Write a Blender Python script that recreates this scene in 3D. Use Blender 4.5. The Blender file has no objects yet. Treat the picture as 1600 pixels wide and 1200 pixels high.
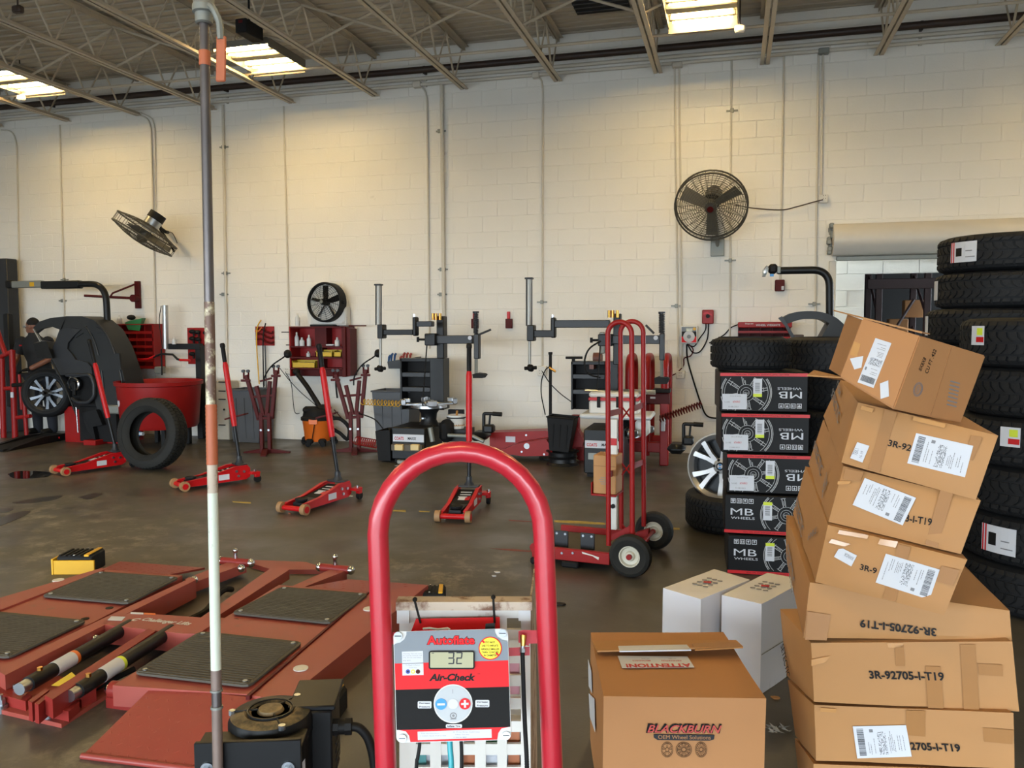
import bpy, math, random
from mathutils import Vector as V, Matrix, noise
random.seed(7)
R = math.radians
scn = bpy.context.scene
COL = scn.collection

# ------------------------------------------------------------ camera
FPX, CH = 1290.0, 1.6                       # focal length in pixels of the 1600 px frame, eye height
YW = 10.55                                  # the block wall
_p, _y, _r = R(3.97), R(15.04), R(-0.2)
FWD = V((-math.sin(_y)*math.cos(_p), math.cos(_y)*math.cos(_p), -math.sin(_p)))
_rt = V((math.cos(_y), math.sin(_y), 0)); _up = _rt.cross(FWD)
RGT = _rt*math.cos(_r)+_up*math.sin(_r); UPV = -_rt*math.sin(_r)+_up*math.cos(_r)
EYE = V((0, 0, CH))
cam = bpy.data.cameras.new('camera'); cam.sensor_width = 36; cam.lens = FPX/1600*36; cam.clip_start = .05; cam.clip_end = 200
camo = bpy.data.objects.new('camera', cam); COL.objects.link(camo)
M = Matrix((RGT, UPV, -FWD)).transposed().to_4x4(); M.translation = EYE
camo.matrix_world = M
scn.camera = camo

# ------------------------------------------------------------ world, view, daylight
scn.view_settings.view_transform = 'Standard'; scn.view_settings.look = 'None'
scn.view_settings.gamma = 1; scn.view_settings.use_curve_mapping = False
scn.view_settings.exposure = EXPOSURE = 0.8
wd = bpy.data.worlds.new('world'); scn.world = wd; wd.use_nodes = True
bg = wd.node_tree.nodes['Background']; bg.inputs[0].default_value = (.78, .90, 1.0, 1); bg.inputs[1].default_value = 10.0
BAYS = [(-13.6, -9.2), (-8.8, -4.2), (-3.8, .8), (1.2, 6.0)]      # open bay doors in the wall behind the camera
YR, BAYH = -8.0, 3.2
for a, b in BAYS:
    l = bpy.data.lights.new('bay_daylight', 'AREA'); l.shape = 'RECTANGLE'; l.size = b-a; l.size_y = BAYH
    l.cycles.is_portal = True
    o = bpy.data.objects.new('bay_daylight', l); COL.objects.link(o)
    o.location = ((a+b)/2, YR-.25, BAYH/2); o.rotation_euler = (R(90), 0, 0)   # faces into the hall (+Y)

# ------------------------------------------------------------ pixel helpers (pixels of the 1600x1200 frame -> points in the room)
def ray(x, y): return RGT*((x-800)/FPX)-UPV*((y-600)/FPX)+FWD
def F(x, y, z=0.0): d = ray(x, y); return EYE+d*((z-CH)/d.z)        # on the level plane z
def W(x, y, Y=YW): d = ray(x, y); return EYE+d*(Y/d.y)              # on the plane Y, parallel to the block wall
def D(x, y, dep): return EYE+ray(x, y)*dep                          # at a distance
def PL(x, y, p0, n): d = ray(x, y); return EYE+d*((p0-EYE).dot(n)/d.dot(n))
def dep(p): return (p-EYE).dot(FWD)

# ------------------------------------------------------------ materials
def lin(h):
    h = h.lstrip('#'); out = []
    for k in (0, 2, 4):
        c = int(h[k:k+2], 16)/255; out.append(c/12.92 if c <= .04045 else ((c+.055)/1.055)**2.4)
    return out
MATS = {}
def mat(name, col, rough=.5, metal=0, var=.1, scale=6, bump=0, bscale=80, dirt=None, emit=None, coat=0, spec=None, alpha=None, trans=0):
    if name in MATS: return MATS[name]
    m = bpy.data.materials.new(name); m.use_nodes = True; MATS[name] = m
    nt = m.node_tree; N = nt.nodes; L = nt.links; b = N['Principled BSDF']
    c = lin(col)
    b.inputs['Roughness'].default_value = rough; b.inputs['Metallic'].default_value = metal
    if coat: b.inputs['Coat Weight'].default_value = coat; b.inputs['Coat Roughness'].default_value = .1
    if spec is not None: b.inputs['Specular IOR Level'].default_value = spec
    if trans: b.inputs['Transmission Weight'].default_value = trans
    if alpha is not None: b.inputs['Alpha'].default_value = alpha
    if emit: b.inputs['Emission Color'].default_value = (*lin(emit[0]), 1); b.inputs['Emission Strength'].default_value = emit[1]
    tc = N.new('ShaderNodeTexCoord'); nz = N.new('ShaderNodeTexNoise'); nz.inputs['Scale'].default_value = scale; nz.inputs['Detail'].default_value = 5
    L.new(tc.outputs['Object'], nz.inputs['Vector'])
    mx = N.new('ShaderNodeMix'); mx.data_type = 'RGBA'
    mx.inputs[6].default_value = (*[max(0, x*(1-var)) for x in c], 1); mx.inputs[7].default_value = (*[min(1, x*(1+var)) for x in c], 1)
    L.new(nz.outputs[0], mx.inputs[0]); out = mx.outputs[2]
    if dirt:                                                         # (colour, coverage 0..1, scale)
        n2 = N.new('ShaderNodeTexNoise'); n2.inputs['Scale'].default_value = dirt[2]; n2.inputs['Detail'].default_value = 8; n2.inputs['Roughness'].default_value = .65
        L.new(tc.outputs['Object'], n2.inputs['Vector'])
        rp = N.new('ShaderNodeValToRGB'); t = .72-.42*dirt[1]
        rp.color_ramp.elements[0].position = t; rp.color_ramp.elements[1].position = min(1, t+.12)
        L.new(n2.outputs[0], rp.inputs[0])
        m2 = N.new('ShaderNodeMix'); m2.data_type = 'RGBA'; m2.inputs[7].default_value = (*lin(dirt[0]), 1)
        L.new(rp.outputs[0], m2.inputs[0]); L.new(out, m2.inputs[6]); out = m2.outputs[2]
    L.new(out, b.inputs['Base Color'])
    if bump:
        n3 = N.new('ShaderNodeTexNoise'); n3.inputs['Scale'].default_value = bscale; n3.inputs['Detail'].default_value = 4
        L.new(tc.outputs['Object'], n3.inputs['Vector'])
        bp = N.new('ShaderNodeBump'); bp.inputs['Strength'].default_value = bump; bp.inputs['Distance'].default_value = .01
        L.new(n3.outputs[0], bp.inputs['Height']); L.new(bp.outputs[0], b.inputs['Normal'])
    return m
m_wall = mat('wall_paint', '#e0ddd5', .55, var=.04, scale=1.5, bump=.25, bscale=40, dirt=('#b9b3a8', .12, 2.2))
m_deck = mat('deck_paint', '#b5ab98', .6, var=.08)
m_steelpaint = mat('joist_paint', '#b9ad98', .5, var=.1, scale=10)
m_conduit = mat('conduit_paint', '#c9c3b6', .45, var=.05)
m_pipe_dark = mat('dark_pipe_paint', '#33241d', .5, var=.15)
m_red = mat('red_paint', '#8e1918', .4, var=.14, scale=5, dirt=('#5a1a17', .12, 7), spec=.25)
m_redj = mat('jack_red', '#b81318', .38, var=.08, spec=.3)
m_lift = mat('lift_red', '#96443a', .45, var=.12, scale=4, dirt=('#6f5044', .25, 5))
m_hoop = mat('hoop_red', '#b3202f', .3, var=.08, scale=9, coat=.25, dirt=('#8f3138', .1, 14))
m_dred = mat('dark_red', '#4f100f', .5, var=.12, dirt=('#3d1512', .15, 8), spec=.2)
m_black = mat('black_paint', '#131416', .42, var=.2, spec=.3)
m_blackm = mat('black_matte', '#161617', .75, var=.2, bump=.1, spec=.25)
m_hood = mat('black_hood_plastic', '#1f2123', .48, var=.12, bump=.06, bscale=200, spec=.4)
m_dgrey = mat('charcoal_paint', '#2a2c30', .42, var=.08, spec=.35)
m_bin = mat('grey_bin_plastic', '#47494d', .5, var=.06)
m_rubber = mat('tyre_rubber', '#161719', .7, var=.25, scale=14, bump=.12, bscale=120, spec=.3)
m_rubberd = mat('dusty_rubber', '#222220', .75, var=.25, scale=10, bump=.15, spec=.3)
m_mat = mat('rubber_mat', '#4b473f', .75, var=.25, scale=12, bump=.1, dirt=('#5e594e', .25, 6))
m_steel = mat('bright_steel', '#b9bcc0', .28, 1, var=.1)
m_chrome = mat('chrome', '#d8dade', .12, 1, var=.05)
m_zinc = mat('zinc_bolt', '#a8adb3', .35, 1, var=.15)
m_gal = mat('galvanised_grey', '#82847e', .5, .4, var=.15)
m_alu = mat('machined_alloy', '#b9babb', .38, .8, var=.06)
m_satin = mat('satin_aluminium', '#a9a8a2', .45, .35, var=.05)
m_fan = mat('fan_wire', '#4a463c', .5, var=.1)
m_store = mat('storeroom_red_shaded', '#240909', .6, var=.2)  # red rack paint with the store room's shade put into the colour
m_alud = mat('dark_alloy', '#2e3032', .4, .6, var=.1)
m_alum = mat('grey_alloy', '#7d8084', .35, .7, var=.1)
m_brass = mat('brass', '#b98a45', .3, 1, var=.1)
m_white = mat('white_enamel', '#cdcfcf', .4, var=.04, spec=.3)
m_dirtywhite = mat('dirty_white', '#d3d0c8', .45, var=.06, dirt=('#8d6a4d', .2, 9))
m_rust = mat('rusty_white', '#b5a695', .6, var=.15, dirt=('#6d4a34', .55, 18))
m_paper = mat('label_paper', '#c6c9d0', .6, var=.02, spec=.3)
m_ink = mat('black_ink', '#121111', .6, var=.1, spec=.25)
m_inkgrey = mat('grey_ink', '#77787c', .6, var=.1)
m_redink = mat('red_ink', '#c81f25', .5, var=.05)
m_orange = mat('orange_plastic', '#d9691f', .4, var=.06)
m_tape = mat('orange_tape', '#ab5c3a', .55, var=.15, scale=30)
m_yellow = mat('yellow_paint', '#d9a514', .45, var=.1)
m_card = mat('cardboard', '#ab7c4b', .68, var=.07, scale=5, bump=.05, bscale=30)
m_card2 = mat('pink_cardboard', '#ab784a', .68, var=.06, scale=5, bump=.05, bscale=30)
m_cardin = mat('cardboard_inside', '#94683f', .75, var=.08)
m_ptape = mat('packing_tape', '#9a6c3c', .4, var=.06, spec=.3)
m_film = mat('clear_tape', '#bb8a55', .15, var=.08, coat=.4)
m_wbox = mat('white_carton', '#d6d6dc', .55, var=.04, scale=3, dirt=('#a9a9ae', .2, 3))
m_mbblack = mat('black_carton_print', '#0d0d0f', .5, var=.15, spec=.25)
m_grey = mat('panel_grey', '#7b838c', .5, var=.02, spec=.25)
m_gred = mat('panel_red', '#d0141c', .5, var=.03, spec=.25)
m_teal = mat('teal_hose', '#2c9aa5', .35, var=.05)
m_green = mat('green_card', '#2d7a4a', .5, var=.1)
m_yelbin = mat('yellow_bin', '#c9a624', .5, var=.08)
m_glass = mat('clear_plastic', '#dfe6ea', .1, var=.02, trans=.7)
m_lime = mat('lime_label', '#c9d838', .5, var=.03)
m_blue = mat('blue_print', '#1d86c8', .4, var=.03)
m_tan = mat('tan_roller', '#9a7650', .6, var=.1)

# ------------------------------------------------------------ mesh building
def perp(t):
    a = V((0, 0, 1)) if abs(t.z) < .9 else V((1, 0, 0))
    u = t.cross(a).normalized(); return u, t.cross(u).normalized()
TXT = {}
class MB:
    def __init__(s): s.v = []; s.f = []; s.k = []; s.mi = 0
    def add(s, vs, fs, M=None):
        n = len(s.v)
        s.v += [(M @ V(p)) if M is not None else V(p) for p in vs]
        s.f += [tuple(n+i for i in f) for f in fs]; s.k += [s.mi]*len(fs); return s
    def hexa(s, p):                                                   # 0-3 bottom loop, 4-7 top loop
        return s.add(p, [(3, 2, 1, 0), (4, 5, 6, 7), (0, 1, 5, 4), (1, 2, 6, 5), (2, 3, 7, 6), (3, 0, 4, 7)])
    def box(s, c, d, M=None, b=0):
        c = V(c); x, y, z = d[0]/2, d[1]/2, d[2]/2
        if not b:
            q = [(-x, -y, -z), (x, -y, -z), (x, y, -z), (-x, y, -z), (-x, -y, z), (x, -y, z), (x, y, z), (-x, y, z)]
            return s.add([c+V(i) for i in q], [(3, 2, 1, 0), (4, 5, 6, 7), (0, 1, 5, 4), (1, 2, 6, 5), (2, 3, 7, 6), (3, 0, 4, 7)], M)
        b = min(b, x*.9, y*.9, z*.9); vs = []; fs = []; ix = {}
        for sx in (-1, 1):
            for sy in (-1, 1):
                for sz in (-1, 1):
                    for a in range(3):
                        p = [sx*x, sy*y, sz*z]
                        for k in range(3):
                            if k != a: p[k] -= (sx, sy, sz)[k]*b
                        ix[(sx, sy, sz, a)] = len(vs); vs.append(c+V(p))
        def fc(l, nrm):
            pts = [vs[i] for i in l]; n = (pts[1]-pts[0]).cross(pts[2]-pts[1])
            fs.append(tuple(l) if n.dot(V(nrm)) > 0 else tuple(reversed(l)))
        for a in range(3):
            o1, o2 = [k for k in range(3) if k != a]
            for sg in (-1, 1):
                l = []
                for q, r in ((-1, -1), (1, -1), (1, 1), (-1, 1)):
                    t = [0, 0, 0]; t[a] = sg; t[o1] = q; t[o2] = r; l.append(ix[(*t, a)])
                nn = [0, 0, 0]; nn[a] = sg; fc(l, nn)
            for q in (-1, 1):
                for r in (-1, 1):
                    t0 = [0, 0, 0]; t1 = [0, 0, 0]; t0[a] = -1; t1[a] = 1
                    for t in (t0, t1): t[o1] = q; t[o2] = r
                    nn = [0, 0, 0]; nn[o1] = q; nn[o2] = r
                    fc([ix[(*t0, o1)], ix[(*t1, o1)], ix[(*t1, o2)], ix[(*t0, o2)]], nn)
        for sx in (-1, 1):
            for sy in (-1, 1):
                for sz in (-1, 1): fc([ix[(sx, sy, sz, a)] for a in range(3)], (sx, sy, sz))
        return s.add(vs, fs, M)
    def prism(s, poly, d, M=None):                                    # polygon (V3 list), extruded by the vector d
        n = len(poly); d = V(d); a = [V(p) for p in poly]; 
        return s.add(a+[p+d for p in a], [tuple(reversed(range(n))), tuple(range(n, 2*n))]+[(i, (i+1) % n, n+(i+1) % n, n+i) for i in range(n)], M)
    def cyl(s, a, b, r, r2=None, n=14, M=None):
        return s.tube([a, b], [r, r if r2 is None else r2], n, M=M)
    def tube(s, pts, r, n=8, closed=False, M=None, caps=True):
        pts = [V(p) for p in pts]; m = len(pts); rs = r if isinstance(r, (list, tuple)) else [r]*m
        vs = []; u = None
        for i, p in enumerate(pts):
            if closed: t = pts[(i+1) % m]-pts[i-1]
            else: t = pts[min(i+1, m-1)]-pts[max(i-1, 0)]
            if t.length < 1e-9: t = V((0, 0, 1))
            t.normalize()
            if u is None: u, w = perp(t)
            else:
                u = u-t*u.dot(t)
                if u.length < 1e-6: u, w = perp(t)
                u.normalize(); w = t.cross(u)
            for k in range(n):
                a = 2*math.pi*k/n; vs.append(p+(u*math.cos(a)+w*math.sin(a))*rs[i])
        fs = []
        for i in range(m if closed else m-1):
            j = (i+1) % m
            for k in range(n):
                q = (k+1) % n; fs.append((i*n+k, i*n+q, j*n+q, j*n+k))
        if not closed and caps: fs += [tuple(reversed(range(n))), tuple(range((m-1)*n, m*n))]
        return s.add(vs, fs, M)
    def lathe(s, prof, n=32, M=None, closed=False):                   # profile of (radius, z)
        vs = []; m = len(prof); fs = []
        for r, z in prof:
            for k in range(n):
                a = 2*math.pi*k/n; vs.append(V((r*math.cos(a), r*math.sin(a), z)))
        for i in range(m if closed else m-1):
            j = (i+1) % m
            for k in range(n):
                q = (k+1) % n; fs.append((i*n+k, i*n+q, j*n+q, j*n+k))
        if not closed:
            if prof[0][0] > 1e-4: fs.append(tuple(reversed(range(n))))
            if prof[-1][0] > 1e-4: fs.append(tuple(range((m-1)*n, m*n)))
        return s.add(vs, fs, M)
    def sphere(s, c, r, n=12, M=None, sc=(1, 1, 1)):
        m = n//2+1; c = V(c); prof = [(math.sin(math.pi*i/m), -math.cos(math.pi*i/m)) for i in range(m+1)]
        vs = []; fs = []
        for pr, pz in prof:
            for k in range(n):
                a = 2*math.pi*k/n; vs.append(c+V((pr*math.cos(a)*r*sc[0], pr*math.sin(a)*r*sc[1], pz*r*sc[2])))
        for i in range(m):
            for k in range(n):
                q = (k+1) % n; fs.append((i*n+k, i*n+q, (i+1)*n+q, (i+1)*n+k))
        return s.add(vs, fs, M)
    def quad(s, p, th=.0006):                                         # thin plate through 4 points, standing proud along its normal
        p = [V(q) for q in p]; n = (p[1]-p[0]).cross(p[3]-p[0]).normalized()
        return s.prism(p, n*th)
    def rect(s, x0, y0, x1, y1, Y, d, b=0):                           # box whose front covers pixels x0..x1, y0..y1 on plane Y, d deep
        a = W(x0, y1, Y); c = W(x1, y0, Y)
        a2 = W(x0, y0, Y); c2 = W(x1, y1, Y)
        lo = V(((a.x+a2.x)/2, Y, (a.z+c2.z)/2)); hi = V(((c.x+c2.x)/2, Y+d, (c.z+a2.z)/2))
        return s.box((lo+hi)/2, (abs(hi.x-lo.x), d, abs(hi.z-lo.z)), b=b)
    def text(s, t, o, ex, ey, w=None, h=.1, shear=0, bold=0, lift=.0008):
        key = (t, shear, bold)
        if key not in TXT:
            c = bpy.data.curves.new('lettering', 'FONT'); c.body = t; c.size = 1; c.shear = shear; c.offset = bold; c.resolution_u = 3
            ob = bpy.data.objects.new('lettering', c)
            me = bpy.data.meshes.new_from_object(ob)
            TXT[key] = ([v.co.copy() for v in me.vertices], [tuple(p.vertices) for p in me.polygons])
            bpy.data.objects.remove(ob); bpy.data.meshes.remove(me); bpy.data.curves.remove(c)
        vs, fs = TXT[key]
        if not vs: return s
        x0 = min(v.x for v in vs); x1 = max(v.x for v in vs); y0 = min(v.y for v in vs); y1 = max(v.y for v in vs)
        ex = V(ex).normalized(); ey = V(ey).normalized(); nr = ex.cross(ey).normalized()
        ky = h/max(1e-6, y1-y0); kx = w/(x1-x0) if w else ky
        return s.add([V(o)+ex*((v.x-x0)*kx)+ey*((v.y-y0)*ky)+nr*lift for v in vs], fs)
    def mesh(s, name, mats, inv=None, angle=38):
        me = bpy.data.meshes.new(name)
        vs = [inv @ p for p in s.v] if inv is not None else s.v
        me.from_pydata([tuple(p) for p in vs], [], s.f)
        for m in (mats if isinstance(mats, (list, tuple)) else [mats]): me.materials.append(m)
        if any(s.k): me.polygons.foreach_set('material_index', s.k)
        me.polygons.foreach_set('use_smooth', [True]*len(s.f)); me.set_sharp_from_angle(angle=R(angle))
        me.update(); return me

def fillet(pts, rad, n=6):                                            # round the corners of a polyline
    pts = [V(p) for p in pts]; out = [pts[0]]
    for i in range(1, len(pts)-1):
        a, b, c = pts[i-1], pts[i], pts[i+1]; u = a-b; w = c-b
        r = min(rad, u.length*.48, w.length*.48); p = b+u.normalized()*r; q = b+w.normalized()*r
        for k in range(n+1):
            t = k/n; out.append(p*(1-t)**2+b*2*t*(1-t)+q*t*t)
    return out+[pts[-1]]
def curve(pts, n=8):                                                  # smooth path through points
    pts = [V(p) for p in pts]; out = []
    for i in range(len(pts)-1):
        p0 = pts[max(i-1, 0)]; p1 = pts[i]; p2 = pts[i+1]; p3 = pts[min(i+2, len(pts)-1)]
        for k in range(n):
            t = k/n; out.append(.5*((2*p1)+(p2-p0)*t+(2*p0-5*p1+4*p2-p3)*t*t+(3*p1-p0-3*p2+p3)*t**3))
    return out+[pts[-1]]
def helix(a, b, r, turns, n=9):
    a = V(a); b = V(b); t = (b-a).normalized(); u, w = perp(t); m = int(turns*n)
    return [a+(b-a)*(i/m)+(u*math.cos(2*math.pi*i/n)+w*math.sin(2*math.pi*i/n))*r for i in range(m+1)]

WM = {}
def root(o):
    while o.parent: o = o.parent
    return o
def thing(name, label=None, cat=None, loc=(0, 0, 0), rz=0, group=None, kind=None, M=None):
    o = bpy.data.objects.new(name, None); COL.objects.link(o); o.empty_display_size = .1
    o.matrix_world = M = M if M is not None else Matrix.Translation(V(loc)) @ Matrix.Rotation(rz, 4, 'Z')
    WM[o] = M
    return tag(o, label, cat, group, kind)
def tag(o, label=None, cat=None, group=None, kind=None):
    if label: o['label'] = label
    if cat: o['category'] = cat
    if group: o['group'] = group
    if kind: o['kind'] = kind
    return o
def part(name, mb, m, par, world=False, label=None, kind=None, angle=38):
    inv = WM[root(par)].inverted() if world else None
    o = bpy.data.objects.new(name, mb.mesh(name, m, inv, angle)); COL.objects.link(o); o.parent = par
    return tag(o, label, kind=kind)
def wpart(name, mb, m, par, label=None, kind=None, angle=38): return part(name, mb, m, par, True, label, kind, angle)
def share(name, me, par, loc=(0, 0, 0), rot=None):
    o = bpy.data.objects.new(name, me); COL.objects.link(o); o.parent = par; o.location = loc
    if rot: o.rotation_euler = rot
    return o
def one(name, label, cat, mb, m, loc=None, group=None, kind=None, angle=38):   # a thing that is a single mesh, built in room coordinates
    if loc is None:
        lo = [min(p[i] for p in mb.v) for i in range(3)]; hi = [max(p[i] for p in mb.v) for i in range(3)]
        loc = V(((lo[0]+hi[0])/2, (lo[1]+hi[1])/2, lo[2]))
    T = Matrix.Translation(V(loc))
    o = bpy.data.objects.new(name, mb.mesh(name, m, T.inverted(), angle)); COL.objects.link(o); o.location = loc; WM[o] = T
    return tag(o, label, cat, group, kind)
def dup(o, M=None, label=None, group=None):
    c = o.copy(); COL.objects.link(c)
    if M is not None: c.matrix_world = M; WM[c] = M
    if label: c['label'] = label
    if group: c['group'] = group
    for ch in list(o.children):
        d = ch.copy(); COL.objects.link(d); d.parent = c
        for g in list(ch.children):
            e = g.copy(); COL.objects.link(e); e.parent = d
    return c
def TM(loc, rz=0, rx=0, ry=0):
    return Matrix.Translation(V(loc)) @ Matrix.Rotation(rz, 4, 'Z') @ Matrix.Rotation(ry, 4, 'Y') @ Matrix.Rotation(rx, 4, 'X')
def frame(o, x, y):                                                   # matrix with origin o, X along x, Y near y
    x = V(x).normalized(); z = x.cross(V(y)).normalized(); y = z.cross(x)
    m = Matrix((x, y, z)).transposed().to_4x4(); m.translation = V(o); return m
# ============================================================ THE HALL
XL, XR, ZD = -14.0, 6.6, 5.27
def fl_mat():
    m = mat('concrete_floor', '#4a4741', .42, var=.22, scale=1.2)
    nt = m.node_tree; N = nt.nodes; L = nt.links; b = N['Principled BSDF']
    src = b.inputs['Base Color'].links[0].from_socket; tc = [n for n in N if n.type == 'TEX_COORD'][0]
    def layer(scale, lo, hi, col, src, detail=8, dist=0.0, strength=1.0):
        nz = N.new('ShaderNodeTexNoise'); nz.inputs['Scale'].default_value = scale; nz.inputs['Detail'].default_value = detail; nz.inputs['Roughness'].default_value = .68
        nz.inputs['Distortion'].default_value = dist
        L.new(tc.outputs['Object'], nz.inputs['Vector'])
        rp = N.new('ShaderNodeValToRGB'); rp.color_ramp.elements[0].position = lo; rp.color_ramp.elements[1].position = hi
        rp.color_ramp.elements[1].color = (strength,)*3+(1,)
        L.new(nz.outputs[0], rp.inputs[0]); mx = N.new('ShaderNodeMix'); mx.data_type = 'RGBA'
        mx.inputs[7].default_value = (*lin(col), 1); L.new(rp.outputs[0], mx.inputs[0]); L.new(src, mx.inputs[6]); return mx.outputs[2], rp.outputs[0]
    c, _ = layer(.55, .42, .62, '#504d47', src, dist=.6)
    c, _ = layer(1.7, .58, .74, '#302e2b', c, dist=1.2, strength=.8)
    c, _ = layer(9, .60, .74, '#787060', c, strength=.3)
    for px_, rad_ in (((150, 850), 1.3), ((60, 800), 1.0), ((690, 895), .8), ((250, 1150), .7)):      # chalky wear patches with a place of their own
        p_ = F(*px_); vd = N.new('ShaderNodeVectorMath'); vd.operation = 'DISTANCE'; vd.inputs[1].default_value = p_; L.new(tc.outputs['Object'], vd.inputs[0])
        ma = N.new('ShaderNodeMapRange'); ma.inputs[1].default_value = 0; ma.inputs[2].default_value = rad_; ma.inputs[3].default_value = 1; ma.inputs[4].default_value = 0; L.new(vd.outputs['Value'], ma.inputs[0])
        nw_ = N.new('ShaderNodeTexNoise'); nw_.inputs['Scale'].default_value = 5; nw_.inputs['Detail'].default_value = 9; nw_.inputs['Roughness'].default_value = .75; L.new(tc.outputs['Object'], nw_.inputs['Vector'])
        rw_ = N.new('ShaderNodeValToRGB'); rw_.color_ramp.elements[0].position = .5; rw_.color_ramp.elements[1].position = .68; L.new(nw_.outputs[0], rw_.inputs[0])
        mu = N.new('ShaderNodeMath'); mu.operation = 'MULTIPLY'; L.new(rw_.outputs[0], mu.inputs[0]); L.new(ma.outputs[0], mu.inputs[1])
        mw = N.new('ShaderNodeMix'); mw.data_type = 'RGBA'; mw.inputs[7].default_value = (*lin('#9a9384'), 1); L.new(mu.outputs[0], mw.inputs[0]); L.new(c, mw.inputs[6]); c = mw.outputs[2]
    c, dk = layer(46, .66, .74, '#2a2622', c, strength=.6)
    L.new(c, b.inputs['Base Color'])
    nz = N.new('ShaderNodeTexNoise'); nz.inputs['Scale'].default_value = 1.4; nz.inputs['Detail'].default_value = 6; L.new(tc.outputs['Object'], nz.inputs['Vector'])
    mr = N.new('ShaderNodeMapRange'); mr.inputs[1].default_value = .35; mr.inputs[2].default_value = .7; mr.inputs[3].default_value = .28; mr.inputs[4].default_value = .6
    L.new(nz.outputs[0], mr.inputs[0]); L.new(mr.outputs[0], b.inputs['Roughness'])
    n3 = N.new('ShaderNodeTexNoise'); n3.inputs['Scale'].default_value = 70; L.new(tc.outputs['Object'], n3.inputs['Vector'])
    bp = N.new('ShaderNodeBump'); bp.inputs['Strength'].default_value = .12; bp.inputs['Distance'].default_value = .004
    L.new(n3.outputs[0], bp.inputs['Height']); L.new(bp.outputs[0], b.inputs['Normal'])
    return m
mb = MB(); mb.box(((XL+XR)/2, (YR-.6+YW+4)/2, -.06), (XR-XL+1, YW+4-YR+.6, .12))
floor = one('floor', 'stained dark concrete workshop floor with scuffs and damp patches', None, mb, fl_mat(), loc=(0, 0, 0), kind='structure')
m_wet = mat('damp_stain', '#2a2620', .3, var=.2); m_yl = mat('worn_yellow_line', '#a58f3c', .6, var=.3, scale=30); m_rl = mat('worn_red_line', '#7a3a33', .6, var=.3, scale=30)
def blot(pts, m, name, z=.0015):
    mb = MB(); c = curve([F(*p) for p in pts+[pts[0]]], 5)[:-1]
    mb.prism([V((p.x, p.y, .0002)) for p in c], (0, 0, z)); part(name, mb, m, floor)
m_pud = mat('standing_water', '#1a1714', .03, var=.1)
blot([(12, 741), (30, 736), (70, 737), (82, 741), (68, 746), (25, 748)], m_pud, 'puddle')
blot([(20, 786), (60, 778), (97, 775), (80, 782), (40, 787)], m_wet, 'stain')
blot([(122, 778), (145, 771), (160, 772), (140, 780)], m_wet, 'stain')
blot([(-12, 815), (20, 802), (48, 799), (25, 812), (-8, 824)], m_wet, 'stain')
blot([(-10, 798), (8, 794), (21, 796), (5, 801)], m_wet, 'stain')
for q in ([(363, 783), (392, 785), (392, 787), (364, 785)], [(612, 797), (634, 797), (634, 800), (612, 799)], [(655, 798), (671, 799), (671, 800), (655, 800)],
          [(866, 813), (900, 814), (946, 817), (946, 820), (900, 818), (866, 816)], [(1038, 824), (1062, 825), (1062, 828), (1038, 827)]):
    mb = MB(); mb.prism([F(*p)+V((0, 0, .0002)) for p in reversed(q)], (0, 0, .001)); part('paint_line', mb, m_yl, floor, label='worn yellow floor line')
for q in ([(765, 857), (800, 858), (836, 861), (836, 863), (800, 861)], [(795, 812), (835, 815), (835, 816), (795, 814)]):
    mb = MB(); mb.prism([F(*p)+V((0, 0, .0002)) for p in reversed(q)], (0, 0, .001)); part('paint_line', mb, m_rl, floor, label='worn red floor line')

mb = MB(); mb.box((-3, YR-47, -.1), (160, 90, .08)); one('ground', 'unseen asphalt ground outside the bay doors, added to block low sky light', None, mb, mat('asphalt', '#6a6a69', .9), kind='structure')  # unseen ground, added to keep below-horizon sky light off the ceiling
# ---- roof deck: ribs run along the wall
mb = MB(); y = YR-.4; pf = []
while y < YW+.02:
    pf += [(y, 0), (y+.105, 0), (y+.118, .038), (y+.15, .038)]; y += .163
for a, b in zip(pf, pf[1:]): pass
n = len(pf); vs = [V((XL, p[0], ZD+.02+p[1])) for p in pf]+[V((XR, p[0], ZD+.02+p[1])) for p in pf]
mb.add(vs, [(i, i+1, n+i+1, n+i) for i in range(n-1)])
mb.box(((XL+XR)/2, (YR+YW)/2, ZD+.14), (XR-XL+.5, YW-YR+1.2, .1))
ceil = one('ceiling', 'ribbed steel roof deck painted tan', None, mb, m_deck, loc=(0, 0, ZD), kind='structure', angle=20)
a, b, c, d = F(868, -22, ZD-.01), F(985, -22, ZD-.01), F(985, 17, ZD-.01), F(880, 24, ZD-.01)
mb = MB(); mb.box(((a.x+b.x)/2, (a.y+c.y)/2, ZD-.0), (abs(b.x-a.x)*.8, abs(a.y-c.y)*.9, .03)); part('skylight_louvre', mb, m_blackm, ceil, world=True, label='black louvred roof opening')
mb = MB()
for k in range(7):
    yy = min(a.y, c.y)+(k+.5)*abs(a.y-c.y)*.9/7; mb.box(((a.x+b.x)/2, yy, ZD-.02), (abs(b.x-a.x)*.8, .03, .012))
wpart('louvre_blade', mb, m_dgrey, ceil)

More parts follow.
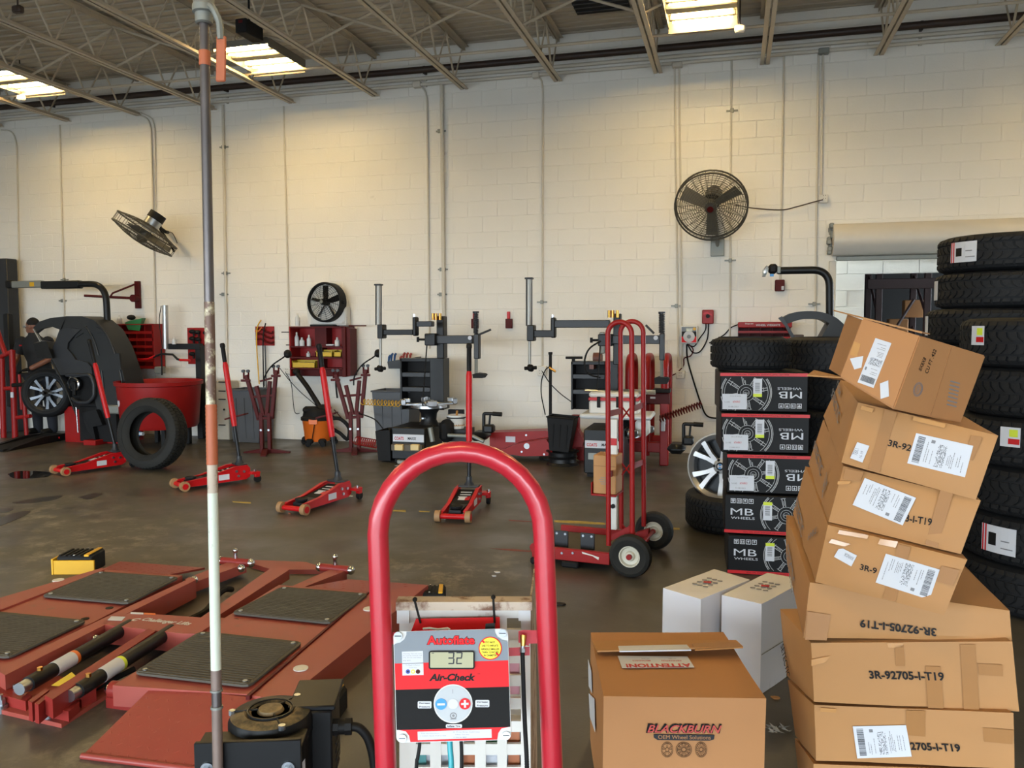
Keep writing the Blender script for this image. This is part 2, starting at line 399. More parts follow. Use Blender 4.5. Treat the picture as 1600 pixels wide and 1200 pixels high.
# ---- block wall with the roller-door opening on the right
DX0, DZ = W(1303, 480).x, W(1330, 406).z           # opening: from here to the right, up to here
wall = thing('wall_back', 'white painted concrete block wall at the back of the workshop', kind='structure', loc=(0, YW, 0))
mb = MB(); t = .2
mb.box(((XL+DX0)/2, YW-.001+t/2, 2.7), (DX0-XL, t, 5.4)); mb.box(((DX0+XR)/2, YW-.001+t/2, (DZ+5.4)/2), (XR-DX0, t, 5.4-DZ))
wpart('backing', mb, m_wall, wall)
bw, bh = .4064, .2032
xj = W(1098, 443).x; zj = int(W(1098, 443).z/bh)
def blk(w): 
    m = MB(); m.box((0, 0, 0), (w-.005, .02, bh-.005), b=.003); return m
bm = blk(bw).mesh('block', m_wall); blocks = []
for r in range(26):
    off = 0 if (r-zj) % 2 == 0 else bw/2
    for k in range(-34, 20):
        x0 = xj+off+k*bw; z = (r+.5)*bh; x = x0+bw/2
        if x < XL or x > XR-.2: continue
        if x+bw/2 > DX0 and z < DZ+.05:
            continue
        blocks.append((x, z))
def inview(x, z):
    p = V((x, YW, z)); d = dep(p); u = 800+FPX*((p-EYE).dot(RGT))/d; v = 600-FPX*((p-EYE).dot(UPV))/d
    return -20 < u < 1620 and 55 < v
blocks.sort(key=lambda b: (not inview(*b), (V((b[0], YW, b[1]))-EYE).length))
for x, z in blocks[:300]: share('block', bm, wall, (x, .006, z))
mb = MB()
for x, z in blocks[300:]: mb.box((x, .006, z), (bw-.006, .02, bh-.006), b=.004 if inview(x, z) else 0)
for r in range(int(DZ/bh)+1): mb.box((DX0-bw*.24, .006, (r+.5)*bh), (bw*.48-.006, .02, bh-.006))
part('block_courses', mb, m_wall, wall, kind='stuff')
# wall seen through the opening, set back, with a dark store-room doorway
IX = W(1350, 480, YW+.45).x; IZ = W(1400, 426, YW+.45).z
inner = thing('wall_store', 'unlit grey block wall set back behind the roller door', kind='structure', loc=(DX0, YW+.45, 0))
mb = MB(); mb.box(((DX0-.3+IX)/2, YW+.56, 1.7), (IX-DX0+.3, .2, 3.4)); mb.box(((IX+XR)/2, YW+.56, (IZ+3.4)/2), (XR-IX, .2, 3.4-IZ))
wpart('backing', mb, m_wall, inner)
ib = blk(bw).mesh('block', m_wall)
for r in range(17):
    for k in range(-2, 14):
        x = IX-.2032+k*bw+(bw/2 if r % 2 else 0); z = (r+.5)*bh
        if (x+bw/2 > IX+.01 and z < IZ) or x > XR-.3: continue
        share('block', ib, inner, (x-DX0, -.0, z))
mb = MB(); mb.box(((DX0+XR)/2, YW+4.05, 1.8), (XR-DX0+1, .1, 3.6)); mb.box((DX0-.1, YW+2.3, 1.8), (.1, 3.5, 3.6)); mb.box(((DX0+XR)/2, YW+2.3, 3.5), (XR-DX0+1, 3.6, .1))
one('wall_storeroom', 'back wall of the unlit store room, shade painted in as near-black', None, mb, mat('store_painted_shade', '#100f0e', .9), kind='structure')  # near-black colour stands in for the shade of the unlit room
def sidewall(nm, x, y0, y1, lab):
    mb = MB(); mb.box((x, (y0+y1)/2, 2.7), (.2, y1-y0, 5.4)); one(nm, lab, None, mb, m_wall, kind='structure')
sidewall('wall_left', XL-.1, YR, YW+.2, 'white painted side wall, far left'); sidewall('wall_right', XR+.1, YR, YW+.2, 'white painted side wall on the right')
rear = thing('wall_front', 'wall with open bay doors behind the viewpoint', kind='structure', loc=(0, YR, 0))
mb = MB(); ed = [XL]+[q for ab in BAYS for q in ab]+[XR]
for a, b in zip(ed[::2], ed[1::2]): mb.box(((a+b)/2, YR-.1, 2.7), (b-a, .2, 5.4))
for a, b in BAYS: mb.box(((a+b)/2, YR-.1, (BAYH+5.4)/2), (b-a, .2, 5.4-BAYH))
wpart('masonry', mb, m_wall, rear)

# ---- bar joists
jx = [-9.749+1.257*k for k in range(-3, 13)]
JY0, JZB, JZT = -4.0, 4.69, ZD-.02
def bar(a, b, r=.011, n=6): m = MB(); m.cyl(a, b, r, n=n); return m
chm = MB()
for s in (-1, 1):
    chm.box((s*.032, (JY0+YW)/2, JZB+.022), (.045, YW-JY0-.02, .006)); chm.box((s*.012, (JY0+YW)/2, JZB+.045), (.005, YW-JY0-.02, .05))
tcm = MB()
for s in (-1, 1):
    tcm.box((s*.037, (JY0+YW)/2, JZT), (.055, YW-JY0-.02, .006)); tcm.box((s*.012, (JY0+YW)/2, JZT-.026), (.005, YW-JY0-.02, .05))
chme = chm.mesh('bottom_chord', m_steelpaint); tcme = tcm.mesh('top_chord', m_steelpaint)
pit = .62; h = JZT-.04-JZB-.03
w1 = bar((0, 0, 0), (0, pit/2, h)).mesh('web_bar', m_steelpaint); w2 = bar((0, 0, h), (0, pit/2, 0), .013).mesh('web_bar', m_steelpaint)
br = bar((0, 0, JZB+.05), (1.257, 0, JZT-.05), .016, 4).mesh('bridging_bar', m_steelpaint); br2 = bar((0, 0, JZT-.05), (1.257, 0, JZB+.05), .016, 4).mesh('bridging_bar', m_steelpaint)
for i, x in enumerate(jx):
    vis = -10.9 < x < 3.0
    t = thing('ceiling_joist', 'tan steel bar joist under the roof deck, %s' % ['out to the left', 'far left end'][i > 1] if i < 3 else 'tan open-web steel bar joist number %d counted from the left of the roof' % (i-2), kind='structure', loc=(x, 0, 0))
    share('bottom_chord', chme, t); share('top_chord', tcme, t)
    y = YW-.1
    for k in range(int((YW-3.4)/pit) if vis else 3):
        share('web_bar', w1, t, (0, y-(k+.5)*pit-pit/2+pit/2-.0, JZB+.03)); share('web_bar', w2, t, (0, y-(k+.5)*pit-pit/2, JZB+.03))
    if vis and i < len(jx)-1:
        for yy in (8.6, 6.3): share('bridging_bar', br, t, (0, yy, 0)); share('bridging_bar', br2, t, (0, yy-.03, 0))

# ---- pipes along the top of the wall
def run(name, label, cat, z, off, r, m, x0=XL, x1=XR, grp=None):
    mb = MB(); mb.cyl((x0, YW-off, z), (x1, YW-off, z), r, n=10)
    for x in range(int(x0)+1, int(x1), 3):
        if off < .5: mb.box((x, YW-off/2, z), (.03, off, r*2.3))
        else: mb.cyl((x+.3, YW-off, z), (x+.3, YW-off, ZD), .005, n=5)
    one(name, label, cat, mb, m, grp)
run('gas_pipe', 'dark brown pipe along the top of the back wall', 'pipe', 4.985, .09, .042, m_pipe_dark)
run('ceiling_conduit', 'upper of two painted conduits under the dark brown pipe', 'conduit', 4.885, .05, .024, m_conduit)
run('ceiling_conduit', 'lower of two painted conduits under the dark brown pipe', 'conduit', 4.805, .05, .022, m_conduit)
run('sprinkler_pipe', 'thin tan pipe hung above the dark brown pipe near the ceiling', 'pipe', 4.78, 1.15, .017, m_steelpaint)

# ---- vertical conduits on the wall
CL = MB()
def conduit(label, pts, r=.012, off=.022, clamps=(), w=.085):
    P = [W(x, y, YW-off) for x, y in pts]
    t = thing('wall_conduit', label, 'conduit', (P[-1].x, P[-1].y, P[-1].z))
    mb = MB(); mb.tube(fillet(P, .12, 5), r, 8); wpart('tube', mb, m_conduit, t)
    for x, y in clamps:
        p = W(x, y, YW-.012); mb = MB(); mb.box(p, (w*1.6, .02, .02)); mb.box(p+V((0, -.012, 0)), (r*3.2, .03, .05), b=.004); wpart('clamp', mb, m_gal, t)
conduit('white conduit bending down at the far left end of the wall', [(2, 203), (20, 205), (26, 225), (34, 660)])
conduit('white conduit left of the man, straight down from the ceiling', [(93, 195), (104, 640)], clamps=[(101, 437), (98, 470)])
conduit('bent conduit above the tilted wall fan', [(215, 178), (232, 186), (236, 200), (246, 640)])
conduit('second conduit running beside the bent one above the tilted wall fan', [(220, 176), (238, 184), (242, 200), (243, 340)], r=.009)
conduit('thick conduit just behind the foreground air pipe', [(348, 164), (356, 675)], r=.018, off=.03, clamps=[(350, 230), (353, 427), (350, 460)])
conduit('thin conduit left of the small round fan', [(443, 166), (453, 575)])
conduit('conduit with a kink at the top, left of the broad pipe', [(652, 131), (664, 140), (667, 155), (671, 545)])
conduit('broad painted pipe behind the left tyre changer', [(690, 132), (694, 560)], r=.026, off=.035, clamps=[(689, 205), (692, 421), (691, 460)])
conduit('conduit bending out of the ceiling run, right of the middle of the wall', [(838, 119), (846, 124), (848, 140), (847, 572)], clamps=[(847, 472)])
conduit('left pipe of the pair passing behind the large round fan', [(1054, 102), (1060, 575)], clamps=[(1057, 478)])
conduit('right pipe of the pair passing behind the large round fan', [(1061, 102), (1066, 575)])
conduit('conduit immediately right of the large round fan', [(1143, 95), (1140, 545)], clamps=[(1144, 173), (1141, 407)])
conduit('conduit running down to the small dark red alarm box', [(1225, 86), (1219, 437)])
conduit('left of the two conduits under the grey junction box on the right', [(1279, 82), (1273, 560)], clamps=[(1272, 475)])
conduit('right of the two conduits under the grey junction box, ending at an outlet', [(1286, 82), (1283, 305)])
def wbox(name, label, cat, x0, y0, x1, y1, d, m, extra=None, b=.008):
    p0 = W((x0+x1)/2, y1); t = thing(name, label, cat, (p0.x, YW, p0.z))
    mb = MB(); mb.rect(x0, y0, x1, y1, YW-d, d-.004, b); wpart('casing', mb, m, t)
    if extra: extra(t, YW-d)
    return t
wbox('junction_box', 'grey junction box under the ceiling pipes on the right', 'junction box', 1279, 74, 1296, 83, .09, m_gal)
wbox('junction_box', 'painted junction box above the large round fan', 'junction box', 1050, 96, 1066, 104, .09, m_conduit)
wbox('junction_box', 'painted junction box left of the broad pipe under the ceiling', 'junction box', 644, 126, 656, 136, .09, m_conduit)
wbox('junction_box', 'painted junction box right of the middle of the wall', 'junction box', 831, 112, 842, 121, .09, m_conduit)
def outl(t, Y):
    mb = MB()
    for dx, dz in ((-.012, .018), (.012, .018), (-.012, -.018), (.012, -.018)): mb.box((t.location.x+dx, Y-.001, t.location.z+.06+dz), (.005, .004, .012))
    wpart('socket', mb, m_ink, t)
wbox('power_outlet', 'white outlet with the fan cord plugged in, right of the large round fan', 'outlet', 1280, 304, 1294, 317, .06, m_dirtywhite, outl)
wbox('power_outlet', 'white outlet box low on the wall below the control box', 'outlet', 1056, 580, 1070, 592, .06, m_dirtywhite, outl)
wbox('power_outlet', 'white outlet at the foot of the conduit behind the black pedestal', 'outlet', 840, 572, 853, 588, .06, m_dirtywhite, outl)
wbox('power_outlet', 'pale outlet with wires above the orange vacuum', 'outlet', 446, 577, 456, 585, .06, m_dirtywhite, outl)
def alarm(t, Y):
    mb = MB(); mb.rect(1221, 447, 1225, 453, Y-.012, .012, .003); wpart('lens', mb, m_paper, t)
wbox('alarm_box', 'small dark red fire alarm box below the black balancer arm', 'alarm', 1211, 437, 1226, 455, .07, m_dred, alarm)

# ---- roller door above the opening
rd = thing('door_1', 'grey roller shutter door rolled up above the opening on the right', kind='structure', loc=(DX0, YW, 0))
a = W(1297, 408, YW-.05); tp = W(1297, 351, YW-.05); r = (tp.z-a.z-.05)/2; zc = a.z+.05+r; x1 = XR-.1
prof = [(-.02, r), (-.10, r), (-.18, r*.93), (-.26, r*.72), (-.315, r*.4), (-.335, 0), (-.32, -r*.4), (-.27, -r*.75), (-.2, -r*.95), (-.14, -r)]
mb = MB(); pts = [V((DX0-.05, YW+p, zc+q)) for p, q in prof]; mb.prism(list(reversed(pts)), (x1-DX0+.05, 0, 0)); wpart('shutter_hood', mb, mat('hood_paint', '#cfc9bd', .4, var=.05), rd)
mb = MB(); mb.box(((DX0+x1)/2, YW-.12, a.z+.02), (x1-DX0, .06, .05), b=.006); wpart('bottom_bar', mb, m_gal, rd)
mb = MB(); mb.box((DX0-.03, YW-.03, a.z/2), (.08, .06, a.z), b=.006); wpart('guide_rail', mb, m_conduit, rd)
mb = MB(); random.seed(3)
for k in range(9): mb.box((DX0-.07+random.uniform(-.02, .02), YW-.06-random.uniform(0, .12), zc-r+.05+k*r*.2), (.05, .08, .06), M=None, b=.01)
wpart('chain_gear', mb, m_gal, rd)

# ---- pallet rack in the dark store room
rk = thing('pallet_rack', 'red pallet rack darkened by colour in the unlit store room behind the roller door', 'rack', W(1375, 600, YW+1.3)*1)
rk.location.z = 0; WM[rk] = Matrix.Translation(rk.location); zt = W(1370, 438, YW+1.2).z
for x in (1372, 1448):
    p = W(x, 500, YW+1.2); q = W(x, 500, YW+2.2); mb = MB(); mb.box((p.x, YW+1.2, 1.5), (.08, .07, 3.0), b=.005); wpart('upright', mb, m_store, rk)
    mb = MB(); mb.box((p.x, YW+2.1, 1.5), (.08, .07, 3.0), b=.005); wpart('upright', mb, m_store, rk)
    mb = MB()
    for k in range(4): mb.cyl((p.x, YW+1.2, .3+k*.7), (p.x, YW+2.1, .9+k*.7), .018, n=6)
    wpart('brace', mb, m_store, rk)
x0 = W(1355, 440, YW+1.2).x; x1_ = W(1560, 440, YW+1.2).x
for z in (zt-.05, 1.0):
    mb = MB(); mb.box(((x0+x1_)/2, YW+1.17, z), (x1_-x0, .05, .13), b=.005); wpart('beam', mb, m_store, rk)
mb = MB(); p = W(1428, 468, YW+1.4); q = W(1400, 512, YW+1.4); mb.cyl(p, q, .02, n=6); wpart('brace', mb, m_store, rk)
for k, (x, y, c) in enumerate(((1402, 500, m_cardin), (1432, 470, m_cardin))):  # darker card colour stands in for the dim store room
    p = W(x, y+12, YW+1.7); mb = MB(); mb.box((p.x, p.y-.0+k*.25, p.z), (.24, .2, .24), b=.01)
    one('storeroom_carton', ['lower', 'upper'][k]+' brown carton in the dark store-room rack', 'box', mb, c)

# ---- fluorescent lights (4 tubes under a white reflector)
m_lamp = mat('lamp_tube', '#fff0cf', .5, emit=('#ffcf8a', LAMP)) if 'LAMP' in globals() else mat('lamp_tube', '#fff0cf', .5, emit=('#ffda92', 75))
def lightfix(x, y, z, label):
    t = thing('ceiling_light', label, 'light', (x, y, z))
    mb = MB(); hw, hl = .36, .42
    mb.box((0, 0, .08), (2*hw, 2*hl, .02))
    for s in (-1, 1): mb.box((s*hw, 0, .04), (.012, 2*hl, .10))
    mb.box((0, hl, .015), (2*hw, .012, .15)); mb.box((0, -hl, .055), (2*hw, .012, .07))
    mb.box((0, 0, .05), (2*hw, .14, .06), b=.01)
    for yy in (-.25, .25): mb.box((0, yy, .042), (2*hw-.04, .04, .06), b=.01)
    part('reflector', mb, mat('reflector_grey', '#6e6a61', .5, var=.03), t)
    for k in (-1, 1): mb = MB(); mb.box((k*.2, 0, .13), (.03, .5, .1)); part('bracket', mb, m_steelpaint, t)
    tm = MB(); tm.cyl((-.31, 0, 0), (.31, 0, 0), .019, n=8); me = tm.mesh('tube', m_lamp)
    for yy in (-.33, -.17, .17, .33): share('tube', me, t, (0, yy, .035))
    return t
L0 = lightfix(-5.52, 9.0, 4.8, 'four-tube fluorescent light lit left of the ceiling centre, beside a black box')
for x, y, l in ((-.37, 8.85, 'four-tube fluorescent light lit at the top right, above the large round fan'), (-9.1, 9.0, 'four-tube fluorescent light lit at the far left edge of the ceiling'),
                (-7.2, 4.6, 'left end of the middle row'), (-3.0, 4.6, 'middle of the middle row'), (1.6, 4.6, 'right end of the middle row'), (-5.2, .0, 'left in the front row'), (-.5, .0, 'right in the front row'), (4.3, 8.85, 'right end of the back row')):
    dup(L0, TM((x, y, 4.8)), l if l.startswith('four') else 'added four-tube fluorescent light out of view, '+l)  # the out-of-view fixtures are added for general illumination
# heater-like black box and small fittings among the joists
p = F(390, 58, 4.8); mb = MB(); mb.box((0, 0, .07), (.14, .34, .15), b=.01)
t = thing('speaker_box', 'black box hung from a joist beside the left ceiling light', 'box', p); part('casing', mb, m_blackm, t); mb = MB(); mb.cyl((0, 0, .14), (0, 0, .42), .012); part('hanger', mb, m_black, t)
mb = MB(); mb.box((0, -.171, .11), (.05, .006, .03)); part('indicator', mb, m_dred, t)
for x, y, l, m in ((1156, 45, 'small white sensor on a rod right of the right ceiling light', m_white), (33, 153, 'small white sensor on a rod under the far left ceiling light', m_white), (28, 15, 'small dark junction box on the ceiling at the upper left', m_pipe_dark)):
    p = F(x, y, 4.72); t = thing('ceiling_sensor', l, 'sensor', p)
    mb = MB(); mb.box((0, 0, 0), (.11, .07, .07), b=.015); part('casing', mb, m, t)
    mb = MB(); mb.cyl((0, 0, .03), (0, 0, .5), .008); part('stem', mb, m_pipe_dark, t)
# ============================================================ AIR CHECK STATION (front centre)
def along(a, b, z): t = (z-a.z)/(b.z-a.z); return a+(b-a)*t
DH = 1.52
st = thing('air_station', 'red hoop stand carrying the tyre inflator panel and a white lattice basket', 'stand', D(728, 1200, DH))
st.location.z = 0; WM[st] = Matrix.Translation(st.location)
rH = 16.5*DH/FPX
lb, lt_ = D(603, 1200, DH), D(590.5, 835, DH); rb_, rt_ = D(863, 1200, DH), D(849.5, 835, DH)
arc = [D(720-129.5*math.cos(math.pi*k/16), 835-129.5*math.sin(math.pi*k/16), DH) for k in range(17)]
pts = [along(lt_, lb, .03)]+[lt_+(lb-lt_)*.3]+arc+[rt_+(rb_-rt_)*.3]+[along(rt_, rb_, .03)]
mb = MB(); mb.tube(pts, rH, 20); wpart('hoop_handle', mb, m_hoop, st)
mb = MB(); c = (pts[0]+pts[-1])/2; mb.box((c.x, c.y, .015), (.55, .5, .03), M=Matrix.Translation(V((c.x, c.y, 0))) @ Matrix.Rotation(_y, 4, 'Z') @ Matrix.Translation(V((-c.x, -c.y, 0))), b=.01); wpart('base_plate', mb, m_red, st)
# lattice basket behind the gauge
mb = MB(); DL = 1.60
def LP(x, y, d=0): return D(x, y, DL)+V((FWD.x, FWD.y, 0)).normalized()*d
x0, x1, y0, y1 = 624, 829, 945, 1400
def lat(xa, ya, xb, yb, d0=0, d1=.012, m=None):
    mb.hexa([LP(xa, yb, d0), LP(xb, yb, d0), LP(xb, yb, d1), LP(xa, yb, d1), LP(xa, ya, d0), LP(xb, ya, d0), LP(xb, ya, d1), LP(xa, ya, d1)])
cols = [(x0, 650), (672, 689), (706, 724), (742, 759), (777, 792), (814, x1)]
rows = [(y0, 966)]+[(986+35.8*k-2, 1001+35.8*k) for k in range(12)]
for a, b in cols: lat(a, y0, b, y1, 0, .010)
for a, b in rows: lat(x0+.5, a, x1-.5, b, .001, .009)
wpart('lattice_front', mb, m_dirtywhite, st)
mb = MB(); lat(620, 937, 831, 950, -.014, .02); wpart('top_rail', mb, m_rust, st, label='rust-stained top rail')
mb = MB(); lat(621, 946, 640, 972, -.008, .001); wpart('corner_gusset', mb, m_white, st)
mb = MB(); lat(810, 944, 829, 968, -.008, .001); wpart('corner_gusset', mb, m_white, st)
mb = MB(); a0 = LP(829, 950, .01); 
mb.hexa([LP(827, y1, .01), LP(830, y1, .01), LP(848, y1, .3), LP(845, y1, .3), LP(826, 950, .01), LP(829, 950, .01), LP(843, 960, .3), LP(840, 960, .3)]); wpart('side_panel', mb, m_rust, st)
mb = MB(); lat(622, 1085, 840, y1, .28, .29); wpart('back_panel', mb, m_dirtywhite, st)
mb = MB(); lat(640, 1155, 815, 1400, .03, .10); wpart('paper_stack', mb, m_paper, st, label='white papers inside the basket')
for xa, ya, xb, yb, m in ((757, 1140, 780, 1180, m_green), (793, 1020, 812, 1092, mat('pink_card', '#d99aa5', .6)), (650, 1120, 664, 1290, mat('teal_card', '#4f8f90', .6)), (722, 1180, 745, 1300, mat('copper_card', '#b06a45', .4)), (757, 1185, 780, 1300, m_paper), (794, 1150, 812, 1300, mat('copper_card', '#b06a45', .4))):
    mb = MB(); lat(xa, ya, xb, yb, .02, .026); wpart('leaflet', mb, m, st)
# the inflator: pixel grid of the close-up crop (4.284 per pixel)
K = 4.284
DG = 1.43
gc = [D(570+x/K, 920+y/K, d) for x, y, d in ((190, 285, DG+.055), (960, 262, DG+.055), (978, 1010, DG), (215, 1030, DG))]
GN = (gc[1]-gc[3]).cross(gc[0]-gc[2]).normalized()
if GN.dot(EYE-gc[0]) < 0: GN = -GN
gcen = sum(gc, V())/4
def G(x, y, off=0): p = PL(570+x/K, 920+y/K, gcen, GN); return p+GN*off
def GP(mb, poly, o0, o1):
    a = [G(x, y, o0) for x, y in poly]
    n = (a[1]-a[0]).cross(a[2]-a[1]); area = sum(((a[i]-a[0]).cross(a[(i+1) % len(a)]-a[0]) for i in range(1, len(a)-1)), V()).dot(GN)
    if area < 0: a.reverse()
    return mb.prism(a, GN*(o1-o0))
def rrect(x0, y0, x1, y1, r, n=4, sk=0):
    out = []
    for cx, cy, a0 in ((x1-r, y0+r, -90), (x1-r, y1-r, 0), (x0+r, y1-r, 90), (x0+r, y0+r, 180)):
        for k in range(n+1): a = R(a0+90*k/n); out.append((cx+r*math.cos(a)+sk*(cy-y0), cy+r*math.sin(a)))
    return out
def circ(cx, cy, r, n=28): return [(cx+r*math.cos(2*math.pi*k/n), cy+r*math.sin(2*math.pi*k/n)) for k in range(n)]
def GT(mb, t, x0, y1, x1, y0, off, **kw):      # text filling the crop box x0..x1, y0(top)..y1(bottom)
    o = G(x0, y1); mb.text(t, o, G(x1, y1+(x1-x0)*-.006)-o, G(x0, y0)-o, (G(x1, y1)-o).length, (G(x0, y0)-o).length, lift=off, **kw)
sk = .03
gb = thing('air_gauge', 'grey, red and black digital tyre inflator panel reading 32', 'gauge', gcen-GN*.05)
mb = MB(); GP(mb, [(x+ (y-285)*sk, y-(x-190)*.028) for x, y in rrect(190, 287, 958, 1032, 38, 6)], -.06, 0); wpart('enclosure', mb, m_white, gb)
def sh(poly): return [(x+(y-285)*sk, y-(x-190)*.028) for x, y in poly]
def arcp(cx, cy, r, a0, a1, n=6): return [(cx+r*math.cos(R(a0+(a1-a0)*k/n)), cy+r*math.sin(R(a0+(a1-a0)*k/n))) for k in range(n+1)]
# rectangle coordinates of the face before skew
X0, X1, Y0, Y1 = 194, 954, 290, 1028
mb = MB(); GP(mb, sh([(X0, 500), (X0, 378)]+arcp(X0+32, 350, 30, 100, 0)[0:0]+[(X0+8, 368), (X0+40, 362), (X0+70, 340), (X0+84, 310), (X0+86, Y0), (X1-86, Y0), (X1-84, 310), (X1-70, 340), (X1-40, 362), (X1-8, 368), (X1, 378), (X1, 500)]), 0, .0016); wpart('face_grey', mb, m_grey, gb)
mb = MB(); GP(mb, sh([(X0, 500), (X1, 500), (X1, 676), (X0, 676)]), 0, .0016); wpart('face_red', mb, m_gred, gb)
mb = MB(); GP(mb, sh([(X0, 676), (X1, 676), (X1, 945), (X0, 945)]), 0, .0016); wpart('face_black', mb, m_blackm, gb)
mb = MB(); GP(mb, sh([(X0+10, 945), (X1-10, 945), (X1-60, 955), (X1-82, 985), (X1-90, Y1), (X0+90, Y1), (X0+82, 985), (X0+60, 955)]), 0, .0014); wpart('face_red', mb, m_gred, gb)
for x, y in ((225, 317), (922, 298), (947, 982), (253, 1000)):
    mb = MB(); GP(mb, circ(x, y, 27, 20), .0008, .005); q = wpart('screw', mb, m_zinc, gb)
    mb = MB(); GP(mb, [(x-22, y-3), (x+22, y-3), (x+22, y+3), (x-22, y+3)], .005, .0052); wpart('slot', mb, m_ink, q)
mb = MB(); GP(mb, rrect(430, 416, 736, 538, 14, 4), .0016, .006); lcd = wpart('display', mb, m_ink, gb)
mb = MB(); GP(mb, rrect(440, 424, 727, 528, 6, 3), .006, .0066); wpart('screen', mb, mat('lcd_green', '#a6a586', .25), lcd)
mb = MB()
def seg(x, y, w, h): GP(mb, [(x+(1-yy)*h*.08+xx*w, y+yy*h) for xx, yy in ((0, 0), (1, 0), (1, 1), (0, 1))], .0066, .0069)
for cx, on in ((558, 'abgcd'), (612, 'abged')):
    w, h = 42, 82; t = 9
    for s in on:
        if s == 'a': seg(cx+3, 422, w-6, t)
        if s == 'g': seg(cx+3, 422+h/2-t/2, w-6, t)
        if s == 'd': seg(cx+3, 422+h-t, w-6, t)
        if s == 'b': seg(cx+w-t, 426, t, h/2-8)
        if s == 'c': seg(cx+w-t, 426+h/2, t, h/2-8)
        if s == 'e': seg(cx, 426+h/2, t, h/2-8)
seg(450, 428, 16, 4)
wpart('digits', mb, m_dgrey, lcd, label='dark digits 32')
mb = MB(); GT(mb, 'Autoflate', 413, 378, 740, 312, .0019, bold=.07); wpart('lettering', mb, m_ink, gb)
mb = MB(); GT(mb, 'Autoflate', 417, 375, 736, 315, .0023, bold=.035); wpart('lettering', mb, m_gred, gb)
mb = MB(); GT(mb, 'Air-Check', 430, 618, 742, 568, .0019, bold=.045, shear=.25); GT(mb, 'TM', 755, 572, 772, 566, .0019); wpart('lettering', mb, m_ink, gb)
mb = MB(); GP(mb, circ(840, 398, 78), .0016, .0024); wd_ = wpart('warning_disc', mb, m_gred, gb, label='yellow warning disc ringed in red')
mb = MB(); GP(mb, circ(840, 398, 71), .0024, .0027); wpart('disc_face', mb, mat('warning_yellow', '#f0dc28', .4, var=.02), wd_)
mb = MB(); GP(mb, [(782, 352), (792, 342), (806, 357), (796, 366)], .0027, .003); GP(mb, [(874, 432), (884, 424), (899, 440), (889, 448)], .0027, .003); wpart('slash', mb, m_gred, wd_)
mb = MB()
for t, x0, x1, y in (('DO NOT', 808, 872, 365), ('USE TO INFLATE', 785, 894, 388), ('HANDLE SMALLER', 780, 900, 410), ('THAN 12 INCHES', 784, 896, 431), ('IN DIAMETER', 798, 884, 452)): GT(mb, t, x0, y, x1, y-13, .0031, bold=.02)
wpart('lettering', mb, m_ink, wd_)
mb = MB(); GP(mb, [(249, 420), (390, 416), (394, 577), (253, 580)], .0016, .0022); stk = wpart('sticker', mb, m_paper, gb, label='white instruction sticker with three coloured buttons')
mb = MB(); GP(mb, [(251, 498), (392, 494), (392, 499), (251, 503)], .0022, .0024)
for t, x0, x1, y in (('Warning: This unit must', 257, 382, 440), ('be used by trained staff', 257, 384, 453), ('only. Do not over inflate', 257, 380, 466), ('any tyre.', 257, 310, 485), ('To Begin Inflation', 274, 370, 516), ('Press Any', 296, 348, 531)): GT(mb, t, x0, y, x1, y-9, .0024)
wpart('lettering', mb, m_inkgrey, stk)
for x, m in ((290, mat('button_blue', '#263d9c', .4)), (324, mat('button_yellow', '#d8d04a', .4)), (357, m_dred)):
    mb = MB(); GP(mb, circ(x, 554, 15, 16), .0022, .0026); q = wpart('printed_button', mb, m, stk); mb = MB(); GP(mb, circ(x, 554, 6, 12), .0026, .0028); wpart('dot', mb, m_ink if x != 324 else m_paper, q)
mb = MB(); GP(mb, circ(592, 769, 130, 40), .0016, .0026); dl = wpart('control_dial', mb, m_white, gb, label='light grey round keypad')
mb = MB(); GP(mb, circ(592, 769, 123, 40), .0026, .0032); wpart('dial_face', mb, mat('dial_grey', '#a9aeb3', .35, var=.02), dl)
mb = MB(); GP(mb, circ(512, 771, 38), .0032, .0046); b_ = wpart('minus_button', mb, m_blue, dl, label='blue minus button'); mb = MB(); GP(mb, [(487, 766), (538, 765), (538, 779), (487, 780)], .0046, .0048); wpart('minus_sign', mb, m_paper, b_)
mb = MB(); GP(mb, circ(671, 769, 38), .0032, .0046); b_ = wpart('plus_button', mb, m_gred, dl, label='red plus button'); mb = MB(); GP(mb, [(646, 763), (696, 761), (696, 775), (646, 777)], .0046, .0048); GP(mb, [(664, 744), (678, 744), (679, 794), (665, 794)], .0046, .0049); wpart('plus_sign', mb, m_paper, b_)
mb = MB(); GP(mb, circ(592, 770, 34), .0032, .0044); wpart('centre_button', mb, m_paper, dl)
mb = MB()
for k in range(24):
    a0, a1 = 2*math.pi*k/24, 2*math.pi*(k+1)/24
    GP(mb, [(594+24*math.cos(a0), 848+22*math.sin(a0)), (594+24*math.cos(a1), 848+22*math.sin(a1)), (594+17*math.cos(a1), 848+15*math.sin(a1)), (594+17*math.cos(a0), 848+15*math.sin(a0))], .0032, .0034)
GP(mb, circ(594, 848, 9, 12), .0032, .0034); GP(mb, [(588, 672), (591, 672), (592, 700), (589, 700)], .0032, .0034); GP(mb, [(574, 868), (614, 866), (614, 872), (574, 874)], .0032, .0034); wpart('tyre_icon', mb, m_inkgrey, dl)
for x0, y0, x1, y1, tt in ((355, 752, 447, 800, ('Decrease', 'Pressure')), (740, 744, 834, 792, ('Increase', 'Pressure')), (543, 906, 651, 931, ('Inflate Tire',))):
    mb = MB(); GP(mb, rrect(x0, y0, x1, y1, 8, 3), .0016, .0021); q = wpart('printed_label', mb, m_paper, gb)
    mb = MB(); hh = (y1-y0)/len(tt)
    for i, t in enumerate(tt): GT(mb, t, x0+11, y0+hh*(i+1)-hh*.22, x1-11, y0+hh*i+hh*.26, .0023, bold=.02)
    wpart('lettering', mb, m_ink, q)
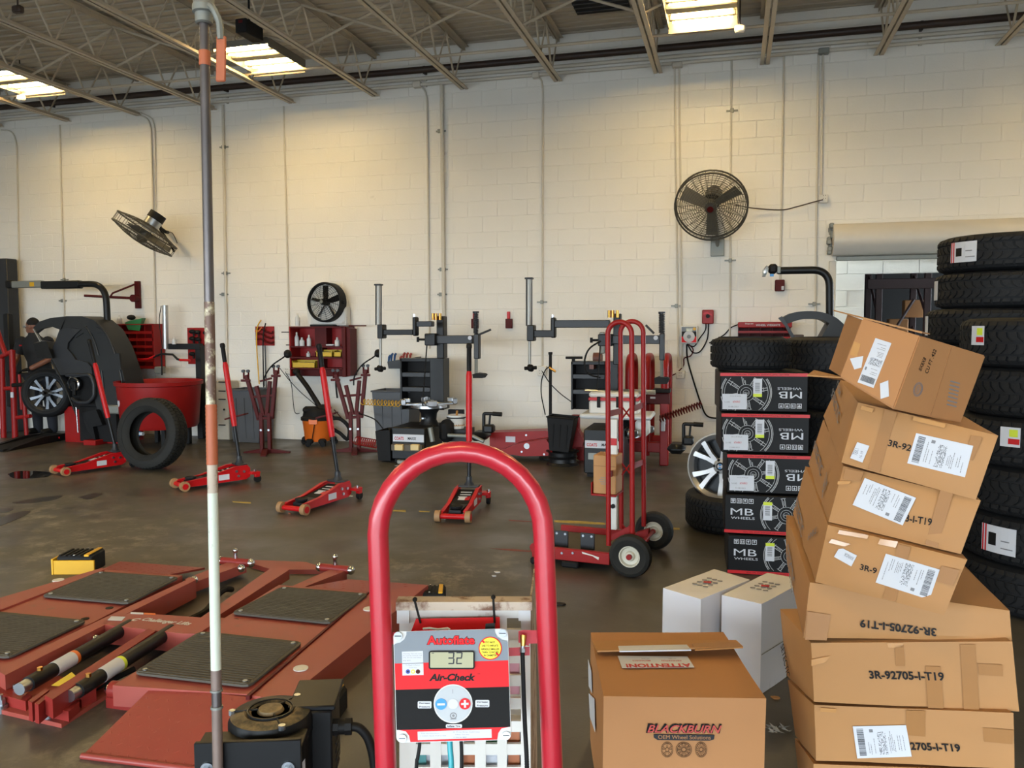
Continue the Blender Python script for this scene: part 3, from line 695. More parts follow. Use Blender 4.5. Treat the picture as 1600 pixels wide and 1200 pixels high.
mb = MB(); GP(mb, [(354, 956), (848, 938), (850, 996), (356, 1012)], .0014, .002); q = wpart('instruction_strip', mb, m_paper, gb)
mb = MB()
for t, x0, x1, y in (('1. Enter desired pressure', 368, 500, 972), ('2. Connect clip-on chuck to valve', 369, 545, 989), ('3. If no flow, hold key', 592, 770, 964), ('Inflate Tire key', 606, 700, 980), ('4. Wait for BEEP', 594, 682, 998)): GT(mb, t, x0, y, x1, y-9, .0022)
wpart('lettering', mb, m_inkgrey, q)
# red backing plate, cable ties, clips
mb = MB(); pl = [(300, 192), (895, 180), (898, 300), (255, 310)]; GP(mb, pl, -.10, -.095); wpart('backing_plate', mb, m_gred, st)
for x, y0, y1 in ((335, 58, 222), (860, 42, 222)):
    mb = MB(); a = D(570+x/K, 920+y0/K, 1.575); b = G(x, y1, -.09); p = [a+V((0, 0, .0)), D(570+x/K, 920+(y0+25)/K, 1.57), b]; mb.tube(p, .0022, 6); mb.box(a+V((0, 0, -.004)), (.008, .008, .008), b=.002)
    wpart('cable_tie', mb, m_ink, st)
mb = MB(); GP(mb, [(805, 232), (866, 226), (866, 268), (802, 272)], -.06, -.02); wpart('cable_clip', mb, m_ink, st)
mb = MB(); mb.tube([G(375, 265, -.04), G(420, 262, -.03), G(480, 270, -.03), G(545, 262, -.03), G(560, 272, -.03)], .002, 6); wpart('wire', mb, m_paper, st)
# right bracket with the brass coupler and hose
mb = MB(); GP(mb, [(1028, 282), (1060, 274), (1172, 276), (1172, 366), (1100, 368), (1100, 384), (1028, 360)], -.055, -.047); GP(mb, [(960, 396), (1106, 390), (1106, 448), (962, 454)], -.055, -.047); wpart('hose_bracket', mb, m_hoop, st)
mb = MB(); GP(mb, [(160, 290), (195, 290), (195, 370), (160, 372)], -.055, -.047); wpart('hose_bracket', mb, m_hoop, st)
hz = thing('air_hose', 'ribbed black air hose hanging from the brass coupler right of the inflator', 'hose', G(1060, 340, -.03))
mb = MB(); mb.tube([G(1063, 308, -.03), G(1062, 330, -.03), G(1060, 383, -.03)], [.0065, .0062, .0045], 12); wpart('coupler', mb, m_brass, hz)
mb = MB(); mb.cyl(G(1058, 383, -.03), G(1057, 402, -.03), .0038); mb.cyl(G(1057, 402, -.03), G(1056, 428, -.03), .0055, n=6); wpart('hex_nut', mb, m_zinc, hz)
hp = curve([G(1056, 428, -.03), G(1060, 560, -.03), G(1066, 760, -.03), G(1074, 950, -.03), G(1086, 1200, -.03), G(1095, 1700, -.03)], 40); rr = [.0043 if k % 2 else .0038 for k in range(len(hp))]
mb = MB(); mb.tube(hp, rr, 8); wpart('hose', mb, m_blackm, hz, angle=80)
mb = MB(); mb.tube(curve([G(557, 1020, -.035), G(562, 1110, -.035), G(568, 1200, -.035), G(575, 1600, -.03)], 6), .005, 10); one('air_hose', 'teal air hose dropping from under the inflator panel', 'hose', mb, m_teal)
for p, l in (([(636, 1020), (640, 1110), (640, 1200), (640, 1700)], 'black cable dropping from the middle of the inflator panel'), ([(356, 1028), (350, 1090), (338, 1160), (332, 1200), (300, 1700)], 'black cable dropping from the left of the inflator panel')):
    mb = MB(); mb.tube(curve([G(x, y, -.03) for x, y in p], 6), .0033, 8); one('cable', l, 'cable', mb, m_ink)

# ============================================================ AIR DROP PIPE (front left)
DP = 1.75
pt, pb = D(320, 94, DP), D(340.5, 1200, DP)
def PP(y): return pt+(pb-pt)*((y-94)/1106)
rp_ = 7.8*DP/FPX
ap = thing('air_pipe', 'rust-patched steel air pipe standing floor to ceiling at the front left', 'pipe', along(pt, pb, 0))
mb = MB(); mb.cyl(along(pt, pb, .02), along(pt, pb, ZD), rp_*.98, n=16); wpart('pipe', mb, mat('old_pipe', '#66605f', .35, .65, var=.25, scale=18), ap)
mb = MB(); q = along(pt, pb, .02); mb.cyl((q.x, q.y, 0), (q.x, q.y, .02), .05, n=20); wpart('floor_flange', mb, m_gal, ap)
m_patch = mat('patchy_pipe', '#6b5347', .5, .2, var=.2, scale=20, dirt=('#cfc7a8', .5, 26))
mb = MB(); mb.cyl(PP(472), PP(635), rp_*1.03, n=16); wpart('peeling_section', mb, m_patch, ap, label='brown section with flaking cream paint')
mb = MB(); mb.cyl(PP(720), PP(772), rp_*1.03, n=16); wpart('peeling_section', mb, m_rust, ap)
mb = MB(); mb.cyl(PP(770), PP(1046), rp_*1.04, n=16); wpart('painted_section', mb, mat('pale_pipe_paint', '#c9cfc0', .5, var=.06, scale=12, dirt=('#7d7467', .3, 22)), ap, label='pale green-white painted section')
mb = MB(); mb.cyl(PP(1046), PP(1080), rp_*1.06, n=16); mb.cyl(PP(1105), PP(1400), rp_*1.03, n=16); wpart('rusty_section', mb, mat('rusty_pipe', '#7b6a62', .5, .3, var=.25, scale=25), ap)
mb = MB(); mb.cyl(PP(1077), PP(1080), rp_*1.25, n=16); mb.cyl(PP(1103), PP(1107), rp_*1.22, n=16); wpart('coupling_ring', mb, m_gal, ap)
for y0, y1 in ((80, 103), (632, 726)):
    n = max(3, int((y1-y0)/6)); mb = MB(); pts = []; rr = []
    for k in range(n*2+1): pts.append(PP(y0+(y1-y0)*k/(n*2))); rr.append(rp_*(1.17 if k % 2 else 1.1))
    mb.tube(pts, rr, 16); wpart('tape_wrap', mb, m_tape, ap, label='orange tape wrapped round the pipe', angle=70)
mb = MB(); mb.tube([PP(-40), PP(8), PP(10), PP(20), PP(22), PP(36), PP(38)], [rp_*2.05, rp_*2.05, rp_*2.25, rp_*2.25, rp_*1.75, rp_*1.7, rp_*1.3], 18); vb = wpart('ball_valve', mb, m_gal, ap, label='grey ball valve body', angle=25)
q = DP-.02
mb = MB(); mb.tube(fillet([PP(5)+(-RGT*.0), D(333, 12, q), D(343, 34, q), D(345, 62, q)], .01), [.009]*1+[.0075]*(len(fillet([PP(5), D(333, 12, q), D(343, 34, q), D(345, 62, q)], .01))-1), 8); wpart('lever_neck', mb, m_gal, vb)
a, b = D(346, 56, q), D(345, 128, q); M_ = frame((a+b)/2, a-b, FWD)
mb = MB(); mb.box((0, 0, 0), ((a-b).length, .006, .021), M=M_, b=.003); wpart('lever_grip', mb, m_tape, vb, label='orange plastic lever grip')

# ============================================================ LIFT POWER UNIT (front)
PD = 1.9
mc = D(423, 1113, PD); zt = mc.z; rm = 64*PD/FPX
pu = thing('power_unit', 'black hydraulic power unit with round fan cover by the air pipe', 'power unit', (mc.x, mc.y, 0))
A = _y
T0 = TM((mc.x, mc.y, 0), A+R(4))
def pub(name, mb, m, **kw): mb.v = [T0 @ p for p in mb.v]; return wpart(name, mb, m, pu, **kw)
mb = MB(); mb.lathe([(rm*.98, zt-.32), (rm*.98, zt-.05), (rm, zt-.045), (rm, zt-.012), (rm*.94, zt)], 36); pub('motor_body', mb, m_black)
dust = mat('dusty_black_metal', '#25221d', .45, .2, var=.3, dirt=('#7d6b4c', .7, 6))
mb = MB(); mb.lathe([(rm*.94, zt), (rm*.62, zt+.006), (rm*.55, zt+.004), (rm*.5, zt+.008), (rm*.44, zt+.003), (rm*.32, zt+.004), (rm*.28, zt+.011), (0, zt+.013)], 36); fcv = pub('fan_cover', mb, dust, angle=20)
mb = MB()
for k in range(3):
    a = R(120*k+58); mb.box((rm*.7*math.cos(a), rm*.7*math.sin(a), zt+.007), (rm*.55, .006, .008), M=None) if False else mb.cyl((rm*.3*math.cos(a), rm*.3*math.sin(a), zt+.007), (rm*.9*math.cos(a), rm*.9*math.sin(a), zt+.003), .003, n=6)
mb.lathe([(rm*.56, zt+.004), (rm*.56, zt+.010), (rm*.52, zt+.010), (rm*.52, zt+.004)], 36); pub('grille_ring', mb, m_black)
for k in range(3):
    a = R(120*k-62); mb = MB(); mb.cyl((rm*.93*math.cos(a), rm*.93*math.sin(a), zt-.004), (rm*.93*math.cos(a), rm*.93*math.sin(a), zt+.007), .008, n=8); pub('cover_screw', mb, m_zinc)
mb = MB(); mb.box((-.02, -.128, zt-.22), (.225, .012, .44), b=.002); mb.box((-.02, -.09, zt-.02), (.225, .08, .006)); pub('mounting_plate', mb, m_black)
for x, z in ((-.105, zt-.055), (.065, zt-.06)):
    mb = MB(); mb.cyl((x, -.134, z), (x, -.139, z), .014, n=16); mb.cyl((x, -.139, z), (x, -.149, z), .010, n=6); mb.cyl((x, -.149, z-.0), (x, -.172, z), .0055, n=10); pub('bolt', mb, m_zinc)
mb = MB(); mb.prism([(-.08, -.1352, zt-.09), (-.08, -.1352, zt-.19), (.04, -.1352, zt-.19), (.04, -.1352, zt-.11), (.0, -.1352, zt-.092)], (0, .001, 0)); pub('metal_plate', mb, m_gal)
mb = MB(); mb.box((.095, .07, zt-.09), (.085, .13, .17), b=.004); jb = pub('junction_box', mb, m_black)
mb = MB(); mb.box((.09, .085, zt+.0), (.11, .15, .012), b=.003); pub('box_lid', mb, m_black)
mb = MB(); mb.cyl((.13, .03, zt-.055), (.15, .03, zt-.055), .02, n=8); mb.cyl((.15, .03, zt-.055), (.165, .03, zt-.055), .017, n=16); mb.cyl((.165, .03, zt-.055), (.18, .03, zt-.055), .02, n=8); pub('cable_gland', mb, m_ink)
mb = MB(); mb.tube(curve([(.175, .03, zt-.055), (.2, .03, zt-.062), (.222, .03, zt-.1), (.232, .03, zt-.18), (.234, .03, zt-.4), (.24, .06, .04), (.3, .3, .02)], 8), .0105, 10); pub('power_cable', mb, m_ink)
mb = MB()
for k in range(5): mb.box((.139, .08, zt-.09-.02*k), (.003, .05, .007), b=.001)
pub('vent_slot', mb, m_dgrey)
mb = MB(); a = [(rm*1.0*math.cos(R(t)), rm*1.0*math.sin(R(t))) for t in (-62, -50, -38, -28)]
for (xa, ya), (xb, yb) in zip(a, a[1:]): mb.quad([V((xa, ya, zt-.24)), V((xb, yb, zt-.24)), V((xb, yb, zt-.09-.02*(1 if xa == a[0][0] else 0))), V((xa, ya, zt-.10))], .001)
pub('sticker', mb, m_paper)
mb = MB(); mb.box((0, .03, .19), (.26, .2, .38), b=.01); pub('oil_tank', mb, m_black)
mb = MB(); mb.cyl((0, .0, .36), (0, 0, zt-.3), rm*.8, n=20); pub('pump_body', mb, m_dgrey)

# ============================================================ SCISSOR LIFT ON THE FLOOR (left front)
ZL = .115
m_lift2 = mat('lift_red_dark', '#872a25', .42, var=.1, scale=5, dirt=('#6f5044', .15, 6), spec=.3)
lf = thing('car_lift', 'low red scissor car lift with black rubber deck mats, lowered on the floor', 'car lift', F(330, 985))
def slab(px, z0, z1): 
    mb = MB(); pp = [F(x, y, z1) for x, y in px]
    ar = sum(((pp[i]-pp[0]).cross(pp[i+1]-pp[0]).z for i in range(1, len(pp)-1)))
    if ar > 0: pp.reverse()
    mb.prism(pp, (0, 0, z0-z1)); return mb
# right platform
wpart('platform', slab([(176, 1071), (436, 914), (580, 924), (392, 1085)], .02, ZL-.006), m_lift, lf, label='right deck plate')
wpart('side_channel', slab([(390, 1086), (577, 925), (669, 914), (487, 1060), (452, 1096)], .0, ZL), m_lift, lf)
wpart('groove_strip', slab([(384, 1087), (574, 925), (577, 925), (390, 1087)], ZL-.01, ZL+.008), m_dred, lf)
wpart('cross_plate', slab([(275, 1010), (345, 965), (560, 985), (500, 1030)], ZL-.03, ZL-.002), m_lift, lf)
mats_px = [[(313, 989), (474, 1006), (389, 1075), (208, 1054)], [(440, 919), (576, 930), (517, 976), (361, 960)], [(155, 895), (281, 904), (201, 945), (64, 933)], [(-14, 957), (137, 972), (14, 1030), (-150, 1012)]]
for px in mats_px:
    c = [F(x, y, ZL+.002) for x, y in px]; mb = MB()
    cc = sum(c, V())/4; poly = []
    for i in range(4):
        p, a, b = c[i], c[i-1], c[(i+1) % 4]; poly += [p+(a-p).normalized()*.03, p+(a-p).normalized()*.009+(b-p).normalized()*.009, p+(b-p).normalized()*.03]
    poly.reverse(); mb.prism(list(reversed(poly)) if sum(((poly[i]-poly[0]).cross(poly[i+1]-poly[0]).z for i in range(1, 11))) < 0 else poly, (0, 0, .010))
    mt = wpart('rubber_mat', mb, m_mat, lf, label='black ribbed rubber deck mat')
    mb = MB(); n = 22
    for k in range(1, n):
        t = k/n; a = c[0]+(c[3]-c[0])*t; b = c[1]+(c[2]-c[1])*t; a, b = a+(b-a)*.03, b+(a-b)*.03
        w_ = (c[3]-c[0]).normalized()*.012; u = V((0, 0, .0125)); mb.hexa([a, b, b+w_, a+w_, a+u, b+u, b+w_+u, a+w_+u])
    wpart('rib', mb, m_mat, mt)
    for i in range(4):
        p = c[i]+(cc-c[i])*.13+V((0, 0, .012)); mb = MB(); mb.cyl(p, p+V((0, 0, .004)), .011, n=12); wpart('rivet', mb, m_zinc, mt)
m_diam = mat('diamond_plate', '#8d3832', .42, var=.12, scale=5, dirt=('#b06d60', .2, 12))
def ramp(px, z, drop):   # near ramp: px hinge-left, hinge-right, tip-right, tip-left ; z of hinge edge
    (a, b, c, d) = px; P = [F(*a, z), F(*b, z), F(*c, drop), F(*d, drop)]
    mb = MB(); n = V((0, 0, -.012)); Q = P if (P[1]-P[0]).cross(P[2]-P[1]).z > 0 else P[::-1]; mb.prism(Q, n) if False else mb.prism(Q[::-1], n)
    r_ = wpart('ramp', mb, m_diam, lf, label='diamond-plate drive-on ramp'); mb = MB()
    L_, Wd = (P[3]-P[0]).length, (P[1]-P[0]).length; nu, nv = max(4, int(Wd/.05)), max(4, int(L_/.05))
    for i in range(nu):
        for j in range(nv):
            u, v = (i+.5)/nu, (j+.5)/nv; p = P[0].lerp(P[1], u).lerp(P[3].lerp(P[2], u), v); s = 1 if (i+j) % 2 else -1
            e1 = (P[1]-P[0]).normalized(); e2 = (P[3]-P[0]).normalized(); d1 = (e1+e2*s).normalized()*.014; d2 = (e1-e2*s).normalized()*.004; up_ = V((0, 0, .0022))
            mb.add([p-d1, p-d2, p+d1, p+d2, p+up_], [(0, 1, 4), (1, 2, 4), (2, 3, 4), (3, 0, 4)] if (d1.cross(d2)).z > 0 else [(1, 0, 4), (2, 1, 4), (3, 2, 4), (0, 3, 4)])
    wpart('tread_lug', mb, m_diam, r_, kind='stuff'); return r_
ramp([(240, 1071), (452, 1097), (300, 1203), (128, 1181)], ZL-.01, .012)
# rounded lip of the near ramp
a, b = F(128, 1181, .008), F(330, 1206, .008); mb = MB(); mb.cyl(a, b, .012, n=10); wpart('ramp_lip', mb, m_diam, lf)
ramp([(480, 917), (577, 925), (669, 914), (545, 905)], ZL-.005, ZL-.01)
ramp([(160, 889), (262, 898), (320, 887), (188, 877)], ZL-.005, .05)
# left platform
wpart('platform', slab([(-150, 1015), (-60, 960), (100, 905), (160, 889), (285, 899), (150, 970), (5, 1042), (-100, 1060)], .02, ZL-.006), m_lift, lf, label='left deck plate')
wpart('side_channel', slab([(-60, 960), (0, 934), (160, 887), (163, 890), (0, 953), (-60, 978)], 0, ZL+.004), m_lift, lf)
wpart('inner_rail', slab([(-6, 1046), (170, 962), (300, 902), (306, 906), (180, 968), (8, 1055)], .02, ZL+.012), m_lift, lf)
wpart('cross_beam', slab([(160, 972), (205, 957), (345, 967), (310, 990), (285, 990), (163, 976)], .03, ZL+.012), m_lift, lf)
mb = MB(); o = F(203, 970, ZL+.0125); e = F(292, 979, ZL+.0125); u = F(206, 964, ZL+.0125); mb.text('Challenger Lifts', o+(e-o)*.16, e-o, V((-(e-o).y, (e-o).x, 0)), (e-o).length*.84, .055, bold=.03, shear=.2, lift=.002)
mb.text('C', o, e-o, V((-(e-o).y, (e-o).x, 0)), (e-o).length*.12, .04, bold=.06, shear=.3, lift=.001)
wpart('lettering', mb, m_white, lf)
for q, m in (([(168, 969), (174, 963), (196, 964), (190, 970)], m_paper), ([(204, 956.5), (224, 957.5), (224, 960), (204, 959)], m_paper), ([(225, 957.5), (243, 958.5), (243, 961), (225, 960)], m_orange)):
    mb = MB(); mb.prism([F(x, y, ZL+.013) for x, y in (q if q[0] != q[1] else q)][::-1], (0, 0, .001)); wpart('warning_label', mb, m, lf)
# holes in the decks
for x, y in ((171, 950), (133, 967), (367, 969)):
    p = F(x, y, ZL-.005); mb = MB(); mb.cyl(p, p+V((0, 0, .002)), .02, n=16); wpart('hole', mb, m_ink, lf)
for x, y in ((91, 907), (470, 1045), (577, 952)):
    p = F(x, y, ZL+.001); mb = MB(); mb.cyl(p, p+V((0, 0, .005)), .032, n=20); wpart('reflector_disc', mb, m_dirtywhite, lf, label='pale round plug on the deck')
# cylinders and the middle arm
def cylr(x0, y0, x1, y1, lab):
    a, b = F(x0, y0, .1), F(x1, y1, .1); d = (b-a).normalized(); mb = MB(); mb.cyl(a+d*.05, b, .032, n=20); c = wpart('hydraulic_cylinder', mb, m_black, lf, label='black hydraulic cylinder')
    mb = MB(); mb.cyl(a, a+d*.06, .026, n=16); wpart('end_nut', mb, m_zinc, c)
    t = a+d*.2; mb = MB(); mb.cyl(t, t+d*.12, .0328, n=20); wpart('label_sleeve', mb, m_paper, c)
    mb = MB(); mb.cyl(t+d*.12, t+d*.14, .0329, n=20); wpart('label_band', mb, m_orange if lab == 1 else m_lime, c)
    mb = MB(); mb.cyl(a+d*.12+V((0, 0, .03)), a+d*.12+V((0, 0, .045)), .012, n=6); wpart('port_fitting', mb, m_brass, c)
    mb = MB(); mb.cyl(b, b+d*.12, .015, n=12); wpart('piston_rod', mb, m_chrome, c)
    return d
d1 = cylr(30, 1077, 203, 977, 1); d1 = cylr(108, 1088, 268, 985, 2)
wpart('lift_arm', slab([(70, 1086), (82, 1093), (243, 986), (232, 982)], .05, .13), m_lift2, lf)
wpart('arm_label', slab([(80, 1071), (92, 1072), (118, 1056), (112, 1050)], .13, .1305), mat('yellow_label', '#d8c02e', .45), lf)
mb = MB(); mb.cyl(F(206, 980, .09), F(281, 991, .09), .028, n=14); wpart('pivot_tube', mb, m_lift2, lf)
for x, y in ((277, 990), (149, 998)):
    mb = MB(); p = F(x, y, .09); mb.sphere(p, .02, 12); wpart('pivot_bolt', mb, m_chrome, lf)
# near base plate, blocks and bolts
wpart('base_plate', slab([(-60, 1095), (96, 1131), (175, 1080), (150, 1068), (60, 1050), (-60, 1060)], 0, .018), m_lift, lf)
for px in ([(-5, 1083), (40, 1096), (50, 1086), (0, 1070)], [(72, 1104), (107, 1112), (124, 1097), (88, 1088)]):
    wpart('trunnion_block', slab(px, .018, .06), m_lift2, lf)
for qa, qb in (((6, 1085), (29, 1076)), ((128, 1106), (151, 1095))):
    a, b = F(*qa, .018), F(*qb, .018); u = V((0, 0, 1)); mb = MB(); mb.prism([a, b, b+u*.075, b.lerp(a, .3)+u*.095, a.lerp(b, .15)+u*.095, a+u*.07], (b-a).cross(u).normalized()*-.014); wpart('trunnion_ear', mb, m_lift2, lf)
for px in ([(44, 1095), (50, 1098), (77, 1078), (72, 1075)], [(54, 1099), (60, 1101), (86, 1080), (80, 1078)]):
    wpart('arm_fork', slab(px, .03, .11), m_lift2, lf)
for x, y in ((76, 1119), (2, 1105), (14, 1086), (24, 1089), (92, 1098), (102, 1100)):
    p = F(x, y, .02); h_ = .02 if y > 1100 and x != 102 and x != 92 else .05; mb = MB(); mb.cyl(p-V((0, 0, .02)), p+V((0, 0, .012)), .026, n=14); mb.cyl(p+V((0, 0, .012)), p+V((0, 0, .035)), .017, n=6); mb.cyl(p+V((0, 0, .035)), p+V((0, 0, .055)), .009, n=10); wpart('anchor_bolt', mb, m_zinc, lf)
mb = MB(); a = F(174, 1077, .07); b = F(232, 1081, .07); mb.cyl(a, b, .036, n=16); mb.box((a+b)/2-V((0, 0, .05)), (.2, .07, .06), b=.008); wpart('hinge_roller', mb, m_lift2, lf)
for p in (a, b): mb = MB(); mb.sphere(p+(a-b).normalized()*(.01 if p is a else -.01), .022, 12); wpart('hinge_pin', mb, m_chrome, lf)
# far arms
for px in ([(312, 966), (330, 969), (452, 890), (424, 887)], [(456, 916), (476, 917), (542, 891), (524, 886)], [(288, 905), (304, 910), (385, 880), (370, 873)]):
    wpart('scissor_arm', slab(px, .03, .09), m_lift, lf)
wpart('end_plate', slab([(385, 878), (398, 875), (478, 878), (516, 890), (425, 890)], 0, .03), m_lift, lf)
for x0, y0, x1, y1 in ((345, 876, 392, 880), (500, 886, 548, 891)):
    mb = MB(); a, b = F(x0, y0, .09), F(x1, y1, .09); mb.cyl(a, b, .026, n=12); wpart('pivot_tube', mb, m_lift2, lf)
    for p in (a, b): mb = MB(); mb.sphere(p, .028, 12); wpart('pivot_bolt', mb, m_chrome, lf)
    p = (a+b)/2; mb = MB(); mb.cyl(p, p+V((0, 0, .07)), .012, n=8); mb.sphere(p+V((0, 0, .075)), .018, 8); wpart('grease_fitting', mb, m_chrome, lf)
for x, y in ((303, 906), (7, 1054), (377, 888)):
    p = F(x, y, .1); mb = MB(); mb.sphere(p, .025, 12); wpart('pivot_bolt', mb, m_chrome, lf)
mb = MB(); mb.tube(curve([F(296, 968, .03), F(318, 957, .03), F(330, 945, .04), F(340, 930, .05), F(352, 921, .06), F(362, 921, .03)], 8), .017, 8); wpart('hydraulic_hose', mb, m_blackm, lf)
mb = MB(); mb.tube(curve([F(140, 1082, .03), F(160, 1070, .03), F(210, 1045, .05)], 8), .013, 8); wpart('hydraulic_hose', mb, m_blackm, lf)

# rubber lift blocks with yellow brackets
def liftpad(px, py, label, rz, yel=True, s=1):
    t = thing('lift_block', label, 'lift block', F(px, py), rz)
    mb = MB(); mb.box((0, 0, .05*s), (.2*s, .16*s, .10*s), b=.008); part('rubber_block', mb, m_rubber, t)
    mb = MB()
    for k in range(7): mb.box((-.084*s+k*.028*s, 0, .102*s), (.014*s, .15*s, .008*s), b=.002)
    part('tread_bar', mb, m_rubber, t)
    for sx in (-1, 1):
        mb = MB(); mb.box((0, sx*.075*s, .107*s), (.012*s, .012*s, .004), b=.001); part('rivet', mb, m_chrome, t)
    mb = MB(); mb.box((.07*s, 0, .1035*s), (.026*s, .162*s, .012*s), b=.002); part('yellow_bar', mb, m_yellow, t)
    if yel:
        mb = MB(); mb.box((-.115*s, 0, .045*s), (.012*s, .2*s, .09*s), b=.002); mb.box((0, -.09*s, .04*s), (.24*s, .012*s, .08*s), b=.002); part('yellow_bracket', mb, m_yellow, t)
    return t
liftpad(128, 890, 'black lift block in a yellow bracket at the far left corner of the lift', _y, True, 1.15)
liftpad(672, 945, 'black ribbed lift block with yellow ends behind the lattice basket', _y+.05, True, .9)
liftpad(500, 1118, 'black ribbed lift block with a yellow stripe behind the power unit', _y-.12, False, .95)
# ============================================================ FLOOR JACKS
def rr(mb, par, name, m, **kw): return part(name, mb, m, par, **kw)
def jack_body(label, M):
    t = thing('floor_jack', label, 'floor jack', M=M, group='red floor jacks standing on the workshop floor')
    for s in (-1, 1):
        mb = MB(); pr = [(.36, .03), (.37, .06), (.34, .085), (.12, .105), (-.16, .175), (-.30, .18), (-.33, .15), (-.33, .06), (-.28, .035)]
        poly = [V((x, s*.095-.006, z)) for x, z in pr]; mb.prism(poly[::-1], (0, .012, 0)); sp = part('side_plate', mb, m_redj, t)
        mb = MB(); pr2 = [(.34, .085), (.12, .105), (-.16, .175), (-.30, .18)]
        for (xa, za), (xb, zb) in zip(pr2, pr2[1:]): mb.hexa([V((xa, s*.095-.016, za-.004)), V((xb, s*.095-.016, zb-.004)), V((xb, s*.095+.016, zb-.004)), V((xa, s*.095+.016, za-.004)), V((xa, s*.095-.016, za+.004)), V((xb, s*.095-.016, zb+.004)), V((xb, s*.095+.016, zb+.004)), V((xa, s*.095+.016, za+.004))])
        part('top_flange', mb, m_redj, sp)
        mb = MB(); mb.box((-.05, s*.102, .085), (.11, .003, .055)); part('side_label', mb, m_paper, sp)
        for x, z in ((-.18, .13), (-.26, .12), (-.20, .08)):
            mb = MB(); mb.cyl((x, s*.10, z), (x, s*.115, z), .013, n=10); part('bolt', mb, m_zinc, sp)
        mb = MB(); mb.cyl((.36, s*.105, .048), (.36, s*.15, .048), .048, n=18); w = part('front_roller', mb, m_tan, t, label='worn tan front roller')
        mb = MB(); mb.cyl((.36, s*.15, .048), (.36, s*.153, .048), .03, n=14); part('hub', mb, m_redj if s > 0 else m_redj, w)
        mb = MB(); mb.box((-.36, s*.13, .10), (.10, .08, .025), b=.004); mb.box((-.38, s*.15, .075), (.05, .04, .04), b=.004); part('caster_bracket', mb, m_redj, t)
        mb = MB(); mb.cyl((-.385, s*.135, .036), (-.385, s*.165, .036), .036, n=16); w = part('rear_caster', mb, m_blackm, t)
        mb = MB(); mb.cyl((-.36, s*.15, .11), (-.36, s*.15, .135), .012, n=8); part('swivel_bolt', mb, m_chrome, w)
    mb = MB(); mb.cyl((.36, -.11, .048), (.36, .11, .048), .022, n=14); part('front_axle', mb, m_redj, t)
    mb = MB(); mb.hexa([V((.14, -.082, .06)), V((.14, .082, .06)), V((-.22, .082, .12)), V((-.22, -.082, .12)), V((.14, -.082, .095)), V((.14, .082, .095)), V((-.22, .082, .158)), V((-.22, -.082, .158))]); cv = part('cover_plate', mb, m_blackm, t)
    mb = MB()
    def onc(x0, x1, y0, y1):
        z = lambda x: .095+(.14-x)*.175+.001
        mb.quad([V((x0, y0, z(x0))), V((x1, y0, z(x1))), V((x1, y1, z(x1))), V((x0, y1, z(x0)))], .001)
    onc(-.16, -.14, -.05, .05); onc(-.10, -.085, -.045, .05); onc(-.05, -.035, -.05, .03); onc(-.03, .03, -.04, .02); part('white_stripe', mb, m_paper, cv)
    mb = MB(); onc(-.03, .03, .02, .06); onc(-.055, -.04, .03, .06); part('red_mark', mb, m_redj, cv)
    mb = MB(); mb.hexa([V((.30, -.05, .05)), V((.30, .05, .05)), V((.1, .07, .05)), V((.1, -.07, .05)), V((.30, -.05, .085)), V((.30, .05, .085)), V((.1, .07, .10)), V((.1, -.07, .10))]); part('lift_arm', mb, m_black, t)
    mb = MB(); mb.lathe([(.03, .085), (.045, .092), (.055, .105), (.055, .115), (.04, .112), (0, .11)], 18, Matrix.Translation(V((.25, 0, 0)))); part('saddle', mb, m_blackm, t)
    mb = MB(); mb.box((-.26, 0, .185), (.09, .19, .02), b=.006); mb.lathe([(.05, .185), (.045, .2), (.028, .225), (.026, .27), (0, .27)], 14, Matrix.Translation(V((-.26, 0, 0)))); part('handle_socket', mb, m_dgrey, t)
    return t
jk = None; JH = []
for fx, fy, rx, ry, gy, txy, lab in (((94), 742, 186, 729, 0, [(139, 530), (146, 568), (161, 655), (170, 704)], 'red floor jack in front of the wheel balancer, leftmost of the four'),
        (281, 765, 378, 752, 0, [(347, 536), (351, 566), (366, 666), (376, 729)], 'red floor jack half hidden by the air pipe, second from the left'),
        (458, 803, 540, 778, 0, [(498, 537), (503, 574), (516, 683), (523, 756)], 'red floor jack in the open floor with its black cover stripes, third from the left'),
        (708, 816, 738, 786, 0, [(733, 536), (734, 580), (737, 690), (739, 766)], 'red floor jack seen through the red hoop, end-on')):
    a, b = F(fx, fy), F(rx, ry); d = (a-b); d.z = 0; an = math.atan2(d.y, d.x); d.normalize(); o = a-d*.36
    M = TM(o, an)
    if jk is None: jk = t = jack_body(lab, M)
    else: t = dup(jk, M, lab)
    JH.append((t, txy, dep(o-d*.26)-.04))
for t, txy, dd in JH:
    p = [D(x, y, dd) for x, y in txy]; base = t.matrix_world @ V((-.26, 0, .26)) if False else WM[t] @ V((-.26, 0, .25))
    p[3] = base
    u = (p[3]-p[0]); q = [p[0]+u*f for f in (0, .16, .52, 1)]
    h = [(a-b).length for a, b in zip(p, p[1:])]; tot = sum(h); f1, f2 = h[0]/tot, (h[0]+h[1])/tot
    q1, q2 = p[0]+u*f1, p[0]+u*f2
    mb = MB(); mb.cyl(q2, p[3], .018, n=12); hd = wpart('handle', mb, m_black, t)
    mb = MB(); mb.tube([q1, q1+u*.03, q2-u*.05, q2], [.021, .028, .029, .026], 12); wpart('handle_sleeve', mb, m_redj, hd, label='red padded sleeve on the jack handle')
    mb = MB(); mb.tube([p[0], p[0]+u*.012, p[0]+u*.035, p[0]+u*.04, q1-u*.01, q1+u*.01], [.016, .026, .026, .022, .022, .02], 12); wpart('hand_grip', mb, m_ink, hd)

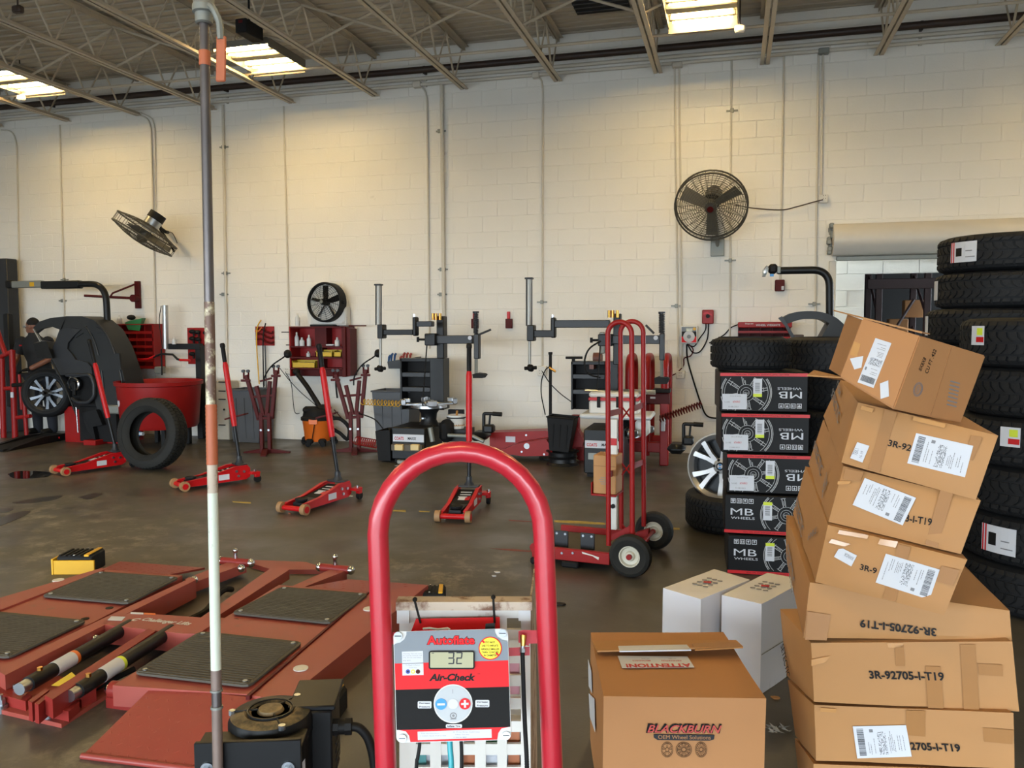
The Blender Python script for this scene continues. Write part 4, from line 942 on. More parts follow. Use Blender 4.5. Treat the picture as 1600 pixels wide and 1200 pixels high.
# ============================================================ TYRES
def tyre_parts(t, Ro, w, Ri, rows=4, nb=44, tread=True, m=None):
    m = m or m_rubber; h = w/2; g = .012
    prof = [(Ri, -h*.62), (Ri+.02, -h*.8), (Ri+(Ro-Ri)*.45, -h), (Ro-.05, -h*.97), (Ro-.02, -h*.86), (Ro-g, -h*.74), (Ro-g+.004, 0), (Ro-g, h*.74), (Ro-.02, h*.86), (Ro-.05, h*.97), (Ri+(Ro-Ri)*.45, h), (Ri+.02, h*.8), (Ri, h*.62), (Ri+.015, h*.45), (Ro-.04, h*.6), (Ro-.03, 0), (Ro-.04, -h*.6), (Ri+.015, -h*.45)]
    mb = MB(); mb.lathe(prof, 48, Matrix.Translation(V((0, 0, h))), closed=True); c = part('carcass', mb, m, t, angle=30)
    mb = MB()
    for s in (-1, 1):
        zz = h+s*h*1.0
        mb.lathe([(Ri+(Ro-Ri)*.40, zz-s*.004), (Ri+(Ro-Ri)*.42, zz+s*.002), (Ri+(Ro-Ri)*.46, zz+s*.002), (Ri+(Ro-Ri)*.48, zz-s*.004)], 48, closed=True)
    part('sidewall_ring', mb, m, c)
    if tread:
        mb = MB(); zs = [-h*.86, -h*.53, -h*.43, -h*.05, h*.05, h*.43, h*.53, h*.86] if rows == 4 else [-h*.84, -h*.35, -h*.27, h*.27, h*.35, h*.84]
        for r in range(len(zs)//2):
            z0, z1 = zs[2*r], zs[2*r+1]; edge = r in (0, len(zs)//2-1); sl = (.55 if r % 2 else -.55)*(.5 if edge else 1)
            for k in range(nb):
                a0 = 2*math.pi*(k+(r % 2)*.5)/nb; da = 2*math.pi/nb*.76
                vs = []
                for rad in (Ro-g-.004, Ro):
                    for z, tt in ((z0, 0), ((z0+z1)/2, .5), (z1, 1)):
                        rr_ = rad-(.014 if edge and ((r == 0 and tt == 0) or (r > 0 and tt == 1)) else 0)
                        zig = (.35 if tt == .5 else 0)
                        for e in (0, 1):
                            a = a0+da*e+(2*math.pi/nb)*(sl*(tt-.5)+zig*(1 if r % 2 else -1)*.6); vs.append(V((rr_*math.cos(a), rr_*math.sin(a), z+h)))
                mb.add(vs, [(6, 7, 9, 8), (8, 9, 11, 10), (0, 6, 8, 2), (2, 8, 10, 4), (1, 3, 9, 7), (3, 5, 11, 9), (0, 1, 7, 6), (4, 10, 11, 5)])
        part('tread_blocks', mb, m, t, kind='stuff', angle=20)
def tyre(label, M, Ro=.4, w=.27, Ri=.22, **kw):
    t = thing('tyre', label, 'tyre', M=M, group=kw.pop('group', None)); tyre_parts(t, Ro, w, Ri, **kw); return t
def axis_M(c, n, w):                                                  # tyre whose axis points along n, centre c
    z = V(n).normalized(); x = V((0, 0, 1)).cross(z); x = x.normalized() if x.length > .05 else V((1, 0, 0)); y = z.cross(x)
    m = Matrix((x, y, z)).transposed().to_4x4(); m.translation = V(c)-z*w/2; return m
# leaning bare tyre by the red tub
cz = F(238, 733); rad = .405; n = (-ray(236, 677).normalized()*math.cos(R(33))-RGT*math.sin(R(33))); n.z = .10; c = D(238, 678, dep(cz)+.02); c.z = rad*.995
tyre('black tyre standing on edge in front of the red tub', axis_M(c, n, .25), rad, .25, .245, rows=3, nb=60, m=m_rubberd)

# ============================================================ LEFT: BALANCER, MAN, TUB
def RC(par, name, m, x0, y0, x1, y1, Y, d, b=.004, **kw):
    mb = MB(); mb.rect(x0, y0, x1, y1, Y, d, b); return wpart(name, mb, m, par, **kw)
def PG(par, name, m, px, Y, d, Y1=None, **kw):                        # px outline on plane Y, d deep
    mb = MB(); p = [W(x, y, Y) for x, y in px]
    if sum(((p[i]-p[0]).cross(p[i+1]-p[0]).y for i in range(1, len(p)-1))) < 0: p.reverse()
    mb.prism(p[::-1] if False else p, (0, d, 0)); return wpart(name, mb, m, par, **kw)
def TB(par, name, m, px, Y, r, n=10, fl=0, world=None, **kw):
    mb = MB(); p = [W(x, y, Y) for x, y in px] if not isinstance(px[0], V) else px
    mb.tube(fillet(p, fl, 6) if fl else p, r, n); return wpart(name, mb, m, par, **kw)
YB = 9.45
bl = thing('wheel_balancer', 'black hooded wheel balancer with an overhead arm and a wheel mounted, at the far left', 'wheel balancer', (W(140, 690, YB).x, YB, 0))
outer = [(52, 512), (60, 503), (78, 497), (104, 494), (128, 494), (146, 500), (163, 515), (178, 542), (190, 575), (198, 606), (199, 622), (192, 636), (172, 642), (152, 640), (146, 618), (143, 590)]
PG(bl, 'hood_shell', m_hood, [q for q in outer if q[0] >= 100]+[(139, 586), (88, 585), (84, 566), (86, 543), (94, 515)], YB, .36, angle=45)
PG(bl, 'hood_lip', m_hood, [(52, 512), (60, 503), (78, 497), (104, 494), (106, 512), (93, 515), (80, 510), (64, 514), (55, 521)], YB, .06)
PG(bl, 'side_panel', m_dgrey, [(82, 545), (93, 515), (108, 512), (126, 515), (116, 524), (106, 536), (105, 545), (112, 553), (118, 562), (136, 566), (143, 574), (144, 586), (90, 586), (80, 566)], YB-.03, .04)
for p in ([(150, 503), (165, 520), (178, 548), (187, 578), (191, 600), (193, 630)], [(134, 510), (146, 530), (155, 560), (160, 590), (163, 636)]):
    mb = MB(); mb.tube(curve([W(x, y, YB-.005) for x, y in p], 5), .014, 6); wpart('hood_rib', mb, m_hood, bl)
PG(bl, 'hood_band', m_hood, [(112, 512), (150, 511), (166, 518), (150, 520), (130, 520), (118, 528)], YB-.012, .02)
PG(bl, 'rear_cover', m_hood, [(146, 556), (186, 552), (189, 578), (150, 580)], YB-.02, .03)
mb = MB(); mb.hexa([W(58, 560, YB-.1), W(82, 560, YB-.12), W(88, 556, YB+.1), W(66, 555, YB+.1), W(52, 537, YB-.1), W(72, 533, YB-.12), W(86, 535, YB+.1), W(64, 531, YB+.1)]); wpart('weight_tray', mb, m_black, bl)
TB(bl, 'hood_stay', m_chrome, [(53, 514), (64, 534)], YB-.06, .014)
mb = MB(); c = W(116, 600, YB-.02); mb.lathe([(.085, 0), (.1, .01), (.1, .02), (.085, .03)], 28, Matrix.Translation(c) @ Matrix.Rotation(R(90), 4, 'X'), closed=True); wpart('chrome_ring', mb, m_chrome, bl)
mb = MB(); mb.cyl(c+V((0, .01, 0)), c+V((0, .05, 0)), .09, n=24); mb.box(c+V((.01, -.01, -.06)), (.06, .04, .2), b=.01); wpart('flange_cover', mb, m_black, bl)
TB(bl, 'guard_frame', m_dgrey, [(104, 586), (142, 586), (147, 600), (147, 620), (138, 629), (120, 629), (112, 622)], YB-.04, .026, fl=.05)
RC(bl, 'body', m_blackm, 112, 584, 152, 640, YB+.06, .4)
TB(bl, 'calliper_rod', m_black, [(80, 562), (100, 600), (120, 650)], YB-.12, .012)
TB(bl, 'calliper_tip', m_chrome, [(119, 636), (122, 676)], YB-.14, .01)
RC(bl, 'lower_cabinet', m_blackm, 124, 636, 182, 690, YB+.02, .45)
PG(bl, 'leg_bracket', m_black, [(128, 645), (150, 640), (160, 664), (145, 667), (150, 690), (136, 672)], YB-.06, .07)
RC(bl, 'gear_motor', m_gal, 160, 633, 186, 647, YB-.05, .2, .02)
RC(bl, 'base', m_red, 101, 636, 185, 694, YB+.1, .5)
mb = MB(); a, b = F(106, 700), F(183, 690); mb.box(((a.x+b.x)/2, YB+.05, .035), (b.x-a.x, .35, .07), b=.006); wpart('foot_plate', mb, m_red, bl)
pth = [W(170, 575, YB+.3), W(165, 462, YB+.3), W(158, 443, YB+.3), W(122, 443, YB+.3)]
mb = MB(); mb.tube(fillet([W(172, 590, YB+.3), W(165, 443.5, YB+.3), W(110, 444, YB+.3)], .26, 10), .045, 14); am = wpart('overhead_arm', mb, m_black, bl)
RC(am, 'arm_sleeve', m_black, 62, 438.5, 122, 451, YB+.25, .11, .015)
RC(am, 'lamp_housing', m_gal, 17, 438.5, 63, 449.5, YB+.26, .09, .01, label='grey lamp housing with a yellow sticker')
RC(am, 'end_cap', m_ink, 7, 438, 17, 450.5, YB+.25, .1, .015)
RC(am, 'warning_sticker', m_yellow, 46, 441, 53, 447.5, YB+.257, .004, 0)
# alloy wheel mounted on the balancer
def alloy(t, Ro, Ri, w, n, ms, mrim, twin=True, hubm=None):
    mb = MB(); h = w/2; mb.lathe([(Ri, h), (Ri+.012, h*.98), (Ri+.012, h*.9), (Ri-.012, h*.8), (Ri-.02, -h*.7), (Ri+.012, -h*.9), (Ri+.012, -h), (Ri-.004, -h), (Ri-.03, -h*.6), (Ri-.03, h*.7)], 48, closed=True); part('rim', mb, mrim, t)
    mb = MB(); mb.cyl((0, 0, -h*.2), (0, 0, -h*.1), Ri*.55, n=32); part('brake_side', mb, m_ink, t)
    for k in range(n):
        a = 2*math.pi*k/n; mb = MB()
        for s in ((-1, 1) if twin else (0,)):
            a2 = a+s*.26*5/n; a1 = a+s*.10
            p = [V((r_*math.cos(b_), r_*math.sin(b_), z)) for r_, b_, z in ((Ri*.16, a1, h*.62), (Ri*.5, (a1+a2)/2, h*.72), (Ri*.98, a2, h*.84))]
            for q0, q1, w0, w1 in ((p[0], p[1], .022, .02), (p[1], p[2], .02, .026)):
                d = (q1-q0).normalized(); sd = d.cross(V((0, 0, 1))).normalized(); dn = V((0, 0, -.03))
                mb.hexa([q0-sd*w0+dn, q0+sd*w0+dn, q1+sd*w1+dn, q1-sd*w1+dn, q0-sd*w0*.8, q0+sd*w0*.8, q1+sd*w1*.8, q1-sd*w1*.8][0:8])
        part('spoke', mb, ms, t)
    mb = MB(); mb.lathe([(Ri*.26, h*.3), (Ri*.26, h*.6), (Ri*.2, h*.68), (0, h*.68)], 24); hb = part('hub', mb, ms, t)
    mb = MB(); mb.cyl((0, 0, h*.68), (0, 0, h*.72), Ri*.13, n=20); part('centre_cap', mb, hubm or m_ink, hb)
    mb = MB()
    for k in range(5): a = 2*math.pi*(k+.5)/5; mb.cyl((Ri*.2*math.cos(a), Ri*.2*math.sin(a), h*.6), (Ri*.2*math.cos(a), Ri*.2*math.sin(a), h*.7), .012, n=8)
    part('lug_hole', mb, m_ink, hb)
c = W(72, 614, YB-.02); n = -ray(72, 614).normalized()*math.cos(R(22))-RGT*math.sin(R(22)); n.z = .05
wt = thing('wheel', 'dark alloy wheel with tyre mounted on the wheel balancer', 'wheel', M=axis_M(c-n*.1, n, 0))
Ro_ = 38*dep(c)/FPX; alloy(wt, Ro_, Ro_*.72, .2, 5, mat('dark_spoke', '#4d5054', .3, .8, var=.1), m_alud, twin=True)
tp_ = bpy.data.objects.new('tmp', None)
mb = MB(); Ri_ = Ro_*.73; mb.lathe([(Ri_, -.10), (Ri_+.02, -.115), (Ro_-.05, -.12), (Ro_-.012, -.095), (Ro_, -.06), (Ro_, .06), (Ro_-.012, .095), (Ro_-.05, .12), (Ri_+.02, .115), (Ri_, .10)], 48, closed=True); part('tyre_casing', mb, m_rubber, wt)
mb = MB(); mb.lathe([(.028, .06), (.05, .07), (.05, .10), (.02, .11), (.02, .2), (0, .2)], 16); part('clamp_nut', mb, m_ink, wt)
for k in range(3): mb = MB(); a = 2*math.pi*k/3; mb.cyl((.04*math.cos(a), .04*math.sin(a), .1), (.09*math.cos(a), .09*math.sin(a), .1), .012, n=8); part('clamp_handle', mb, m_zinc, wt)
bpy.data.objects.remove(tp_)

# ---- the man
def skinned(name, pts, edges, m, par, sub=1, inv=None):
    me = bpy.data.meshes.new(name); me.from_pydata([tuple(inv @ V(p[0])) if inv is not None else p[0] for p in pts], edges, [])
    o = bpy.data.objects.new(name, me); COL.objects.link(o); o.parent = par
    md = o.modifiers.new('s', 'SKIN'); md.use_smooth_shade = True
    for i, p in enumerate(pts):
        sv = me.skin_vertices[0].data[i]; r_ = p[1]; sv.radius = r_ if isinstance(r_, tuple) else (r_, r_)
        sv.use_root = i == 0
    s2 = o.modifiers.new('d', 'SUBSURF'); s2.levels = s2.render_levels = sub
    me.materials.append(m); return o
YM = 10.2
pc = W(66, 600, YM); 
man = thing('person', 'man in black polo shirt, gloves and glasses behind the left wheel balancer, looking left', 'person', (W(66, 678, YM).x, YM, 0))
m_skin = mat('brown_skin', '#7d4f3a', .5, var=.06); m_shirt = mat('black_polo', '#17181b', .8, var=.15); m_trouser = mat('dark_trousers', '#1d2029', .85, var=.15)
HM = W(60, 498, YM).z                                                # top of the head
x0 = W(66, 600, YM).x-WM[man].translation.x
sh_z = HM-.30; hip = .93
SL = -(WM[man].translation.x-W(33, 545, YM).x)+.04                   # left shoulder, local x
SR = W(72, 545, YM).x-WM[man].translation.x
mx_ = (SL+SR)/2
# one continuous body: pelvis, torso, neck, head core, both arms, both legs
P_ = [((mx_+.10, .0, hip), .10), ((mx_+.07, 0, hip+.2), .09), ((mx_+.02, 0, sh_z-.16), .08), ((mx_, 0, sh_z-.07), .05), ((mx_-.01, 0, sh_z+.09), .055), ((mx_-.015, -.01, HM-.15), .08), ((mx_-.015, -.01, HM-.06), .075),
      ((SL-.03, 0, sh_z-.06), .045), ((SL-.07, -.06, sh_z-.30), .046), ((SL+.03, -.26, sh_z-.47), .038),
      ((SR+.04, 0, sh_z-.06), .045), ((SR+.13, -.05, sh_z-.30), .046), ((SR-.06, -.27, sh_z-.45), .038),
      ((mx_+.0, 0, hip-.08), .10), ((mx_-.01, 0, .5), .075), ((mx_-.01, .02, .1), .055), ((mx_+.22, 0, hip-.08), .10), ((mx_+.25, .0, .5), .075), ((mx_+.27, .02, .1), .055)]
E_ = [(0, 1), (1, 2), (2, 3), (3, 4), (4, 5), (5, 6), (3, 7), (7, 8), (8, 9), (3, 10), (10, 11), (11, 12), (0, 13), (13, 14), (14, 15), (0, 16), (16, 17), (17, 18)]
body = skinned('body', P_, E_, m_skin, man, 2)
mb = MB(); n_ = 20; rings = [(mx_+.09, hip-.04, .19, .135), (mx_+.075, hip+.16, .18, .13), (mx_+.03, sh_z-.22, .205, .14), (mx_+.005, sh_z-.08, .205, .125), (mx_, sh_z+.0, .165, .10), (mx_-.005, sh_z+.05, .085, .08), (mx_-.01, sh_z+.09, .068, .066)]
mb.add([V((cx+a*math.cos(2*math.pi*k/n_), b*math.sin(2*math.pi*k/n_), z)) for cx, z, a, b in rings for k in range(n_)], [(i*n_+k, i*n_+(k+1) % n_, (i+1)*n_+(k+1) % n_, (i+1)*n_+k) for i in range(len(rings)-1) for k in range(n_)]+[tuple(range(n_-1, -1, -1))])
for a, b in ((P_[7][0], P_[8][0]), (P_[10][0], P_[11][0])):
    a, b = V(a), V(b); mb.sphere(a+V((0, 0, .01)), .088, 12); mb.tube([a+(b-a)*-.1, a+(b-a)*.3, a+(b-a)*.72], [.085, .082, .074], 14)
torso = part('polo_shirt', mb, m_shirt, man, angle=60)
mb = MB(); mb.box((SL+.10, -.145, sh_z-.10), (.05, .006, .022), b=.002); part('chest_logo', mb, m_redj, torso)
skinned('trousers', [(P_[0][0], (.185, .135))]+[((P_[i][0][0], P_[i][0][1], .0 if i in (15, 18) else P_[i][0][2]), P_[i][1]*1.18) for i in (13, 14, 15, 16, 17, 18)], [(0, 1), (1, 2), (2, 3), (0, 4), (4, 5), (5, 6)], m_trouser, man, 2)
for fx in (mx_-.01, mx_+.27):
    mb = MB(); mb.box((fx-.02, -.05, .05), (.10, .28, .09), b=.03); part('shoe', mb, m_ink, man)
# head in profile towards the left
hc = V((mx_-.02, -.01, HM-.115)); HD = MB()
HD.sphere(hc+V((.01, 0, .02)), .1, 18, sc=(1.02, .78, 1.0)); HD.sphere(hc+V((-.025, 0, -.055)), .072, 14, sc=(1.0, .82, .95))
HD.tube([hc+V((-.09, 0, .01)), hc+V((-.115, 0, -.022)), hc+V((-.095, 0, -.032))], [.010, .016, .012], 8)
HD.sphere(hc+V((-.088, 0, -.062)), .016, 8, sc=(1, 1.6, .5)); HD.sphere(hc+V((-.087, 0, -.076)), .015, 8, sc=(1, 1.5, .5))
for s in (-1, 1): HD.sphere(hc+V((.03, s*.078, -.01)), .026, 8, sc=(.7, .35, 1.1))
hd = part('head', HD, m_skin, man)
mb = MB(); mb.sphere(hc+V((.022, 0, .034)), .102, 18, sc=(1.0, .80, 1.0)); mb.v = [V((p.x, p.y, max(p.z, hc.z+.02+.5*max(0, -(p.x-hc.x-.0)))))for p in mb.v]; part('hair', mb, mat('black_hair', '#15110f', .9), hd)
for s in (-1, 1):
    mb = MB(); mb.sphere(hc+V((-.088, s*.032, .005)), .011, 8); part('eye', mb, m_paper, hd)
mb = MB(); mb.tube([hc+V((.03, -.082, .006)), hc+V((-.09, -.066, .008)), hc+V((-.112, -.03, .004)), hc+V((-.115, 0, .004)), hc+V((-.112, .03, .004)), hc+V((-.09, .066, .008)), hc+V((.03, .082, .006))], .004, 6)
for s in (-1, 1): mb.box(hc+V((-.113, s*.033, -.003)), (.004, .05, .034), b=.001)
part('glasses', mb, m_glass, hd)
def hand(wr, d, lab):
    wr = V(wr); d = V(d).normalized(); sd = d.cross(V((0, 0, 1))).normalized(); up_ = sd.cross(d)
    pts = [(wr-d*.02, .036), (wr+d*.045, (.042, .026)), (wr+d*.085, (.042, .024))]; ed = [(0, 1), (1, 2)]
    for k, (o, l) in enumerate(((-.034, .075), (-.012, .085), (.011, .08), (.033, .062))):
        b = len(pts); p0 = wr+d*.08+sd*o; pts += [(p0, .011), (p0+d*l*.5+up_*-.008, .010), (p0+d*l*.85-up_*.035, .0085)]; ed += [(2, b), (b, b+1), (b+1, b+2)]
    b = len(pts); pts += [(wr+d*.03-sd*.045, .013), (wr+d*.07-sd*.07-up_*.015, .011)]; ed += [(1, b), (b, b+1)]
    return skinned('gloved_hand', [(tuple(p), r_) for p, r_ in pts], ed, m_ink, man, 1)
hand(P_[9][0], (.55, -.5, -.25), ''); hand(P_[12][0], (-.7, -.45, -.15), '')

# ---- red dip tub
tb = W(262, 600, 9.75); tz0, tz1 = W(262, 674, 9.12).z, W(262, 600, 8.99).z
tub = thing('dip_tub', 'large round red tyre dip tub on black legs behind the standing tyre', 'tub', (tb.x+.02, 9.55, 0))
mb = MB(); mb.lathe([(.47, tz0), (.495, tz0+.04), (.535, tz1-.06), (.56, tz1-.05), (.565, tz1), (.54, tz1), (.52, tz1-.06), (.44, tz0+.07), (0, tz0+.05)], 48); part('tub', mb, m_red, tub)
for k in range(4):
    a = R(45+90*k); mb = MB(); mb.box((.36*math.cos(a), .36*math.sin(a), tz0/2), (.06, .06, tz0), b=.006); part('leg', mb, m_black, tub)
a = R(-127); mb = MB(); rt_ = .515
mb.lathe([(0, 0), (.055, 0), (.055, .004), (0, .006)], 20, frame((rt_*math.cos(a), rt_*math.sin(a), tz1-.27), (-math.sin(a), math.cos(a), 0), (0, 0, 1))); part('sticker', mb, m_paper, tub)
mb = MB(); q = tz0-.06; mb.tube(fillet([(-.18, -.3, tz0+.02), (-.18, -.3, q), (-.02, -.32, q)], .04), .024, 10); pv = part('drain_pipe', mb, m_white, tub); mb = MB(); mb.sphere((-.1, -.31, q), .036, 10); mb.box((-.1, -.33, q+.04), (.02, .03, .05), b=.004); part('valve', mb, m_blue, pv)

# ---- red tube rack and black post at the left edge
YP = 10.2
lp = thing('lift_post', 'dark metal lift post at the left edge of the picture', 'post', (W(4, 600, YP).x, YP, 0))
mb = MB(); a = W(-14, 404, YP); b = W(8, 404, YP); mb.box(((a.x+b.x)/2, YP+.12, a.z/2), (b.x-a.x, .2, a.z), b=.01); wpart('column', mb, m_dgrey, lp)
mb = MB(); a = W(7, 490, YP-.02); mb.box((a.x, YP+.04, a.z/2+.2), (.10, .1, a.z-.4), b=.01); wpart('carriage', mb, m_black, lp)
rk2 = thing('tube_rack', 'red tubular rack beside the man at the left edge', 'rack', (W(20, 690, 9.7).x, 9.45, 0))
for pts, r_ in (([(19, 547), (24, 689)], .042), ([(3, 560), (6, 692)], .04), ([(36, 600), (42, 684)], .03), ([(-8, 505), (2, 536), (10, 556)], .036), ([(-10, 566), (4, 556), (20, 549)], .034), ([(0, 608), (22, 606)], .03), ([(22, 653), (48, 650)], .03), ([(30, 585), (34, 640)], .02)):
    TB(rk2, 'tube', m_red, pts, 9.7, r_, fl=.05)
TB(rk2, 'strap', m_ink, [(20, 602), (44, 600)], 9.66, .03)
mb = MB(); a = W(19, 617, 9.65); mb.box(a, (.05, .02, .08), b=.004); wpart('white_tag', mb, m_paper, rk2)
for f in ([-.35, .35]):
    mb = MB(); a = F(20+f*60, 692); mb.box((a.x, 9.7, .02), (.06, .4, .04), b=.005); wpart('foot', mb, m_red, rk2)
# black floor tray / ramp
ft = thing('wheel_ramp', 'low black wheel ramp lying on the floor in front of the man', 'ramp', F(58, 695))
a, b = F(10, 706), F(108, 686); ex = (b-a).normalized(); ey = V((-ex.y, ex.x, 0)); L_ = (b-a).length
mb = MB(); pr = [(0, 0), (L_, 0), (L_, .09), (L_*.6, .10), (L_*.1, .03)]; mb.prism([a+ex*x+V((0, 0, z)) for x, z in pr][::-1] if True else [], ey*.06); wpart('side_rail', mb, m_ink, ft)
mb = MB(); mb.prism([a+ex*x+V((0, 0, z))+ey*.34 for x, z in pr][::-1], ey*.06); wpart('side_rail', mb, m_ink, ft)
mb = MB(); mb.hexa([a+ey*.05+V((0, 0, .01)), a+ex*L_+ey*.05+V((0, 0, .02)), a+ex*L_+ey*.36+V((0, 0, .02)), a+ey*.36+V((0, 0, .01)), a+ey*.05+V((0, 0, .025)), a+ex*L_+ey*.05+V((0, 0, .085)), a+ex*L_+ey*.36+V((0, 0, .085)), a+ey*.36+V((0, 0, .025))]); wpart('deck', mb, m_blackm, ft)
mb = MB(); q = a+ex*L_*.82-ey*.002+V((0, 0, .05)); mb.box(q, (.03, .004, .025)); wpart('sticker', mb, m_redj, ft)

# ---- wall items on the left
def wthing(name, label, cat, x, y, **kw): p = W(x, y); return thing(name, label, cat, (p.x, YW, p.z), **kw)
hr = wthing('hose_reel_arm', 'dark red swing bracket with a round drum on the wall above the red drawer rack', 'bracket', 213, 482)
RC(hr, 'wall_plate', m_dred, 210, 439, 217, 482, YW-.06, .05)
TB(hr, 'swing_arm', m_dred, [W(132, 462, YW-.4), W(172, 464, YW-.3), W(206, 466, YW-.1)], 0, .02)
TB(hr, 'stay_rod', m_dred, [W(172, 464, YW-.3), W(176, 458, YW-.3), W(211, 444, YW-.08)], 0, .014)
mb = MB(); c = W(207, 466, YW-.14); mb.cyl(c, c+V((0, .1, 0)), .055, n=20); wpart('drum', mb, m_dred, hr)
dr = wthing('weight_rack', 'red wall rack of open bins under a green bag, behind the balancer', 'rack', 208, 575)
RC(dr, 'back', m_dred, 178, 506, 240, 576, YW-.05, .045)
for x in (178, 239): RC(dr, 'side_panel', m_red, x-1, 506, x+1.5, 576, YW-.27, .24)
for y in (507, 521, 532, 543, 553, 564, 575): RC(dr, 'shelf', m_red, 178, y-.8, 240, y+.8, YW-.27, .25, 0); RC(dr, 'bin_front', m_red, 178, y-3.5, 240, y-.8, YW-.27, .01, 0) if y > 510 else None
for x in (190, 202, 214, 227): RC(dr, 'divider', m_red, x-.5, 507, x+.5, 575, YW-.25, .2, 0)
mb = MB(); 
p = [W(197, 503, YW-.22), W(214, 508, YW-.24), W(219, 514, YW-.24), W(201, 514, YW-.24)]
mb.hexa([W(200, 515, YW-.26), W(218, 517, YW-.26), W(222, 512, YW-.1), W(206, 511, YW-.1), W(195, 504, YW-.26), W(222, 497, YW-.26), W(228, 497, YW-.1), W(204, 500, YW-.1)])
gbag = one('bag', 'green and white bag lying on the red wall rack', 'bag', mb, m_green)
mb = MB(); mb.sphere(W(205, 496, YW-.2), .05, 10, sc=(1.4, 1, .8)); one('glove', 'black crumpled glove on top of the green bag', 'glove', mb, m_ink)
def bottle(x, y0, y1, r_, lab, m=None, Y=YW-.18, cat='bottle', grp=None):
    p = W(x, y1, Y); h = W(x, y0, Y).z-p.z; t = thing('bottle', lab, cat, p, group=grp)
    mb = MB(); mb.lathe([(r_*.9, 0), (r_, .01), (r_, h*.62), (r_*.45, h*.78), (r_*.4, h*.84), (0, h*.84)], 14); part('body', mb, m or m_white, t)
    mb = MB(); mb.lathe([(r_*.42, h*.82), (r_*.42, h*.95), (r_*.25, h), (0, h)], 10); part('cap', mb, m_dirtywhite, t); return t
bottle(187, 492, 507, .035, 'white bottle standing on the red wall rack beside the green bag')
tbd = wthing('tool_board', 'red wall board with black air tools beside the foreground air pipe', 'tool board', 310, 568)
RC(tbd, 'board', m_red, 293, 512, 330, 569, YW-.03, .025)
for x, y in ((300, 518), (308, 519), (300, 529), (309, 530), (300, 553), (322, 520)):
    mb = MB(); c = W(x, y, YW-.07); mb.sphere(c, .035, 10, sc=(1.5, 1, .9)); mb.cyl(c+V((.02, 0, 0)), c+V((.03, 0, -.07)), .014); wpart('tool_holder', mb, m_ink, tbd)
# tyre changer standing behind the tub
tc0 = thing('tyre_changer', 'tyre changer behind the red tub, only its silver cylinder and black arm showing', 'tyre changer', (W(300, 600, 10.3).x, 10.3, 0))
mb = MB(); mb.cyl(W(258, 477, 10.25), W(259, 545, 10.25), .04, n=14); wpart('air_cylinder', mb, m_alu, tc0)
RC(tc0, 'arm', m_black, 262, 537, 312, 546, 10.25, .08)
mb = MB(); a = W(308, 540, 10.25); mb.box((a.x, 10.31, a.z/2), (.095, .1, a.z), b=.006); wpart('column', mb, m_black, tc0)
TB(tc0, 'hose', m_ink, [(252, 478), (248, 500), (252, 530), (254, 545)], 10.08, .006, fl=.1)
TB(tc0, 'lever', m_black, [(240, 558), (252, 553), (270, 554), (277, 561), (283, 563)], 10.0, .016); TB(tc0, 'lever_grip', m_redj, [(281, 562.5), (297, 563)], 10.0, .018)
TB(tc0, 'lever_grip', m_redj, [(205, 563), (232, 561), (243, 556)], 10.0, .016)
TB(tc0, 'rod', m_ink, [(252, 545), (253, 586)], 10.0, .012)
mb = MB(); a = W(250, 578, 10.15); mb.box(a, (.12, .1, .1), b=.01); wpart('valve_block', mb, m_gal, tc0)
bottle(272, 527, 538, .03, 'small bottle on the black arm of the tyre changer behind the red tub', Y=10.14)

# grey bins, locker
def bin_(label, x0, y0, x1, y1, Y, m=m_bin, d=.42, taper=.8):
    a, b = W(x0, y1, Y), W(x1, y0, Y); cx = (a.x+b.x)/2; h = b.z; w_ = b.x-a.x
    t = thing('waste_bin', label, 'waste bin', (cx, Y+d/2, 0)); mb = MB(); q = taper
    o = [(-w_/2, -d/2), (w_/2, -d/2), (w_/2, d/2), (-w_/2, d/2)]; th = .012
    lo = [V((x*q, y*q, .005)) for x, y in o]; hi = [V((x, y, h)) for x, y in o]; hi2 = [V((x*(1-2*th/w_), y*(1-2*th/d), h)) for x, y in o]; lo2 = [V((x*q*.95, y*q*.95, .03)) for x, y in o]
    mb.add(lo+hi+hi2+lo2, [(3, 2, 1, 0)]+[(i, (i+1) % 4, 4+(i+1) % 4, 4+i) for i in range(4)]+[(4+i, 4+(i+1) % 4, 8+(i+1) % 4, 8+i) for i in range(4)]+[(8+i, 8+(i+1) % 4, 12+(i+1) % 4, 12+i) for i in range(4)]+[(12, 13, 14, 15)]); part('bin_body', mb, m, t)
    mb = MB(); pts = [V((x*1.02, y*1.02, h-.012)) for x, y in o]; mb.tube(pts, .012, 6, closed=True); part('rim', mb, m, t)
    for k in (-1, 0, 1): 
        mb = MB(); mb.hexa([V((k*w_*.25-.01, -d/2*q-.006, .06)), V((k*w_*.25+.01, -d/2*q-.006, .06)), V((k*w_*.25+.01, -d/2*q+.01, .06)), V((k*w_*.25-.01, -d/2*q+.01, .06)), V((k*w_*.25-.01, -d/2-.006, h-.12)), V((k*w_*.25+.01, -d/2-.006, h-.12)), V((k*w_*.25+.01, -d/2+.01, h-.12)), V((k*w_*.25-.01, -d/2+.01, h-.12))]); part('rib', mb, m, t)
    return t
bin_('tall grey waste bin against the wall left of the left tyre spreader', 357, 609, 405, 688, 10.02)
bin_('tall grey waste bin behind the left tyre changer', 582, 611, 640, 690, 9.75)
lk = thing('locker', 'narrow cream metal cabinet against the wall beside the air pipe', 'cabinet', (W(348, 690, 10.3).x, 10.3, 0))
a, b = W(333, 596, 10.25), W(356, 596, 10.25); mb = MB(); mb.box(((a.x+b.x)/2, 10.38, a.z/2), (b.x-a.x, .26, a.z), b=.01); wpart('cabinet_body', mb, mat('cream_metal', '#b3ac9c', .5), lk)
